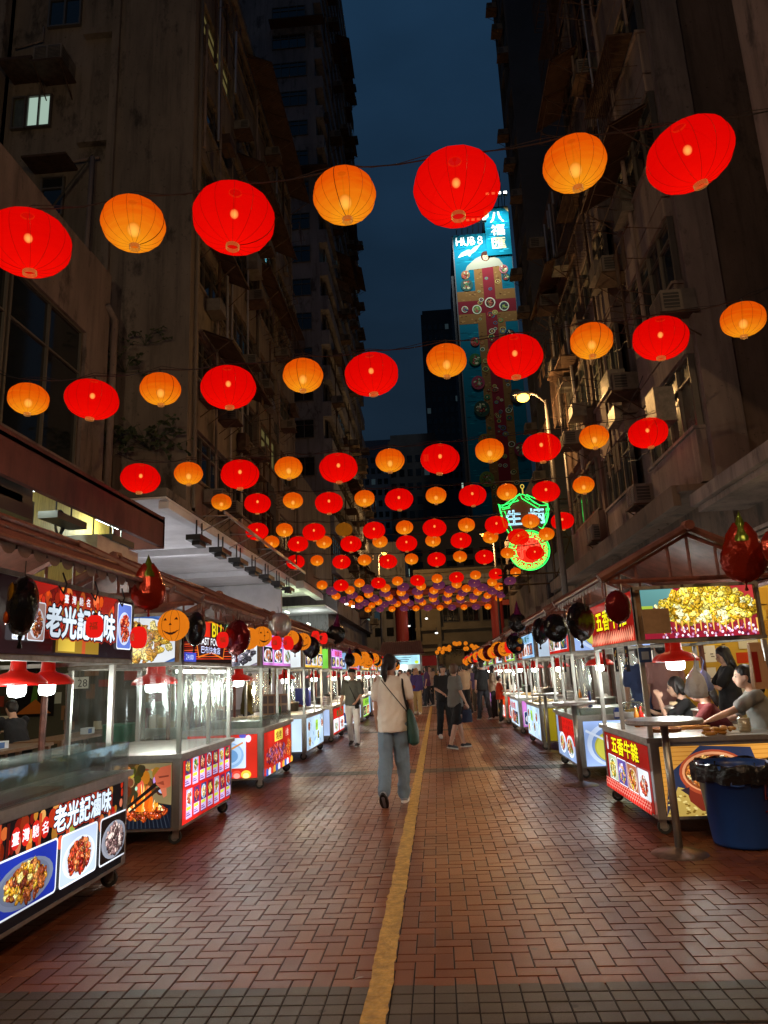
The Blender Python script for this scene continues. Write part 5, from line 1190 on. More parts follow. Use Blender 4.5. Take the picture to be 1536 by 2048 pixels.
        mb = MB(); B(mb, .06, .1, y0+.1, y0+L-.1, 1.56, 1.59); mb.build('led_strip', M['led'], t)
    if style == 'tray':
        mb = MB(); B(mb, .08, .85, y0+.08, y0+.8, .812, .90); mb.build('steel_tray', M['steel'], t)
        mb = MB(); B(mb, .0, .005, y0+.0, y0+L, .812, .96); B(mb, .005, Dp, y0, y0+.005, .812, .96); mb.build('splash_guard', M['glass'], t)
    # hanging printed price strips under the sign
    if style in ('open', 'tray') and r.random() < .75 and not (sg > 0 and near and style == 'open'):
        mb = MB(); ya, yb = y0+L*r.uniform(.1, .5), y0+L*r.uniform(.6, .98); xx = X(Dp-.08); vs = []
        for i in range(19):
            for j in range(7): vs.append((xx+sg*.03*math.sin(i*1.9+j*.4), ya+(yb-ya)*i/18*(1-.35*j/6), 1.60-.12*j))
        mb.add(vs, [(i*7+j, (i+1)*7+j, (i+1)*7+j+1, i*7+j+1) for i in range(18) for j in range(6)]); mb.build('gathered_film', M['film'], t, True)
    if style in ('open', 'tray'):
        for k in range(3):
            yy = y0+.25+k*L*.27+r.uniform(-.1, .1); b = Board(.14, .24, r.choice(['#5a3a20', '#b0a890', '#7a2018', '#30343a']), sd+k)
            for q in range(7): b.rect(.015+b.r.random()*.08, .015+b.r.random()*.18, .03, .03, b.r.choice(['#c8b060', '#d8d4c8', '#a03020', '#605040']))
            b.build('price_strip', t, (X(-.012), yy+(0 if sg < 0 else .14), 1.385), (0, 1 if sg < 0 else -1, 0), (-sg, 0, 0), M['paint'])
    STALL.append((sg, y0, L, t, x0, Dp)); return t
YL = [3.62, 6.9, 10.15, 13.45, 16.9]
stall(-1, 3.62, 2.12, 'nearest left stall with braised meat posters and a clear display case', s_braised_front, lambda b: None, s_braised_top, lambda b: None, 'case', 2.45, near=True)
stall(-1, 6.9, 1.72, 'second left stall wrapped in plastic film above a red menu board', s_menu_front, s_fire_end, s_bu_top, s_food_end(YEL), 'film', near=True)
stall(-1, 10.15, 2.0, 'third left stall with red skewer posters and a noodle tray', s_squid_front, s_skewer_end, s_generic(8), s_food_end(['#5a5a66', '#8a8498', '#d8d0d8', '#3a3844'], '#a89ab0', '#7a7080'), 'tray', near=True)
stall(-1, 13.45, 2.1, 'fourth left stall with pale blue dessert posters', s_blue_front, s_plain_end('#c4dcf0', '#c8d850'), s_generic(20), s_plain_end('#e8f0f4', '#b0c8a0'))
stall(-1, 16.9, 2.0, 'fifth left stall, white and purple panels, behind the man in the cap', s_generic(33), s_plain_end('#a8bce0', '#e8e8f0'), s_generic(4), s_plain_end('#70c040', '#f0e020'))
SN = ['', '', '', '', '', '', 'sixth', 'seventh', 'eighth', 'ninth', 'tenth', 'eleventh', 'twelfth']
for i in range(6, 13):
    y = 16.9+(i-5)*3.4; stall(-1, y, 2.1, f'{SN[i]} stall from the front in the left row', s_generic(40+i), s_generic(60+i), s_generic(80+i), s_generic(100+i), 'open', group='stalls along the street')
stall(1, 6.72, 1.86, 'nearest right stall selling beef offal, red posters and a stew pot picture', s_beef_front, s_pot_end, s_beef_top, s_tripe_top, 'open', near=True)
stall(1, 10.1, 1.8, 'second right stall, soup bowl picture facing front beside red and white posters', s_redwhite_front, s_soup_end, s_generic(5), s_soup_end, 'tray', near=True)
stall(1, 13.7, 2.0, 'third right stall with bluish white posters and olive end panel', s_blue_front, s_plain_end('#7a6a10', '#7a6a10'), s_generic(9), s_plain_end('#c8dcf0', '#e0d040'))
stall(1, 17.2, 2.0, 'fourth right stall with a yellow and violet poster', s_generic(14), s_generic(15), s_generic(16), s_generic(17))
for i in range(5, 12):
    y = 17.2+(i-4)*3.4; stall(1, y, 2.1, f'{ORD[i]} stall from the front in the right row', s_generic(140+i), s_generic(160+i), s_generic(180+i), s_generic(200+i), 'open', group='stalls along the street')

# ------------------------------------------------------------------ lights and goods of the stalls
def pendant_proto():
    t = thing('pendant_lamp', 'x', 'lamp'); mb = MB()
    mb.lathe([(.012, .20), (.05, .195), (.055, .10), (.07, .085), (.15, .06), (.195, .015), (.20, -.01), (.192, -.008), (.145, .052), (.06, .078), (.0, .08)], n=28); mb.build('shade', M['redshade'], t, True)
    mb = MB(); mb.lathe([(0, .06), (.055, .05), (.062, .03), (.062, -.06), (.05, -.085), (0, -.095)], n=16); mb.build('bulb', M['bulbw'], t, True)
    mb = MB(); mb.tube([(0, 0, .19), (0, 0, .30)], .006, 4); mb.build('cord', M['cable'], t); return t
pp = pendant_proto(); pp_used = [0]
def pendant(loc, label, sc=1.0, group='red lamps over the food stalls'):
    o = pp if not pp_used[0] else copy_tree(pp); pp_used[0] = 1; o.location = loc; o.scale = (sc, sc, sc); tag(o, label, 'lamp', group); return o
for si, (sg, y0, L, t, x0, Dp) in enumerate(STALL):
    side = 'left' if sg < 0 else 'right'; k = (si if sg < 0 else si-12)+1; k = si+1 if sg < 0 else si-11
    for j in range(2):
        if sg < 0 and k == 1: loc = [(atX(36, 1345, -3.0)), (atX(96, 1345, -3.1))][j]; loc = Vector((loc.x, loc.y, 1.50))
        else: loc = Vector((x0+sg*(.48+.12*j), y0+.45+j*.55, 1.47))
        pendant(loc, f'red enamel lamp, {"nearer" if j == 0 else "farther"} of two in the {ORD[k]} {side} stall from the front')
    p_ = 34 if k < 4 else 40
    if (sg, k) == (-1, 2): p_ = 50
    lamp('stall_light', 'POINT', (x0+sg*.5, y0+L*.45, 1.33), p_, (.92, 1, .93) if k < 4 or k % 2 else (1, .82, .5), .12, t)
    lamp('stall_light', 'POINT', (x0+sg*(Dp+.25), y0+L*.5, 2.0), p_*.5, (1, .95, .85), .12, t)
def prop(name, label, cat, loc, parts, group=None):
    t = thing(name, label, cat, loc, group=group)
    for nm, fn, m, sm in parts:
        mb = MB(); fn(mb); mb.v = [(x+loc[0], y+loc[1], z+loc[2]) for x, y, z in mb.v]; mb.build(nm, m, t, sm)
    return t
CT = .812
# goods on the nearest right stall (positions read on its counter)
def rp(px, py, z=CT): return atZ(px, py, z)
def cups(mb, h=.22, r=.038):
    pr = []
    n = int(h/.022)
    for i in range(n): pr += [(r, i*h/n), (r*1.08, (i+.7)*h/n), (r*1.08, (i+.95)*h/n)]
    mb.lathe([(0, 0)]+pr+[(0, h)], n=18)
p = rp(1332, 1440); prop('paper_cup_stack', 'short stack of beige paper cups, left one beside the corn dome', 'cups', p, [('cups', lambda m: cups(m, .16), mat('paper_cup', (.6, .45, .25), .7), True)])
p = rp(1352, 1445); prop('paper_cup_stack', 'taller stack of beige paper cups in a plastic sleeve', 'cups', p, [('cups', lambda m: cups(m, .22, .04), mat('paper_cup', (.62, .48, .28), .7), True), ('plastic_sleeve', lambda m: m.lathe([(.047, 0), (.05, .15)], n=14), M['film'], True)])
p = atX(1490, 1462, 2.75); p.z = CT; prop('paper_cup_stack', 'stack of paper bowls wrapped in plastic before the person in grey at right', 'cups', p, [('cups', lambda m: cups(m, .12, .045), mat('paper_cup', (.5, .35, .2), .7), True), ('plastic_sleeve', lambda m: m.lathe([(.052, 0), (.056, .12), (.03, .14)], n=14), M['film'], True)])
p = rp(1270, 1440)
def dome(m): m.lathe([(.13, .10), (.13, .17), (.115, .20), (.06, .215), (0, .22)], n=24)
def grains(m):
    r = random.Random(3)
    for i in range(60): a = r.uniform(0, 6.28); q = .11*math.sqrt(r.random()); m.ell((q*math.cos(a), q*math.sin(a), .10+.03*(1-q/.11)*r.random()+.005), .011, .011, .011, 5, 0, 3)
prop('corn_container', 'round clear domed container of yellow corn on the nearest right counter', 'container', p, [('tub', lambda m: m.lathe([(0, 0), (.12, 0), (.13, .09), (.135, .10), (0, .10)], n=24), plastic('#d8d8d0'), True), ('dome_lid', dome, M['glass'], True), ('corn', grains, plastic('#e8b820', .5), True), ('knob', lambda m: m.ell((0, 0, .23), .02, .02, .015, 8), plastic('#c8c8c0'), True)])
p = rp(1290, 1452); prop('sauce_bottle', 'small red sauce bottle with white cap by the stall post', 'bottle', p, [('bottle', lambda m: m.lathe([(0, 0), (.025, 0), (.025, .07), (.01, .10), (0, .10)], n=12), plastic('#b01810'), True), ('cap', lambda m: m.lathe([(.012, .098), (.012, .12), (0, .12)], n=10), plastic('#e8e8e0'), False)])
p = rp(1237, 1437); prop('tissue_pack', 'small blue and white tissue packet standing on the nearest right counter', 'packet', p, [('packet', lambda m: (m.box(-.045, .045, -.03, .03, 0, .11), m.box(-.03, .03, -.02, .02, .11, .13)), plastic('#3050a8'), False), ('flap', lambda m: m.box(-.05, .03, -.033, -.031, .02, .08), plastic('#e8e8f0'), False)])
def tray_food(pal, W, D, n, h=.05, sz=.04, seed=1):
    def f(m):
        r = random.Random(seed)
        for i in range(n): m.ell((r.uniform(-W, W), r.uniform(-D, D), r.uniform(0, h)), sz*r.uniform(.5, 1.3), sz*r.uniform(.5, 1), sz*.5, 6, 0, 4)
    return f
p = atX(1440, 1452, 2.5); p.z = CT; prop('bun_pile', 'heap of tan fried tofu puffs on the counter before the person in dark red', 'food', p, [('buns', tray_food(0, .14, .10, 26, .05, .035, 4), plastic('#b07828', .6), True)])
p = atX(1330, 1455, 2.15); p.z = CT; prop('bamboo_tray', 'flat round bamboo tray beside the paper cups', 'tray', p, [('tray', lambda m: m.lathe([(0, 0), (.14, 0), (.15, .03), (.14, .03), (.13, .01), (0, .01)], n=20), plastic('#7a4a20', .7), False), ('food', tray_food(0, .07, .07, 20, .02, .02, 6), plastic('#a06a30', .6), True)])
p = atX(1180, 1400, 2.1); p.z = CT; prop('sauce_jar', 'tall blue patterned bottle on the second right stall', 'bottle', p, [('bottle', lambda m: m.lathe([(0, 0), (.035, 0), (.04, .08), (.02, .12), (.018, .30), (0, .30)], n=14), plastic('#203878'), True)])
for i, (px, c, lb) in enumerate(((1195, '#c06018', 'orange'), (1214, '#b02018', 'red'), (1228, '#303438', 'dark'))):
    p = atX(px, 1415, 2.0); p.y = 10.3+i*.25; p.z = CT; prop('food_tub', f'clear tub of {lb} sauce on the second right stall', 'tub', p, [('tub', lambda m: m.lathe([(0, 0), (.07, 0), (.08, .09), (0, .085)], n=16), plastic(c, .25), True)])
for i, (x, y, kk, c, lb) in enumerate(((2.55, 8.3, 0, '#6a665e', 'large steel pot at the back corner of the nearest right stall'), (2.2, 8.25, 1, '#8a4a20', 'tray of brown offal skewers at the far end of the nearest right counter'), (2.7, 7.75, 0, '#77736a', 'second steel pot before the seated person in black'), (2.45, 7.5, 1, '#b07a38', 'tray of golden snacks between the cups and the seated people'), (2.05, 7.9, 2, '#c87818', 'amber sauce bottle at the far end of the nearest right counter'), (2.12, 7.98, 2, '#b02018', 'red chilli bottle beside the amber sauce bottle'))):
    sh = [lambda m: m.lathe([(0, 0), (.11, 0), (.12, .15), (.13, .15), (.13, .165), (.03, .19), (.02, .215), (0, .215)], n=22), lambda m: (m.box(-.16, .16, -.11, .11, 0, .03), tray_food(0, .13, .08, 26, .05, .025, 3)(m)), lambda m: m.lathe([(0, 0), (.028, 0), (.028, .13), (.012, .16), (.012, .2), (0, .2)], n=12)][kk]
    prop(['steel_pot', 'food_tray', 'condiment_bottle'][kk], lb, ['pot', 'tray', 'bottle'][kk], (x, y, CT), [(['pot', 'tray', 'bottle'][kk], sh, M['steel'] if kk == 0 else plastic(c, .45), kk != 1)])
for i, (px, py, w_, rz_, lb) in enumerate(((1490, 1762, .07, .1, 'thin white strip of litter on the bricks below the blue bin'), (716, 1957, .03, .5, 'tiny pale scrap on the grey paver band left of the yellow line'), (597, 1548, .05, .3, 'crumpled white scrap on the far grey band near the third left stall'), (1228, 1700, .03, 1.1, 'small pale scrap of paper near the foot of the standing table'))):
    p = atZ(px, py, .006); prop('paper_scrap', lb, 'litter', p, [('scrap', (lambda w_, a: (lambda m: m.add([(-w_*math.cos(a), -w_*math.sin(a), 0), (0, -.008, .006), (w_*math.cos(a), w_*math.sin(a), .002), (.004, .010, .003)], [(0, 1, 2, 3)])))(w_, rz_), M['paper'], False)])
# goods on left stalls
def noodles(m):
    r = random.Random(9)
    for i in range(90):
        a = r.uniform(0, 6.28); x, y = r.uniform(-.22, .22), r.uniform(-.3, .3); z = .09+.05*(1-abs(x)/.25)*r.random()
        m.tube([(x, y, z), (x+.05*math.cos(a), y+.05*math.sin(a), z+.02), (x+.09*math.cos(a+1), y+.09*math.sin(a+1), z)], .006, 4)
prop('noodle_heap', 'heap of pale cooked squid strips in the third left stall tray', 'food', (-2.85, 10.6, CT), [('strips', noodles, plastic('#d8c8a0', .5), True)])
prop('foam_bowl_stack', 'tall stack of white foam bowls hanging upside down in the third left stall', 'bowls', (-3.05, 10.4, 1.12), [('bowls', lambda m: cups(m, .30, .07), plastic('#d8dcd4', .6), True), ('stand', lambda m: m.tube([(0, 0, -.30), (0, 0, 0)], .03, 6), plastic('#30343a'), False)])
prop('white_teapot', 'small white cup beside the squid strips on the third left stall', 'cup', (-2.75, 10.95, CT+.09), [('cup', lambda m: m.lathe([(0, 0), (.04, 0), (.05, .08), (0, .08)], n=14), plastic('#e0e0d8'), True), ('handle', lambda m: m.tube([(.045, 0, .02), (.08, 0, .04), (.045, 0, .07)], .006, 5), plastic('#e0e0d8'), True)])
prop('photo_menu_stand', 'wooden framed grid of dish photos standing on the fourth left stall', 'menu', (-3.1, 13.7, CT), [('frame', lambda m: m.box(-.27, .27, -.01, .01, 0, .38), plastic('#a07858', .7), False), ('photos', lambda m: [m.box(-.24+i*.125, -.14+i*.125, -.018, -.0105, .03+j*.18, .17+j*.18) for i in range(4) for j in range(2)], plastic('#584038', .4), False)])
prop('blue_basket', 'blue plastic crate standing at the back of the fifth left stall', 'crate', (-3.25, 17.3, CT), [('crate', lambda m: (m.box(-.16, .16, -.02, .0, 0, .42), m.box(-.16, -.14, 0, .25, 0, .42), m.box(.14, .16, 0, .25, 0, .42)), plastic('#2838a0'), False)])
gr = random.Random(21)
NG = {'condiment_bottle': ('bottle', 'bottle', lambda m: m.lathe([(0, 0), (.03, 0), (.03, .14), (.012, .17), (.012, .21), (0, .21)], n=10)),
      'steel_pot': ('pot', 'pot', lambda m: m.lathe([(0, 0), (.13, 0), (.14, .16), (.15, .16), (.15, .18), (.03, .20), (.02, .23), (0, .23)], n=18)),
      'foam_box_pile': ('box', 'boxes', lambda m: [m.box(-.09+.004*i, .09+.004*i, -.07, .07, i*.05, i*.05+.045) for i in range(4)]),
      'food_tray': ('tray', 'tray', lambda m: (m.box(-.18, .18, -.12, .12, 0, .03), tray_food(0, .14, .09, 18, .05, .03, 5)(m)))}
GC = {'condiment_bottle': ['#b02018', '#c87818', '#20602a', '#e0e0d8'], 'steel_pot': ['#585850'], 'foam_box_pile': ['#d8d8d0'], 'food_tray': ['#a05828', '#b89040', '#8a3020', '#c8b080']}
WN = {'#b02018': 'red', '#c87818': 'amber', '#20602a': 'green', '#e0e0d8': 'white', '#585850': 'steel', '#d8d8d0': 'white', '#a05828': 'brown', '#b89040': 'golden', '#8a3020': 'dark red', '#c8b080': 'pale'}
for si, (sg, y0, L, t, x0, Dp) in enumerate(STALL):
    k = si+1 if sg < 0 else si-11; side = 'left' if sg < 0 else 'right'
    if k < 2 or (sg < 0 and k == 3) or (sg < 0 and k == 2): continue
    ks = list(NG); gr.shuffle(ks)
    for q, kk in enumerate(ks):
        c = gr.choice(GC[kk]); prop(kk, f'{WN[c]} {kk.replace("_", " ")} on the counter of the {ORD[k]} {side} stall', NG[kk][0], (x0+sg*gr.uniform(.2, .9), y0+.25+q*.42, CT), [(NG[kk][1], NG[kk][2], plastic(c, .3 if 'pot' in kk else .5), True)])
# plastic bags hanging
def bagshape(sx, sy, sz, seed):
    def f(m):
        prof = [(.05, .0), (.12, -.1), (.4, -.22), (.7, -.40), (.85, -.6), (1, -.8), (.8, -.95), (.4, -1.0), (0, -.98)]; n = 26; vs = []
        for i, (r_, z) in enumerate(prof):
            for k in range(n):
                a = 6.283*k/n; q = max(.02, r_)*(1+.55*noise.noise((math.cos(a)*2.2+seed, math.sin(a)*2.2, z*4))); vs.append((sx*q*math.cos(a), sy*q*math.sin(a), sz*z))
        m.add(vs, [(i*n+k, i*n+(k+1) % n, (i+1)*n+(k+1) % n, (i+1)*n+k) for i in range(len(prof)-1) for k in range(n)])
        m.tube([(0, 0, -.02), (.02, 0, .06), (0, 0, .10)], .006, 4)
    return f
bm_w = mat('white_plastic_bag', (.55, .6, .68), .3, bump=.8, b_scale=22)
p = atY(1388, 1330, 6.95); prop('hanging_bag', 'bundle of white plastic bags hanging before the seated woman in dark red', 'bag', p, [('bag', bagshape(.10, .07, .30, 1), bm_w, True)])
p = atY(1405, 1335, 7.1); prop('hanging_bag', 'pale blue plastic bag hanging just right of the white bags', 'bag', p, [('bag', bagshape(.08, .05, .22, 5), mat('blue_plastic_bag', (.2, .28, .6), .3, bump=.8, b_scale=22), True)])
p = atY(1508, 1285, 6.6); prop('paper_carrier', 'tan paper bag with red panel hanging on the nearest right stall', 'bag', (p.x, p.y, p.z), [('bag', lambda m: m.add([(-.055, -.03, 0), (.04, -.03, 0), (.09, -.03, -.40), (-.06, -.03, -.40), (-.05, .03, 0), (.04, .03, 0), (.09, .05, -.40), (-.06, .05, -.40)], [(0, 3, 2, 1), (4, 5, 6, 7), (0, 1, 5, 4), (3, 7, 6, 2), (0, 4, 7, 3), (1, 2, 6, 5)]), mat('kraft_paper', (.42, .24, .12), .8, bump=.4, b_scale=20), False), ('red_panel', lambda m: m.box(-.05, .0, -.034, -.031, -.34, -.08), plastic('#8a1810'), False)])
# payment notice board without its code
p = atY(1290, 1310, 6.66); prop('payment_notice', 'small square blue notice hanging on the post of the nearest right stall', 'notice', p, [('board', lambda m: m.box(-.055, .055, -.005, .005, -.065, .065), plastic('#1c3a6a'), False), ('white_square', lambda m: m.box(-.032, .032, -.008, -.0055, -.04, .03), plastic('#8a98a8'), False)])
prop('cardboard_sheet', 'plain brown cardboard taped over the left corner of the top right poster', 'cardboard', atY(1310, 1240, 6.62), [('sheet', lambda m: m.box(-.11, .13, -.006, 0, -.12, .10), M['board'], False)])
# round standing tables
def table(label, px, py, r_=.30):
    c = atZ(px, py)
    prop('standing_table', label, 'table', (c.x, c.y, 0), [('top', lambda m: m.lathe([(0, .975), (r_*.97, .975), (r_, .985), (r_, 1.005), (r_*.97, 1.012), (0, 1.012)], n=40), mat('worn_steel_top', (.55, .52, .5), .3, .4, .4, 14), False), ('pedestal', lambda m: m.tube([(0, 0, .03), (0, 0, .976)], .03, 14), M['steel'], True), ('base', lambda m: m.lathe([(0, .055), (.04, .05), (.10, .03), (.20, .012), (.215, .0)], n=32), mat('worn_base', (.35, .27, .22), .35, .7, .5, 12), True)], group=None)
table('nearest round steel standing table beside the stew pot picture', 1360, 1708); table('round steel table beside the second right stall with the soup bowl picture', 1163, 1570, .27); table('small round table beside the third right stall', 1100, 1505, .25)
# blue bin with a black bag
c = atZ(1490, 1700); c.x += .08; c.y += .18
def binbody(m):
    m.lathe([(0, .01), (.235, .01), (.24, .03), (.30, .60), (.315, .60), (.315, .63), (.29, .63), (.28, .58), (.22, .04), (0, .04)], n=44)
def binbag(m):
    vs = []; n = 60; prof = [(.27, .42), (.295, .60), (.32, .64), (.335, .62), (.335, .56), (.33, .50)]
    for i, (r_, z) in enumerate(prof):
        for k in range(n):
            a = 6.283*k/n; q = .012*math.sin(k*1.7+i)+.02*noise.noise((math.cos(a)*4, math.sin(a)*4, i*.5)); vs.append(((r_+q)*math.cos(a), (r_+q)*math.sin(a), z+(.04*noise.noise((math.cos(a)*3, math.sin(a)*3, 7)) if i > 3 else .01*math.sin(k*.9))))
    m.add(vs, [(i*n+k, i*n+(k+1) % n, (i+1)*n+(k+1) % n, (i+1)*n+k) for i in range(len(prof)-1) for k in range(n)])
def marks(m):
    for (a0, z0, a1, z1) in ((-70, .50, -64, .50), (-70, .50, -71, .38), (-71, .40, -64, .38), (-64, .38, -65, .30), (-65, .30, -72, .29), (-60, .44, -58, .34)):
        m.tube([((.245+.06*z/.6+.012)*math.cos(R(a)), (.245+.06*z/.6+.012)*math.sin(R(a)), z) for a, z in ((a0, z0), ((a0+a1)/2, (z0+z1)/2), (a1, z1))], .006, 4)
prop('refuse_bin', 'round blue plastic bin lined with a black bag at the lower right', 'bin', (c.x, c.y, 0), [('tub', binbody, M['bin'], True), ('bin_liner', binbag, M['bag'], True), ('handle', lambda m: m.tube([((.318)*math.cos(R(a)), .318*math.sin(R(a)), z) for a, z in ((-118, .56), (-118, .49), (-110, .485), (-102, .49), (-102, .56))], .009, 6), M['bin'], True), ('scrawl', marks, plastic('#5a1420'), False)])
prop('round_stool', 'dark round table edge seen past the blue bin at the right edge', 'stool', atZ(1540, 1640), [('top', lambda m: m.lathe([(0, .50), (.2, .50), (.2, .53), (0, .53)], n=24), plastic('#6a5a4c', .5), False), ('leg', lambda m: m.tube([(0, 0, 0), (0, 0, .5)], .03, 8), M['steel'], True)])

# ------------------------------------------------------------------ hanging decorations along the eaves
def foil(kind):
    m = MB(); n, k = 36, 10; vs = []
    # pillow disc in the x-z plane, seam around
    for s_ in (-1, 1):
        for i in range(k+1):
            q = i/k
            for j in range(n):
                a = 6.283*j/n; rr = q*(.22*(1-.035*abs(math.sin(a*9))*q**3))
                if kind == 'drop': rr *= (1+ .75*max(0, math.sin(a))**6)
                th = .105*(1-q**2.4)**.6*(1+.05*math.sin(a*18)*q**2)
                vs.append((rr*math.cos(a), s_*th, rr*math.sin(a)*1.05))
    for s_ in (0, 1):
        b = s_*(k+1)*n; fs = [(b+i*n+j, b+i*n+(j+1) % n, b+(i+1)*n+(j+1) % n, b+(i+1)*n+j) for i in range(k) for j in range(n)]
        m.add(vs[b:b+(k+1)*n], [tuple(x-b for x in f) for f in fs])
    return m
def foilmat(name, c, rough=.16):
    return mat(name, c, rough, .55, 0, bump=.6, b_scale=16)
FM = {'black': foilmat('black_foil', (.012, .012, .014)), 'red': foilmat('red_foil', (.30, .022, .008)), 'dred': foilmat('dark_red_foil', (.14, .008, .01)), 'green': foilmat('green_foil', (.10, .16, .01)), 'purple': foilmat('purple_foil', (.12, .01, .08)), 'orange': foilmat('orange_foil', (.75, .12, .01)), 'yellow': foilmat('yellow_foil', (.5, .28, .01)), 'silver': foilmat('silver_foil', (.5, .5, .5))}
_fp = {}
def foil_balloon(kind, loc, size, rz, label, cat='balloon'):
    """size = height in metres"""
    if kind not in _fp:
        t = thing('foil_balloon', 'x', cat); base = {'moon': 'black', 'chilli': 'red', 'witch': 'black'}.get(kind, kind)
        foil('drop' if kind == 'chilli' else 'disc').build('foil_body', FM[base], t, True)
        if kind == 'moon':
            m = MB(); m.ell((.04, -.088, .08), .085, .022, .085, 16, 0, 6); m.build('moon_print', FM['yellow'], t, True)
            m = MB(); m.ell((-.02, -.098, -.085), .07, .02, .05, 14, 0, 6); m.build('pumpkin_print', FM['orange'], t, True)
        if kind == 'chilli':
            m = MB(); m.lathe([(.11, .19), (.10, .24), (.06, .33), (.03, .42), (.0, .50)], n=16); m.ell((0, 0, .19), .13, .08, .035, 16); m.build('green_hat', FM['green'], t, True)
        if kind == 'witch':
            m = MB(); m.lathe([(.10, .17), (.055, .30), (.02, .44), (.0, .50)], n=14); m.build('pointed_hat', FM['purple'], t, True)
        m = MB(); m.lathe([(.02, -.22), (.008, -.26), (.02, -.30), (.012, -.31)], n=8); m.build('tail', FM[base], t, True)
        m = MB(); m.tube([(0, 0, .22), (0, 0, .34)], .003, 4); m.build('string', M['cable'], t); _fp[kind] = t; o = t
    else: o = copy_tree(_fp[kind])
    o.location = loc; o.rotation_euler = (rnd.uniform(-.1, .1), rnd.uniform(-.12, .12), rz); s_ = size/.46; o.scale = (s_, s_, s_); tag(o, label, cat, 'foil balloons hung along the eaves'); return o
_dl = {}
def deco_lantern(kind, loc, size, rz, label):
    """pumpkin: round orange paper lantern with a face; tube: small red lantern"""
    if kind not in _dl:
        t = thing('pumpkin_lantern' if kind == 'pumpkin' else 'small_red_lantern', 'x', 'lantern'); m = MB(); n = 28; prof = []
        asp = (.5, .5) if kind == 'pumpkin' else (.38, .5)
        for i in range(19):
            a = -1.40+2.80*i/18; e_ = 1 if kind == 'pumpkin' else .55; prof.append((asp[0]*math.cos(a)**e_*(1-.02*(i % 2)), asp[1]*math.sin(a)))
        m.lathe(prof, n=n); m.build('paper_shell', M['l_pump'] if kind == 'pumpkin' else emat('small_red_lantern_paper', (1, .015, .01), .8), t, True)
        m = MB(); m.tube([(0, 0, .49), (0, 0, .62 if kind == 'pumpkin' else .95)], .012, 5)
        if kind != 'pumpkin': m.lathe([(.09, .50), (.09, .58), (.03, .62)], n=10)
        m.build('hanger', M['cable'], t)
        m = MB()
        def sp(x, z): return (x, -math.sqrt(max(.01, .2535-x*x-z*z)) if kind == 'pumpkin' else -.38, z)
        if kind == 'pumpkin':
            for (x, z) in ((-.17, .16), (.17, .18)): m.add([sp(x-.06, z-.03), sp(x+.06, z-.03), sp(x, z+.06)], [(0, 1, 2)])
            m.add([sp(-.05, -.02), sp(.05, -.02), sp(0, .06)], [(0, 1, 2)])
            u = [sp(-.28+.56*i/12, -.14-.10*math.sin(math.pi*i/12)-.012*(i % 2)) for i in range(13)]; l = [sp(-.28+.56*i/12, -.14-.17*math.sin(math.pi*i/12)-.012*(i % 2)) for i in range(13)]
            m.add(u+l, [(i, i+13, i+14, i+1) for i in range(12)])
            for a in (-.6, 0, .6): m.tube([(math.sin(a)*.5*math.cos(b_), -math.cos(a)*.508*math.cos(b_), .508*math.sin(b_)) for b_ in [(-1.3+2.6*i/12) for i in range(13)]], .006, 3)
            m.build('face', mat('face_print', (.06, .01, .004), .8), t)
        else:
            b = text_tris('福', .0); k = .34/(b[5]-b[4]); m.add([((x-(b[2]+b[3])/2)*k, -.40, (y-(b[4]+b[5])/2)*k) for x, y in b[0]], b[1]); m.build('character', mat('gold_print', (.35, .10, .01), .5), t)
        _dl[kind] = t; o = t
    else: o = copy_tree(_dl[kind])
    o.location = loc; o.rotation_euler = (0, 0, rz); o.scale = (size, size, size); tag(o, label, 'lantern', 'small lanterns hung along the eaves'); return o
def hang(px, py, ppx, X): p = atX(px, py, X); return p, ppx*p.y/FPX*1.0
DL = [('moon', 45, 1212, 130, -.9, 'black foil balloon printed with a yellow moon at the far left'), ('chilli', 297, 1185, 74, .5, 'red foil balloon with a green pointed hat, left side'), ('black', 391, 1258, 70, -.8, 'black foil balloon left of the fast food sign'),
      ('dred', 474, 1275, 72, -.5, 'dark red foil balloon right of the fast food sign'), ('silver', 560, 1250, 50, .4, 'shiny crumpled dark silver balloon above the third left stall'), ('dred', 590, 1285, 42, -.5, 'smaller dark red foil balloon beyond the pumpkin lanterns'), ('black', 622, 1295, 44, -.4, 'black foil balloon before the green panel'), ('witch', 672, 1268, 60, .2, 'black balloon with a pointed witch hat on the left eaves')]
for k, px, py, hp, rz, lb in DL: p, s_ = hang(px, py, hp*(.66 if k == 'witch' else 1), -2.12); foil_balloon(k, p, s_, rz, lb)
for px, py, d, rz, lb in ((347, 1251, 63, .15, 'nearest pumpkin lantern, grinning'), (497, 1277, 44, -.6, 'second pumpkin lantern, partly behind the dark red balloon'), (524, 1273, 40, .5, 'third pumpkin lantern, grinning'), (605, 1283, 34, .3, 'fourth pumpkin lantern beyond the dark red balloon'), (583, 1276, 30, -.4, 'fifth pumpkin lantern beside the small red lanterns')):
    p, s_ = hang(px, py, d, -2.1); deco_lantern('pumpkin', p, s_, rz, lb)
for i, (px, py, d, lb) in enumerate(((189, 1253, 46, 'small glowing red lantern before the braised meat sign'), (277, 1275, 44, 'small red lantern with a gold character before the yellow food picture'), (445, 1280, 32, 'small red lantern on the right edge of the fast food sign'), (553, 1286, 28, 'small red lantern before the yellow sign, left one'), (577, 1286, 28, 'small red lantern before the yellow sign, right one'), (631, 1273, 22, 'small red lantern over the green panel, left one'), (647, 1277, 22, 'small red lantern over the green panel, right one'))):
    p, s_ = hang(px, py, d, -2.13); deco_lantern('tube', p, s_, rnd.uniform(-.5, .5), lb)
p = atY(1487, 1120, 5.9); foil_balloon('chilli', p, .37, -.35, 'big orange red foil balloon with green hat at the upper right stall')
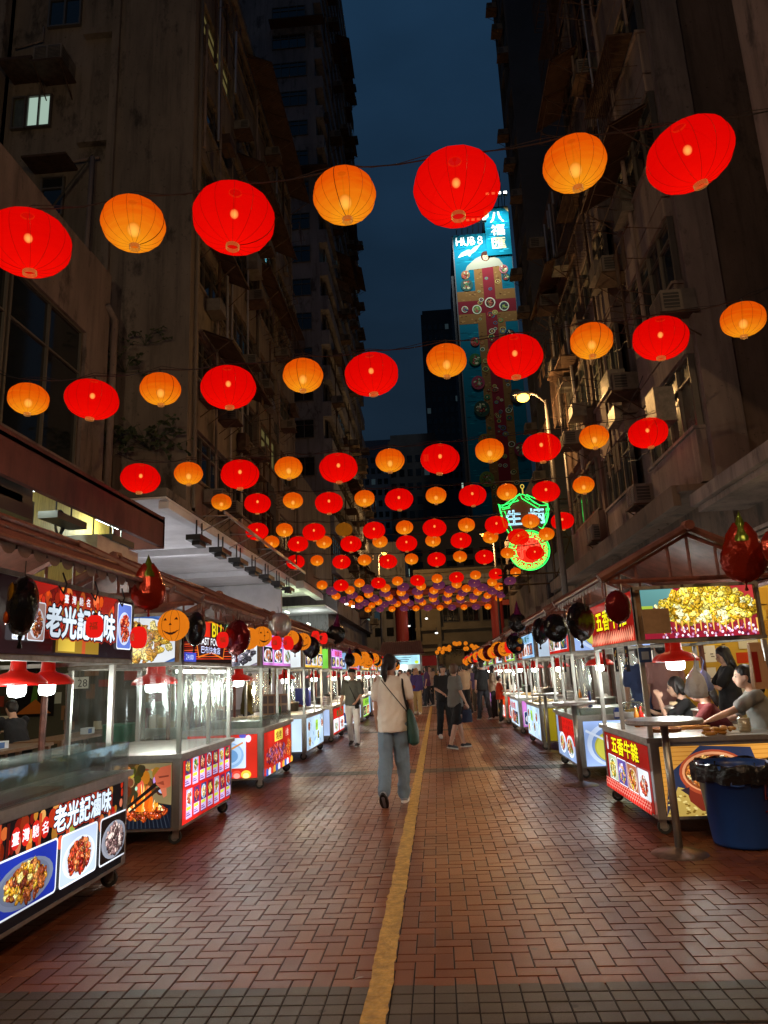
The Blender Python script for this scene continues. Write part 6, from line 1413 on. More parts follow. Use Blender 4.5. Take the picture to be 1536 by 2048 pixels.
for k, px, py, hp, rz, lb in (('dred', 1236, 1214, 66, .5, 'dark red foil balloon before the beef offal sign'), ('black', 1161, 1243, 76, .6, 'largest black foil balloon on the right eaves'), ('black', 1112, 1256, 56, .3, 'black foil balloon, second of three on the right eaves'), ('black', 1081, 1262, 52, .8, 'black foil balloon, farthest of three on the right eaves'), ('witch', 1035, 1245, 60, .2, 'purple hatted black balloon on the right eaves')):
    p, s_ = hang(px, py, hp*(.66 if k == 'witch' else 1), 1.52); foil_balloon(k, p, s_, rz, lb)
p = atY(1558, 1100, 5.6); foil_balloon('red', p, .34, .4, 'red foil balloon cut by the right edge of the picture')
r = random.Random(31); cnt = {}
for sg, xe in ((-1, -2.13), (1, 1.52)):
    y = 18.0 if sg < 0 else 14.0
    while y < 40:
        q = r.random(); side = 'left' if sg < 0 else 'right'
        if q < .32: kind = 'b'
        elif q < .70: kind = 't'
        else: kind = 'p'
        cnt[(sg, kind)] = cnt.get((sg, kind), 0)+1; k = cnt[(sg, kind)]; z = r.uniform(1.85, 2.03); on = ORD[k] if k <= 20 else f'number {k}'
        if kind == 'b': c = r.choice(['black', 'dred', 'moon', 'witch', 'black']); foil_balloon(c, (xe+r.uniform(-.05, .05), y, z), r.uniform(.34, .42), r.uniform(-.9, .9), f'far balloon, {on} along the {side} eaves past the nearer ones')
        elif kind == 't': deco_lantern('tube', (xe, y, z+.05), r.uniform(.24, .28), r.uniform(-.5, .5), f'far small red lantern, {on} along the {side} eaves')
        else: deco_lantern('pumpkin', (xe, y, z), r.uniform(.30, .36), r.uniform(-.5, .5), f'far pumpkin lantern, {on} along the {side} eaves')
        y += r.uniform(.35, .75)*(1+.02*y)

# ------------------------------------------------------------------ people
def remesh(mb, vox, it=3, disp=0, dsc=9, name='m'):
    me = mb.mesh(name, [], False); o = bpy.data.objects.new('tmp', me); COL.objects.link(o)
    m = o.modifiers.new('r', 'REMESH'); m.mode = 'VOXEL'; m.voxel_size = vox; m.adaptivity = 0
    if it: s = o.modifiers.new('s', 'SMOOTH'); s.factor = .5; s.iterations = it
    r = bpy.data.meshes.new_from_object(o.evaluated_get(bpy.context.evaluated_depsgraph_get())); bpy.data.objects.remove(o); bpy.data.meshes.remove(me)
    if disp:
        ns = [v.normal.copy() for v in r.vertices]
        for v, n in zip(r.vertices, ns):
            p = v.co; f = noise.noise((p.x*dsc, p.y*dsc, p.z*dsc*.7))+.9*(.35-abs(noise.noise((p.x*dsc*.9+p.z*4, p.y*dsc*.9, p.z*dsc*.9-p.x*5)))*1.6); v.co = p+n*f*disp
    r.polygons.foreach_set('use_smooth', [True]*len(r.polygons)); return r
def rings(mb, R_, n=20):
    vs = []
    for (cx, cy, cz, rx, ry) in R_:
        for k in range(n): a = 6.2832*k/n; vs.append((cx+rx*math.cos(a), cy+ry*math.sin(a), cz))
    m = len(R_); fs = [(i*n+k, i*n+(k+1) % n, (i+1)*n+(k+1) % n, (i+1)*n+k) for i in range(m-1) for k in range(n)]
    fs += [tuple(range(n))[::-1], tuple((m-1)*n+k for k in range(n))]
    mb.add(vs, fs)
def limb(mb, pts, rs, n=12):
    # resample for a round tapered tube with ball ends
    mb.tube(pts, rs, n)
    for p, r_ in zip(pts, rs): mb.ell(p, r_*.98, r_*.98, r_*.98, 12, 0, 8)
def person(label, pos, H, rz, cfg, group=None):
    s = H/1.70; t = thing('person', label, 'person', pos, rz, group); vox = cfg.get('vox', .014)
    seat = cfg.get('seat')
    J = {}
    hipz = .90*s
    for k, sx in (('L', -1), ('R', 1)):
        th, kn = cfg['leg'+k][:2]; spread = cfg['leg'+k][2] if len(cfg['leg'+k]) > 2 else 2
        hip = Vector((sx*.088*s, 0, hipz)); a = R(th); o = R(spread)*sx
        d1 = Vector((math.sin(o), math.sin(a)*math.cos(o), -math.cos(a))).normalized(); kne = hip+d1*.43*s
        a2 = R(th-kn); d2 = Vector((math.sin(o)*.3, math.sin(a2), -math.cos(a2))).normalized(); ank = kne+d2*.41*s
        pitch = R(cfg.get('foot'+k, 0)); fd = Vector((0, math.cos(pitch), -math.sin(pitch))); fu = Vector((0, math.sin(pitch), math.cos(pitch)))
        J[k] = (hip, kne, ank, fd, fu)
    lo = min((J[k][2]-J[k][4]*.080*s+J[k][3]*q*s).z for k in 'LR' for q in (-.05, .16)) if not seat else None
    dz = -lo if not seat else (seat-hipz+.09*s)
    def up(v): return Vector((v.x, v.y, v.z+dz))
    for k in 'LR': hip, kne, ank, fd, fu = J[k]; J[k] = (up(hip), up(kne), up(ank), fd, fu)
    if seat:
        for k in 'LR': hip, kne, ank, fd, fu = J[k]; J[k] = (hip, kne, ank, fd, fu)
    lean = cfg.get('lean', 0); fat = cfg.get('fat', 1.0)
    def sp(z): q = max(0, z-.95); return math.sin(R(lean))*q*s, (z*s+dz) - (1-math.cos(R(lean)))*q*s
    def ring(z, rx, ry, yo=0, e=0): y, zz = sp(z); return (0, y+yo*s, zz, (rx*fat+e)*s, (ry*fat+e)*s)
    A = {}
    for k, sx in (('L', -1), ('R', 1)):
        fw, out, el, inn = cfg['arm'+k]; y, zz = sp(1.40); sh = Vector((sx*.165*s*(.97 if cfg.get('fem', 1) else 1.08), y, zz)); a = R(fw); o = R(out)
        d1 = Vector((sx*math.sin(o), math.sin(a)*math.cos(o), -math.cos(a)*math.cos(o))).normalized(); e_ = sh+d1*.275*s
        a2 = R(fw+el); i_ = R(inn); d2 = Vector((-sx*math.sin(i_)+sx*math.sin(o)*.6*math.cos(i_), math.sin(a2)*math.cos(i_), -math.cos(a2)*math.cos(i_))).normalized(); wr = e_+d2*.245*s
        A[k] = (sh, e_, wr, d2)
    body = MB()
    rings(body, [ring(.86, .12, .09), ring(.95, .150, .105), ring(1.08, .118, .088), ring(1.25, .135, .095), ring(1.36, .150, .085), ring(1.42, .10, .06), ring(1.455, .05, .05), ring(1.53, .046, .05)])
    for k, sx in (('L', -1), ('R', 1)):
        hip, kne, ank, fd, fu = J[k]
        limb(body, [hip, hip.lerp(kne, .5), kne, kne.lerp(ank, .35), ank], [x*s for x in (.085, .075, .052, .052, .034)])
        limb(body, [ank, ank-fu*.045*s+fd*.11*s], [.035*s, .025*s])
        sh, e_, wr, d2 = A[k]
        limb(body, [sh, sh.lerp(e_, .5), e_, e_.lerp(wr, .4), wr], [x*s for x in (.05, .043, .036, .034, .023)])
        # hand: palm, four bent fingers and a thumb from its side
        side = Vector((0, 0, 1)).cross(d2); side = side.normalized() if side.length > .2 else Vector((0, sx*-1.0, 0)); 
        if abs(d2.z) > .75: side = Vector((0, 1, 0))
        nrm = d2.cross(side).normalized()*(-sx)
        if nrm.x*sx > 0 and abs(d2.z) > .5: nrm = -nrm
        pc = wr+d2*.05*s; 
        for q in (-.6, 0, .6): limb(body, [wr+side*q*.018*s, pc+side*q*.032*s+d2*.02*s], [.014*s, .013*s], 8)
        for q, ln in ((-1.5, .075), (-.5, .085), (.5, .08), (1.5, .062)):
            b0 = wr+d2*.085*s+side*q*.0185*s; b1 = b0+(d2*.8+nrm*.35)*ln*.5*s; b2 = b1+(d2*.4+nrm*.8)*ln*.5*s; limb(body, [b0-d2*.02*s, b0, b1, b2], [.0095*s, .0095*s, .0085*s, .007*s], 7)
        b0 = wr+d2*.03*s-side*.025*s; limb(body, [b0, b0+(d2*.6-side*.8)*.035*s, b0+(d2*1.5-side*.7+nrm*.3)*.045*s], [.012*s, .011*s, .009*s], 7)
    hy, hz_ = sp(1.585); yaw = R(cfg.get('yaw', 0)); nod = cfg.get('nod', 0)
    def headpts(m0):
        c_, s_ = math.cos(yaw), math.sin(yaw); cn, sn = math.cos(R(nod)), math.sin(R(nod)); out = []
        for x, y, z in m0.v:
            x, y, z = x*s, y*s, (z-1.585)*s; y, z = y*cn+z*sn*1, z*cn-y*sn; x, y = x*c_-y*s_, x*s_+y*c_; out.append((x, y+hy+.012*s, z+hz_))
        m0.v = out; return m0
    hd = MB(); hd.ell((0, 0, 1.60), .074, .092, .105, 20, 0, 14); hd.ell((0, .028, 1.535), .052, .062, .055, 16, 0, 10); hd.ell((0, .098, 1.572), .011, .017, .022, 8); hd.ell((0, .078, 1.54), .026, .018, .012, 8)
    hd.ell((-.075, -.004, 1.582), .01, .018, .028, 8); hd.ell((.075, -.004, 1.582), .01, .018, .028, 8)
    headpts(hd); body.add(hd.v, hd.f)
    sk = cfg.get('skin', 'skin'); me = remesh(body, .011 if vox < .018 else .018, 2); me.materials.append(M['skin']); put(me, 'body', t, pos)
    ey = MB(); 
    for sx in (-1, 1): ey.ell((sx*.030, .083, 1.592), .011, .007, .006, 8, 0, 5); ey.tube([(sx*.018, .089, 1.612), (sx*.042, .082, 1.613)], .0035, 4)
    me = headpts(ey).mesh('eyes', [M['eye']], True); put(me, 'eyes', t, pos)
    ey = MB(); ey.ell((0, .096, 1.540), .021, .006, .006, 8, 0, 5); me = headpts(ey).mesh('mouth', [M['lip']], True); put(me, 'mouth', t, pos)
    # hair
    hm = M[cfg.get('haircol', 'hair')]; h = MB(); st = cfg.get('hair', 'short')
    h.ell((0, -.012, 1.625), .083, .096, .092, 20, 0, 12); h.ell((0, -.035, 1.590), .080, .072, .09, 18, 0, 10)
    if st in ('long', 'bob'):
        zl = 1.30 if st == 'long' else 1.49
        rings(h, [(0, -.05, zl, .07, .03), (0, -.058, (zl+1.6)/2, .088, .04), (0, -.04, 1.60, .084, .06)])
        for sx in (-1, 1): limb(h, [(sx*.066, .01, 1.62), (sx*.082, .012, 1.56), (sx*.078, .01, zl+.03)], [.028, .026, .018])
    if st == 'pony':
        h.ell((0, -.10, 1.60), .035, .035, .035, 10); limb(h, [(0, -.11, 1.60), (-.01, -.135, 1.54), (-.015, -.13, 1.46), (-.01, -.115, 1.38)], [.028, .045, .042, .015])
    if st == 'bangs' or cfg.get('bangs'): h.ell((0, .06, 1.645), .065, .04, .035, 14)
    if st == 'bald': h = MB(); h.ell((0, -.045, 1.58), .078, .058, .055, 16, 0, 10)
    headpts(h); me = remesh(h, min(vox, .012), 3, .004, 30); me.materials.append(hm); put(me, 'hair', t, pos)
    if cfg.get('cap'):
        h = MB(); h.ell((0, -.005, 1.655), .090, .104, .062, 20, 0, 10); h.ell((0, .11, 1.635), .06, .06, .008, 14, 0, 6); headpts(h); me = h.mesh('cap', [cloth(cfg['cap'])], True); put(me, 'cap', t, pos)
    # clothes
    tc_, tk = cfg['top']; c = MB(); hem = cfg.get('hem', .84)
    e0 = .012
    if tk == 'dress':
        rings(c, [ring(cfg.get('skirt', .55), .20, .16, 0, e0), ring(.85, .175, .13, 0, e0), ring(1.10, .125, .095, 0, e0), ring(1.27, .142, .102, 0, e0), ring(1.38, .150, .085, 0, e0), ring(1.43, .08, .06, 0, e0)])
    else:
        lo_ = cfg.get('loose', .03)
        rings(c, [ring(hem, .150+lo_*.6, .112+lo_, -.005, e0), ring(.95, .158+lo_*.5, .115+lo_, -.005, e0), ring(1.10, .132+lo_, .098+lo_, 0, e0), ring(1.26, .145+lo_*.5, .103+lo_*.6, 0, e0), ring(1.37, .152, .088, 0, e0), ring(1.425, .105, .066, 0, e0), ring(1.45, .062, .058, 0, e0-.002)])
    if tk in ('tee', 'polo', 'dress', 'blouse'):
        f = {'tee': .72, 'polo': .85, 'dress': .35, 'blouse': .6}[tk]
        for k in 'LR': sh, e_, wr, _ = A[k]; limb(c, [sh+Vector((0, 0, .005)), sh.lerp(e_, f*.5), sh.lerp(e_, f)], [.060*s, .064*s, .066*s if tk != 'dress' else .05*s])
    if tk == 'long':
        for k in 'LR': sh, e_, wr, _ = A[k]; limb(c, [sh, sh.lerp(e_, .5), e_, e_.lerp(wr, .5), e_.lerp(wr, .93)], [x*s for x in (.060, .056, .050, .045, .038)])
    me = remesh(c, vox, 2, cfg.get('wr', .011)); me.materials.append(cloth(tc_)); put(me, 'dress' if tk == 'dress' else 'shirt', t, pos)
    bc, bk = cfg.get('bottom', (None, None))
    if bk:
        c = MB(); rings(c, [ring(.83, .135, .105, -.005, e0), ring(.90, .150, .112, -.005, e0), ring(1.0, .142, .102, 0, e0)] if not seat else [ring(.86, .14, .11, 0, e0), ring(.98, .14, .10, 0, e0)])
        for k in 'LR':
            hip, kne, ank, fd, fu = J[k]
            if bk == 'shorts': limb(c, [hip, hip.lerp(kne, .45), hip.lerp(kne, .85)], [.095*s, .092*s, .095*s])
            else:
                w_ = {'jeans': 1.0, 'wide': 1.18, 'slim': .88}[bk]; limb(c, [hip, hip.lerp(kne, .5), kne, kne.lerp(ank, .5), kne.lerp(ank, .97)], [x*s for x in (.094, .088*(1+w_)/2, .073*w_, .066*w_, .064*w_)])
        me = remesh(c, vox, 2, cfg.get('wr', .011), 8); me.materials.append(cloth(bc)); put(me, 'trousers' if bk != 'shorts' else 'shorts', t, pos)
    for k, sx in (('L', -1), ('R', 1)):
        hip, kne, ank, fd, fu = J[k]; c = MB()
        heel = ank-fu*.045*s-fd*.03*s; toe = ank-fu*.048*s+fd*.15*s
        limb(c, [heel, heel.lerp(toe, .45)+fu*.008*s, toe], [.042*s, .047*s, .037*s]); limb(c, [ank-fu*.02*s, heel.lerp(toe, .2)], [.036*s, .036*s])
        me = remesh(c, .011 if vox < .018 else .02, 2); me.materials.append(cloth(cfg.get('shoe', '#202020'), .6)); sh_ = put(me, 'shoe', t, pos)
        c = MB(); side = Vector((1, 0, 0)); vs = []
        for dz_ in (-.080, -.052):
            for a in range(16):
                q = 6.2832*a/16; vs.append(ank+fu*dz_*s+fd*(.055+.142*math.cos(q))*s+side*(.050+.006*math.cos(q))*math.sin(q)*s)
        c.add(vs, [tuple(range(16))[::-1], tuple(range(16, 32))]+[(i, (i+1) % 16, 16+(i+1) % 16, 16+i) for i in range(16)])
        me = c.mesh('sole', [cloth(cfg.get('sole'+k, cfg.get('sole', '#b8b4ac')), .7)]); so = put(me, 'sole', sh_, WL(sh_))
    return t, J, A, s
def wpos(t, v): return t.matrix_basis @ Vector(v)
def bag(name, label, cat, owner, parts):
    """thing built in the owner's local space, set in the world with the owner's placing"""
    o = thing(name, label, cat, owner.location.copy(), owner.rotation_euler.z)
    for nm, mb, m, vox in parts:
        if vox: me = remesh(mb, vox, 3, .004, 12); me.materials.append(m)
        else: me = mb.mesh(nm, [m], True)
        me.name = nm; put(me, nm, o, WL(o))
    return o
g = lambda px, py: (lambda v: (v.x, v.y, 0))(atZ(px, py))
STAND = dict(legL=(3, 4), legR=(-3, 3), armL=(2, 8, 12, 3), armR=(2, 8, 12, 3))
def P(label, px, py, H, rz, **k):
    c = dict(STAND); c.update(k); return person(label, g(px, py), H, R(rz), c)
# main walker seen from behind
mw, J, A, s = P('woman in a beige t-shirt and jeans walking away with a green shoulder bag', 792, 1608, 1.68, -4, legL=(-10, 30, 0), legR=(10, 3, 0), footL=42, footR=-3, armL=(4, 7, 14, 2), armR=(8, 14, 40, 10), yaw=-22, hair='pony', top=('#efe9de', 'tee'), hem=.80, loose=.036, wr=.014, bottom=('#7890a6', 'wide'), soleL='#161616', shoe='#8a909c', sole='#f0ece4', vox=.009, fat=.97)
b1, b2, b3 = MB(), MB(), MB()
rings(b1, [(.255, -.02, .64, .03, .05), (.25, -.02, .67, .062, .135), (.245, -.02, .78, .068, .14), (.235, -.02, .90, .055, .11), (.215, -.02, 1.00, .04, .06), (.20, -.02, 1.06, .02, .02)])
b2.tube([(.195, -.03, 1.03), (.165, -.075, 1.20), (.15, -.085, 1.32), (.145, -.04, 1.425), (.15, .04, 1.41), (.17, .09, 1.25), (.19, .04, 1.04)], .013, 6)
b3.tube([(.19, -.07, 1.02), (.10, -.155, 1.15), (-.02, -.145, 1.30), (-.10, -.08, 1.395), (-.11, .02, 1.40), (-.02, .12, 1.25), (.16, .10, 1.02)], .006, 5)
bag('shoulder_bag', 'dark green soft shoulder bag carried by the woman in beige', 'bag', mw, [('pouch', b1, mat('green_canvas', (.008, .05, .035), .6), .012), ('shoulder_strap', b2, cloth('#141210'), 0), ('thin_strap', b3, cloth('#141210'), 0)])
m_, J, A, s = P('man in a dark cap, grey shirt and white trousers facing the viewer', 708, 1492, 1.60, 172, fem=0, legL=(10, 4, 3), legR=(-10, 14, 3), footR=14, armL=(6, 10, 40, 25), armR=(0, 12, 15, 0), top=('#5c605a', 'polo'), bottom=('#f2efe8', 'jeans'), cap='#101010', shoe='#4a4642', skin='skin', yaw=12, fat=1.02, hem=.88)
b1, b2 = MB(), MB(); rings(b1, [(-.13, .14, .78, .045, .03), (-.13, .14, .90, .05, .035)]); b2.tube([(-.13, .14, .90), (-.02, .15, 1.15), (.10, .04, 1.36)], .008, 4)
bag('camera_case', 'black camera case hanging at the hip of the man in the cap', 'bag', m_, [('case', b1, cloth('#0c0c0c'), .01), ('strap', b2, cloth('#0c0c0c'), 0)])
bl, J, A, s = P('blonde woman in a violet top and cream trousers walking towards the viewer', 836, 1428, 1.66, 176, legL=(12, 4, 2), legR=(-12, 14, 2), footR=14, armL=(-6, 8, 10, 0), armR=(4, 8, 20, 10), top=('#4a3f88', 'long'), bottom=('#b89c68', 'wide'), hair='long', haircol='blond', shoe='#c8c0b0')
b1, b2 = MB(), MB(); b1.ell((.10, .14, .98), .07, .035, .07, 12); b2.tube([(.10, .13, 1.03), (0, .14, 1.2), (-.1, .06, 1.38)], .006, 4)
bag('hip_bag', 'small red bag at the hip of the blonde woman', 'bag', bl, [('pouch', b1, cloth('#7a1620'), 0), ('strap', b2, cloth('#3a1a18'), 0)])
wh, *_ = P('man in a white shirt and black trousers behind the blonde woman', 862, 1412, 1.76, 183, fem=0, legL=(9, 3), legR=(-8, 12), footR=12, armL=(20, 6, 70, 20), armR=(0, 8, 10, 0), top=('#c8b8a8', 'tee'), bottom=('#121214', 'slim'))
bk, *_ = P('dark haired woman in black with bare arms and white shoes facing the viewer', 893, 1477, 1.62, 192, legL=(8, 3, 2), legR=(-8, 12, 2), footR=10, armL=(10, 10, 40, 30), armR=(12, 10, 50, 35), top=('#0e0d0f', 'tee'), bottom=('#0d0e12', 'wide'), hair='bob', bangs=1, shoe='#d0ccc4', hem=.86)
gy, *_ = P('woman in a grey t-shirt and black shorts holding a navy bag', 917, 1498, 1.60, -62, legL=(14, 3, 1), legR=(-12, 8, 1), footR=12, armL=(0, 8, 10, 0), armR=(4, 8, 20, 0), top=('#6c6c68', 'tee'), bottom=('#0e0f14', 'shorts'), hair='bob', haircol='brownhair', shoe='#141414', yaw=30, hem=.82)
b1, b2 = MB(), MB(); rings(b1, [(.24, .10, .50, .05, .12), (.24, .10, .74, .035, .10)]); b2.tube([(.24, .05, .74), (.23, .07, .82), (.24, .15, .74)], .006, 4)
bag('hand_bag', 'navy cloth bag in the hand of the woman in grey', 'bag', gy, [('pouch', b1, cloth('#0c1430'), .012), ('handle', b2, cloth('#0c1430'), 0)])
P('man in a pale t-shirt and tan trousers with his back turned', 944, 1412, 1.74, -20, fem=0, armL=(10, 8, 30, 10), armR=(20, 14, 60, 0), top=('#a89880', 'tee'), bottom=('#8a7458', 'wide'))
P('man in a dark shirt standing beside the man in tan trousers', 958, 1410, 1.80, 40, fem=0, armL=(10, 8, 30, 10), armR=(5, 8, 20, 0), top=('#181410', 'tee'), bottom=('#6a5c48', 'wide'), haircol='brownhair')
P('woman in a short black dress standing at the right stalls holding food', 968, 1414, 1.64, -80, armL=(30, 8, 70, 20), armR=(30, 8, 70, 20), top=('#0c0c0e', 'dress'), skirt=.52, hair='long', shoe='#c8c0b0')
P('long haired woman in a tan shirt beside the child in orange', 991, 1438, 1.58, -95, armL=(10, 8, 40, 20), armR=(5, 8, 40, 20), top=('#a08870', 'tee'), bottom=('#14161c', 'wide'), hair='long', shoe='#b8b0a8')
P('child in an orange t-shirt and dark green trousers beside the long haired woman', 1004, 1446, 1.28, -85, armL=(30, 8, 60, 20), armR=(20, 8, 60, 20), top=('#c83c10', 'tee'), bottom=('#18241c', 'jeans'), shoe='#c8c4bc')
def PX0(label, pos, H, rz, **k): c = dict(STAND); c.update(k); return person(label, pos, H, R(rz), c)
FAR = [(800, 1398, 1.60, 5, '#8a2018', '#20242c', 'short', 'man in a red shirt far off left of the blonde woman'), (812, 1396, 1.66, 0, '#141414', '#2a2a2e', 'short', 'far man in black with a rucksack, seen from behind'), (826, 1392, 1.7, 180, '#2a2a30', '#1c1c22', 'short', 'far man in charcoal just left of the blonde woman'), (880, 1404, 1.60, 185, '#140e0e', '#5a3a30', 'long', 'woman in a black vest behind the dark haired woman'), (905, 1396, 1.68, 10, '#c8b8a0', '#2a3040', 'short', 'far man in cream with blue trousers in the crowd centre'), (925, 1392, 1.62, 175, '#6a2a2a', '#1c1c22', 'bob', 'far woman in maroon in the crowd'), (786, 1390, 1.58, 30, '#4a5a6a', '#1c1c22', 'bob', 'far woman in slate blue near the left stalls'), (850, 1390, 1.72, 0, '#3a3a30', '#2a2a2e', 'short', 'far man in olive in the crowd centre'), (765, 1402, 1.66, 60, '#a89a88', '#30343c', 'short', 'far man in beige at the left stalls'), (1018, 1428, 1.66, -70, '#20242a', '#14141a', 'short', 'man in dark clothes just behind the child in orange'), (870, 1385, 1.66, 180, '#8a8a90', '#1c1c22', 'short', 'farthest man in light grey in the crowd'), (892, 1384, 1.6, 0, '#b04a30', '#30343c', 'long', 'farthest woman in rust red in the crowd')]
for i, (px, py, H, rz, c1, c2, hr, lb) in enumerate(FAR): P(lb, px, py, H, rz, top=(c1, 'tee'), bottom=(c2, 'jeans'), hair=hr, legL=(9, 4), legR=(-8, 12), footR=12, vox=.02)
rr = random.Random(77); CN = [('#7a2a20', 'brick red'), ('#c8c0b0', 'off white'), ('#22304a', 'navy'), ('#3a4a30', 'moss green'), ('#a08030', 'mustard'), ('#6a5a80', 'lilac grey'), ('#9a6a5a', 'salmon'), ('#1a1a1c', 'jet black'), ('#5a8088', 'teal grey'), ('#7a7a70', 'stone grey'), ('#b85a30', 'copper'), ('#40302a', 'dark brown')]
CN += [('#8a1c1c', 'crimson'), ('#d8c8a0', 'straw'), ('#2c5050', 'dark teal'), ('#604838', 'cocoa'), ('#b0b8c8', 'icy grey'), ('#503060', 'plum'), ('#c0a890', 'sand'), ('#304c80', 'cobalt'), ('#884020', 'russet'), ('#505850', 'slate green')]
for i, (c1, nm) in enumerate(CN):
    x, y = [(-1.6, 31), (-1.1, 28.5), (1.0, 30.5), (.5, 33), (-.2, 35), (1.4, 27), (-1.5, 24.5), (1.35, 22.6), (-.9, 37), (1.1, 36), (.1, 39), (-1.7, 34), (-.7, 40), (.7, 38), (-1.3, 38.5), (1.3, 33.5), (.3, 36.8), (-.5, 33), (.9, 25.3), (-1.75, 27), (1.4, 40), (-1.2, 41)][i]
    hr = rr.choice(['short', 'short', 'long', 'bob'])
    PX0(f'far passer-by in a {nm} top, {"left" if x < -.36 else "right"} of the yellow line', (x, y, 0), rr.uniform(1.56, 1.76), rr.choice([0, 180, 170, 10, -90 if x > 0 else 90, 20]), top=(c1, 'tee'), bottom=(rr.choice(['#1c1c22', '#30343c', '#5a5044', '#20242c']), 'jeans'), hair=hr, legL=(10, 4), legR=(-9, 12), footR=12, vox=.02)
# people behind the right stall
def PX(label, pos, H, rz, **k): c = dict(STAND); c.update(k); return person(label, pos, H, R(rz), c)
v = atY(1428, 1430, 7.6); PX('seated woman in a dark red shirt with a ponytail leaning on the stall table', (v.x+.12, 7.6, 0), 1.6, 75, seat=.47, legL=(85, 85), legR=(85, 85), armL=(40, 8, 60, 20), armR=(35, 10, 60, 10), lean=22, top=('#5a0c10', 'tee'), bottom=('#14141a', 'jeans'), hair='pony', nod=18, fat=1.1)
v = atY(1372, 1400, 8.3); PX('seated person in black resting the face on a hand behind the nearest right stall', (v.x+.12, 8.3, 0), 1.62, 75, seat=.47, legL=(85, 85), legR=(85, 85), armL=(50, 5, 115, 20), armR=(40, 10, 80, 10), lean=18, top=('#0e0e10', 'tee'), bottom=('#14141a', 'jeans'), hair='bob', nod=10)
PX('woman in black with grey trousers standing with a phone by the shutters', (atY(1462, 1400, 9.3).x, 9.3, 0), 1.60, 80, armL=(35, 5, 70, 15), armR=(35, 5, 70, 15), top=('#0d0d10', 'tee'), bottom=('#6a5c54', 'wide'), hair='long', nod=18)
PX('man in a pink shirt with a black shoulder bag seen from behind past the stall', (atY(1330, 1370, 9.6).x, 9.6, 0), 1.74, 5, fem=0, top=('#b08078', 'tee'), bottom=('#26221e', 'jeans'))
PX('person in a blue shirt partly hidden by the red lamps of the nearest right stall', (atY(1288, 1370, 9.9).x, 9.9, 0), 1.68, -10, fem=0, top=('#4a5c88', 'tee'), bottom=('#20242c', 'jeans'))
PX('vendor in a grey t-shirt reaching an arm over the counter at the right edge', (atY(1545, 1450, 7.3).x, 7.3, 0), 1.66, 78, seat=.55, legL=(85, 85), legR=(85, 85), armL=(62, 8, 8, 0), armR=(40, 5, 30, 10), lean=16, top=('#7a7a76', 'tee'), bottom=('#14141a', 'jeans'), hair='pony', fat=1.05)
# person in the restaurant at left and left vendors
v = atY(45, 1400, 10.2); PX('diner in a dark t-shirt bent over the long table at far left', (v.x, 10.2, 0), 1.68, 60, seat=.5, legL=(85, 85), legR=(85, 85), armL=(45, 5, 50, 20), armR=(45, 5, 50, 20), lean=25, top=('#14161c', 'tee'), bottom=('#1c1c20', 'jeans'), nod=25, fem=0)
PX('vendor in black standing inside the third left stall', (-3.9, 11.6, 0), 1.66, -80, fem=0, top=('#101012', 'tee'), bottom=('#1c1c20', 'jeans'), armL=(30, 5, 40, 10), armR=(30, 5, 40, 10))
PX('vendor in olive standing behind the fourth left stall', (-3.85, 14.6, 0), 1.60, -80, top=('#5a4a18', 'tee'), bottom=('#1c1c20', 'jeans'), armL=(30, 5, 40, 10), armR=(30, 5, 40, 10), hair='bob')

MW = thing('menu_wall', 'yellow wall of pasted menus and notices behind the nearest right stall', 'wall', (4.4, 10.9, 0)); mb = MB(); mb.box(3.35, 5.85, 10.95, 11.05, 0, 2.9); mb.build('panel', M['yellowwall'], MW)
b = Board(2.4, 2.7, '#c8a040', 91)
for i in range(46): b.rect(b.r.uniform(.05, 2.1), b.r.uniform(.7, 2.4), b.r.uniform(.12, .3), b.r.uniform(.12, .3), b.r.choice(['#e0c060', '#d8d0b8', '#b88a30', '#e8e0d0', '#c04020', '#a87828', '#e8c040', '#705030']))
for i in range(60): b.rect(b.r.uniform(.08, 2.2), b.r.uniform(.75, 2.5), b.r.uniform(.04, .12), .012, '#503820')
b.build('notices', MW, (3.4, 10.93, .1), (1, 0, 0), (0, -1, 0), M['paint'])
lamp('menu_wall_light', 'POINT', (4.3, 9.9, 2.7), 40, (1, .84, .5), .15, prop('shop_light', 'tube light above the yellow menu wall behind the nearest right stall', 'light fitting', (4.3, 9.9, 2.85), [('housing', lambda m: m.box(-.6, .6, -.05, .05, .03, .07), plastic('#c8c8c0'), False), ('tube', lambda m: m.tube([(-.58, 0, 0), (.58, 0, 0)], .018, 8), M['tube'], True)]))

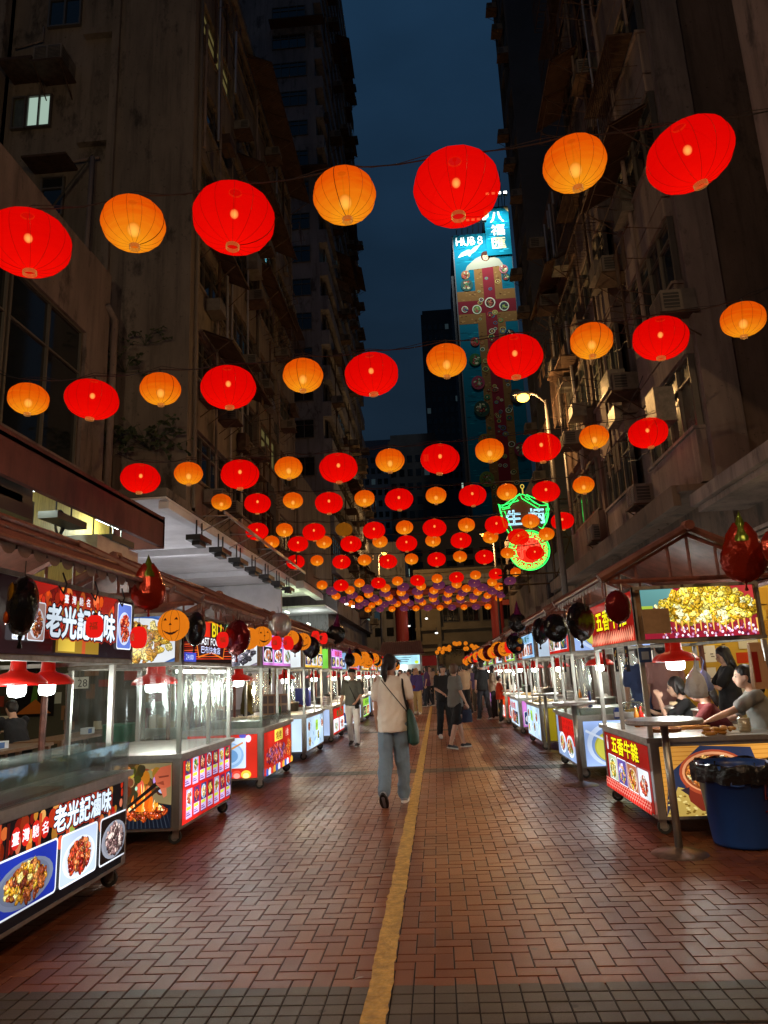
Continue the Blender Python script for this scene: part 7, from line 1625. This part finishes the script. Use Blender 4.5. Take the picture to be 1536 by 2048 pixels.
# ------------------------------------------------------------------ dining area at left, seen through the stalls
for i, y in enumerate((6.4, 8.7, 11.0)):
    prop('dining_table', f'long brown wooden dining table, {["nearest", "middle", "far"][i]} of three behind the left stalls', 'table', (-5.6, y, 0), [('top', lambda m: m.box(-.35, .35, -1.05, 1.05, .72, .76), M['wood'], False)]+[('leg', (lambda a, b_: (lambda m: m.box(a-.03, a+.03, b_-.03, b_+.03, 0, .72)))(a, b_), M['wood'], False) for a in (-.3, .3) for b_ in (-.98, .98)])
    prop('tissue_box', f'blue and white tissue box on the {["nearest", "middle", "far"][i]} dining table', 'tissue box', (-5.5, y+.2, .76), [('box', lambda m: m.box(-.06, .06, -.11, .11, 0, .09), plastic('#c8d4e0', .5), False), ('blue_side', lambda m: m.box(.0605, .062, -.10, .02, .01, .08), plastic('#3060a0', .5), False)])
    for j, (dx, dy) in enumerate(((.62, -.55), (.62, .45))):
        prop('wooden_stool', f'dark wooden stool, {["nearer", "farther"][j]} one on the street side of the {["nearest", "middle", "far"][i]} dining table', 'stool', (-5.6+dx, y+dy, 0), [('seat', lambda m: m.box(-.16, .16, -.16, .16, .44, .47), M['wood'], False)]+[('leg', (lambda a, b_: (lambda m: m.tube([(a*.16, b_*.16, 0), (a*.12, b_*.12, .44)], .015, 5)))(a, b_), M['wood'], False) for a in (-1, 1) for b_ in (-1, 1)])
# partition wall with notices and shelves
PW = thing('poster_wall', 'wall of old notices, a dark poster and a price card behind the dining tables', 'wall', (-7.6, 12.4, 0)); mb = MB(); mb.box(-9.1, -5.2, 12.6, 12.72, 0, 2.9); mb.build('panel', mat('dingy_wall', (.12, .11, .075), .8, 0, .4, 2), PW)
b = Board(3.8, 2.4, '#3a372a', 77)
for i in range(60): b.rect(b.r.uniform(.05, 3.5), b.r.uniform(.2, 2.1), b.r.uniform(.12, .3), b.r.uniform(.12, .28), b.r.choice(['#6a4a30', '#8a8a78', '#3a2a20', '#b0a890', '#7a3020', '#4a4438']))
b.rect(1.5, .55, .75, 1.05, '#14100e'); b.poly([(1.8, .7), (1.95, .7), (1.88, 1.35)], '#3a5a20'); b.poly([(1.55, .6), (2.2, .6), (1.9, .85)], '#8a4a18'); b.text('之王', 1.95, 1.35, .14, '#a8a8a0'); b.rect(2.5, 1.0, .36, .2, '#c8c8c0'); b.text('28', 2.66, 1.03, .13, '#202020'); b.rect(.7, 2.0, .3, .15, '#8ab030'); b.rect(2.2, 1.95, .22, .28, '#d02c18')
b.build('posters', PW, (-9.05, 12.59, .45), (1, 0, 0), (0, -1, 0), M['paint'])
SH = thing('shelf_unit', 'white shelves of boxes and bottles lit behind the second left stall', 'shelves', (-6.6, 14.2, 0)); mb = MB()
for z in (.1, .6, 1.1, 1.6, 2.1): mb.box(-9, -4.9, 14.0, 14.4, z, z+.04)
mb.box(-9, -4.9, 14.4, 14.45, 0, 2.6); mb.build('shelves', plastic('#a8aca0', .6), SH)
cols = [plastic(c, .5) for c in ('#d8dcd4', '#205a48', '#8a3048', '#b0b8a8', '#3a4a48', '#a89060')]
mbs = [MB() for _ in cols]; r = random.Random(12)
for z in (.14, .64, 1.14, 1.64, 2.14):
    x = -8.9
    while x < -5.0: w_ = r.uniform(.06, .25); mbs[r.randrange(len(cols))].box(x, x+w_*.9, 14.05, 14.3, z, z+r.uniform(.12, .4)); x += w_+.02
for m_b, c in zip(mbs, cols): o = m_b.build('stocked_goods', c, SH); tag(o, kind='stuff')
CB = prop('green_crate', 'tall green plastic tub behind the second left stall', 'tub', (-4.25, 9.6, 0), [('tub', lambda m: m.lathe([(0, 0), (.2, 0), (.24, .95), (.25, .97), (.2, .97), (0, .90)], n=20), plastic('#0c5a40', .5), True)])
for i, (x, y, z) in enumerate(((-6.2, 7.5, 3.0), (-6.2, 11, 3.0), (-6.5, 13.6, 2.9), (-7.75, 12.5, 5.3), (-7.75, 16.3, 5.3), (-8.3, 2.6, 4.9))):
    t = prop('fluorescent_fitting', f'white tube light over the left shops, {ORD[i+1]} from the front', 'light fitting', (x, y, z), [('housing', lambda m: m.box(-.05, .05, -.6, .6, .03, .07), plastic('#c8c8c0'), False), ('tube', lambda m: m.tube([(0, -.58, 0), (0, .58, 0)], .018, 8), M['tube'], True), ('rod', lambda m: m.tube([(0, 0, .07), (0, 0, .4 if z > 4 else .9)], .01, 4), M['cable'], False)])
    lamp('tube_light', 'POINT', (x, y, z-.12), 26 if z < 4 else 75, (.86, 1, .85), .2, t)
for i in range(7):                                     # floodlights under the white canopy
    y = 20.8+i*2.2; t = prop('canopy_floodlight', f'black floodlight under the white canopy, {ORD[i+1]} from the front', 'floodlight', (-7.0, y, 5.72), [('housing', lambda m: (m.box(-.22, .22, -.55, .55, -.10, .06), m.box(-.12, .12, -.3, .3, -.22, -.10)), M['black'], False), ('bracket', lambda m: (m.tube([(0, -.25, .04), (0, -.25, .55)], .025, 4), m.tube([(0, .25, .04), (0, .25, .55)], .025, 4)), M['black'], False)], group='floodlights under the white canopy')
for i, (x, y, z, pw, c) in enumerate(((-9.4, 21, 4.6, 117, (.88, .87, .93)), (-9.4, 25.5, 4.6, 117, (.88, .87, .93)), (-9.4, 30, 4.6, 45, (.88, .87, .93)), (-9.4, 34, 4.6, 25, (.88, .87, .93)), (-8.4, 40.5, 5.2, 260, (.80, 1, .55)), (-8.4, 47.5, 5.0, 150, (.9, 1, .9)), (5.6, 16.5, 3.4, 22, (1, .9, .7)), (5.6, 21, 3.4, 22, (1, .9, .7)), (6.9, 8.6, 3.6, 120, (1, .78, .40)), (5.4, 27, 3.4, 22, (1, .9, .7)))):  # tube fittings added to hold the arcade and shop lights
    t = prop('shop_light', f'{"right" if x > 0 else "left"} arcade tube light added for the glow, {ORD[i+1 if i < 6 else i-5]} along that side', 'light fitting', (x, y, z), [('housing', lambda m: m.box(-.05, .05, -.6, .6, .03, .07), plastic('#c8c8c0'), False), ('tube', lambda m: m.tube([(0, -.58, 0), (0, .58, 0)], .02, 8), M['tube'], True), ('rod', lambda m: m.tube([(0, 0, .07), (0, 0, .7)], .01, 4), M['cable'], False)])
    lamp('shop_glow', 'POINT', (x, y, z-.14), pw, c, .25, t)

# ------------------------------------------------------------------ street end: booth, pumpkin arch, small lights
KB = thing('information_booth', 'tiled roof booth with a pale blue lit sign at the street end', 'booth', (-2.2, 45, 0)); mb = MB()
mb.box(-3.3, -1.05, 45.05, 46.6, 0, 1.0); mb.box(-3.3, -1.05, 46.5, 46.6, 1.0, 2.6)
for x in (-3.3, -1.15): mb.box(x, x+.1, 45.05, 45.15, 1.0, 2.6)
mb.build('counter', M['steel'], KB)
b = Board(2.2, .55, '#a8dcec', 5); b.ell(2.0, .12, .12, .1, '#c0e040')
for j in range(3): b.rect(.35+.1*j, .40-j*.12, 1.3-.2*j, .035, '#3a6a80')
b.build('sign_panel', KB, (-3.25, 45.0, 2.05), (1, 0, 0), (0, -1, 0))
mb = MB(); mb.add([(-3.6, 44.7, 2.68), (-.75, 44.7, 2.68), (-.95, 45.9, 3.5), (-3.4, 45.9, 3.5), (-.75, 47.1, 2.68), (-3.6, 47.1, 2.68)], [(0, 1, 2, 3), (3, 2, 4, 5), (0, 3, 5), (1, 4, 2), (0, 5, 4, 1)])
for i in range(20): x = -3.5+i*.14; mb.tube([(x, 44.68, 2.7), (x*.86-.31, 45.9, 3.52)], .025, 4)
mb.build('roof', M['tile'], KB); lamp('booth_light', 'POINT', (-2.2, 45.6, 1.9), 30, (.9, 1, 1), .1, KB)
AR = thing('pumpkin_arch', 'dark leafy frame carrying clusters of orange lanterns above the far crowd', 'arch', (1.2, 42, 0)); mb = MB()
arc = [(.1+2.9*i/12, 42, 2.55+.28*math.sin(math.pi*i/12)) for i in range(13)]; mb.tube(arc, .09, 6); mb.tube([(.1, 42, 0), (.1, 42, 2.6)], .05, 6); mb.tube([(3.0, 42, 0), (3.0, 42, 2.6)], .05, 6); mb.build('frame', M['black'], AR)
mb = MB(); r = random.Random(2)
for i in range(900):
    q = r.choice(arc); p = Vector(q)+Vector((r.gauss(0, .18), r.gauss(0, .12), r.gauss(-.08, .16))); d = Vector((r.gauss(0, 1), r.gauss(0, 1), r.gauss(0, 1))).normalized()*.09; e_ = d.cross(Vector((0, 0, 1))).normalized()*.03; mb.add([p, p+d*.5+e_, p+d, p+d*.5-e_], [(0, 1, 2, 3)])
mb.build('foliage', leafm, AR)
for i in range(20):
    q = arc[min(12, int(i*.65))]; deco_lantern('pumpkin', (q[0]+r.uniform(-.12, .12), 41.7, q[2]+r.uniform(-.12, .28)), .24, r.uniform(-1, 1), f'orange lantern on the leafy arch over the far crowd, {ORD[i+1]} from the left')
BN = prop('red_banner', 'plain red cloth banner hung over the far crowd left of the arch', 'banner', (-.45, 44, 2.0), [('cloth', lambda m: m.box(-.45, .45, -.01, .01, -.1, .5), cloth('#8a0e14'), False), ('pole', lambda m: (m.tube([(-.46, 0, -2), (-.46, 0, .55)], .02, 5), m.tube([(.46, 0, -2), (.46, 0, .55)], .02, 5)), M['steel'], False)])
for i, (px, py, Y, pw) in enumerate(((873, 1266, 62, 60), (853, 1237, 70, 25), (818, 1252, 74, 25), (706, 1213, 50, 40), (693, 1208, 47, 40), (1065, 1213, 55, 15))):
    p = atY(px, py, Y); t = prop('wall_floodlight', f'small far white floodlight at the street end, {ORD[i+1]} of six', 'floodlight', p, [('housing', lambda m: m.box(-.12, .12, 0, .12, -.05, .07), M['black'], False), ('lens', lambda m: m.box(-.10, .10, -.03, 0, -.05, .04), M['led'], False), ('arm', lambda m: m.tube([(0, .1, .1), (0, .3, .5)], .03, 4), M['black'], False)]); lamp('flood_glow', 'POINT', p+Vector((0, -.3, -.2)), pw, (1, .95, .85), .1, t)
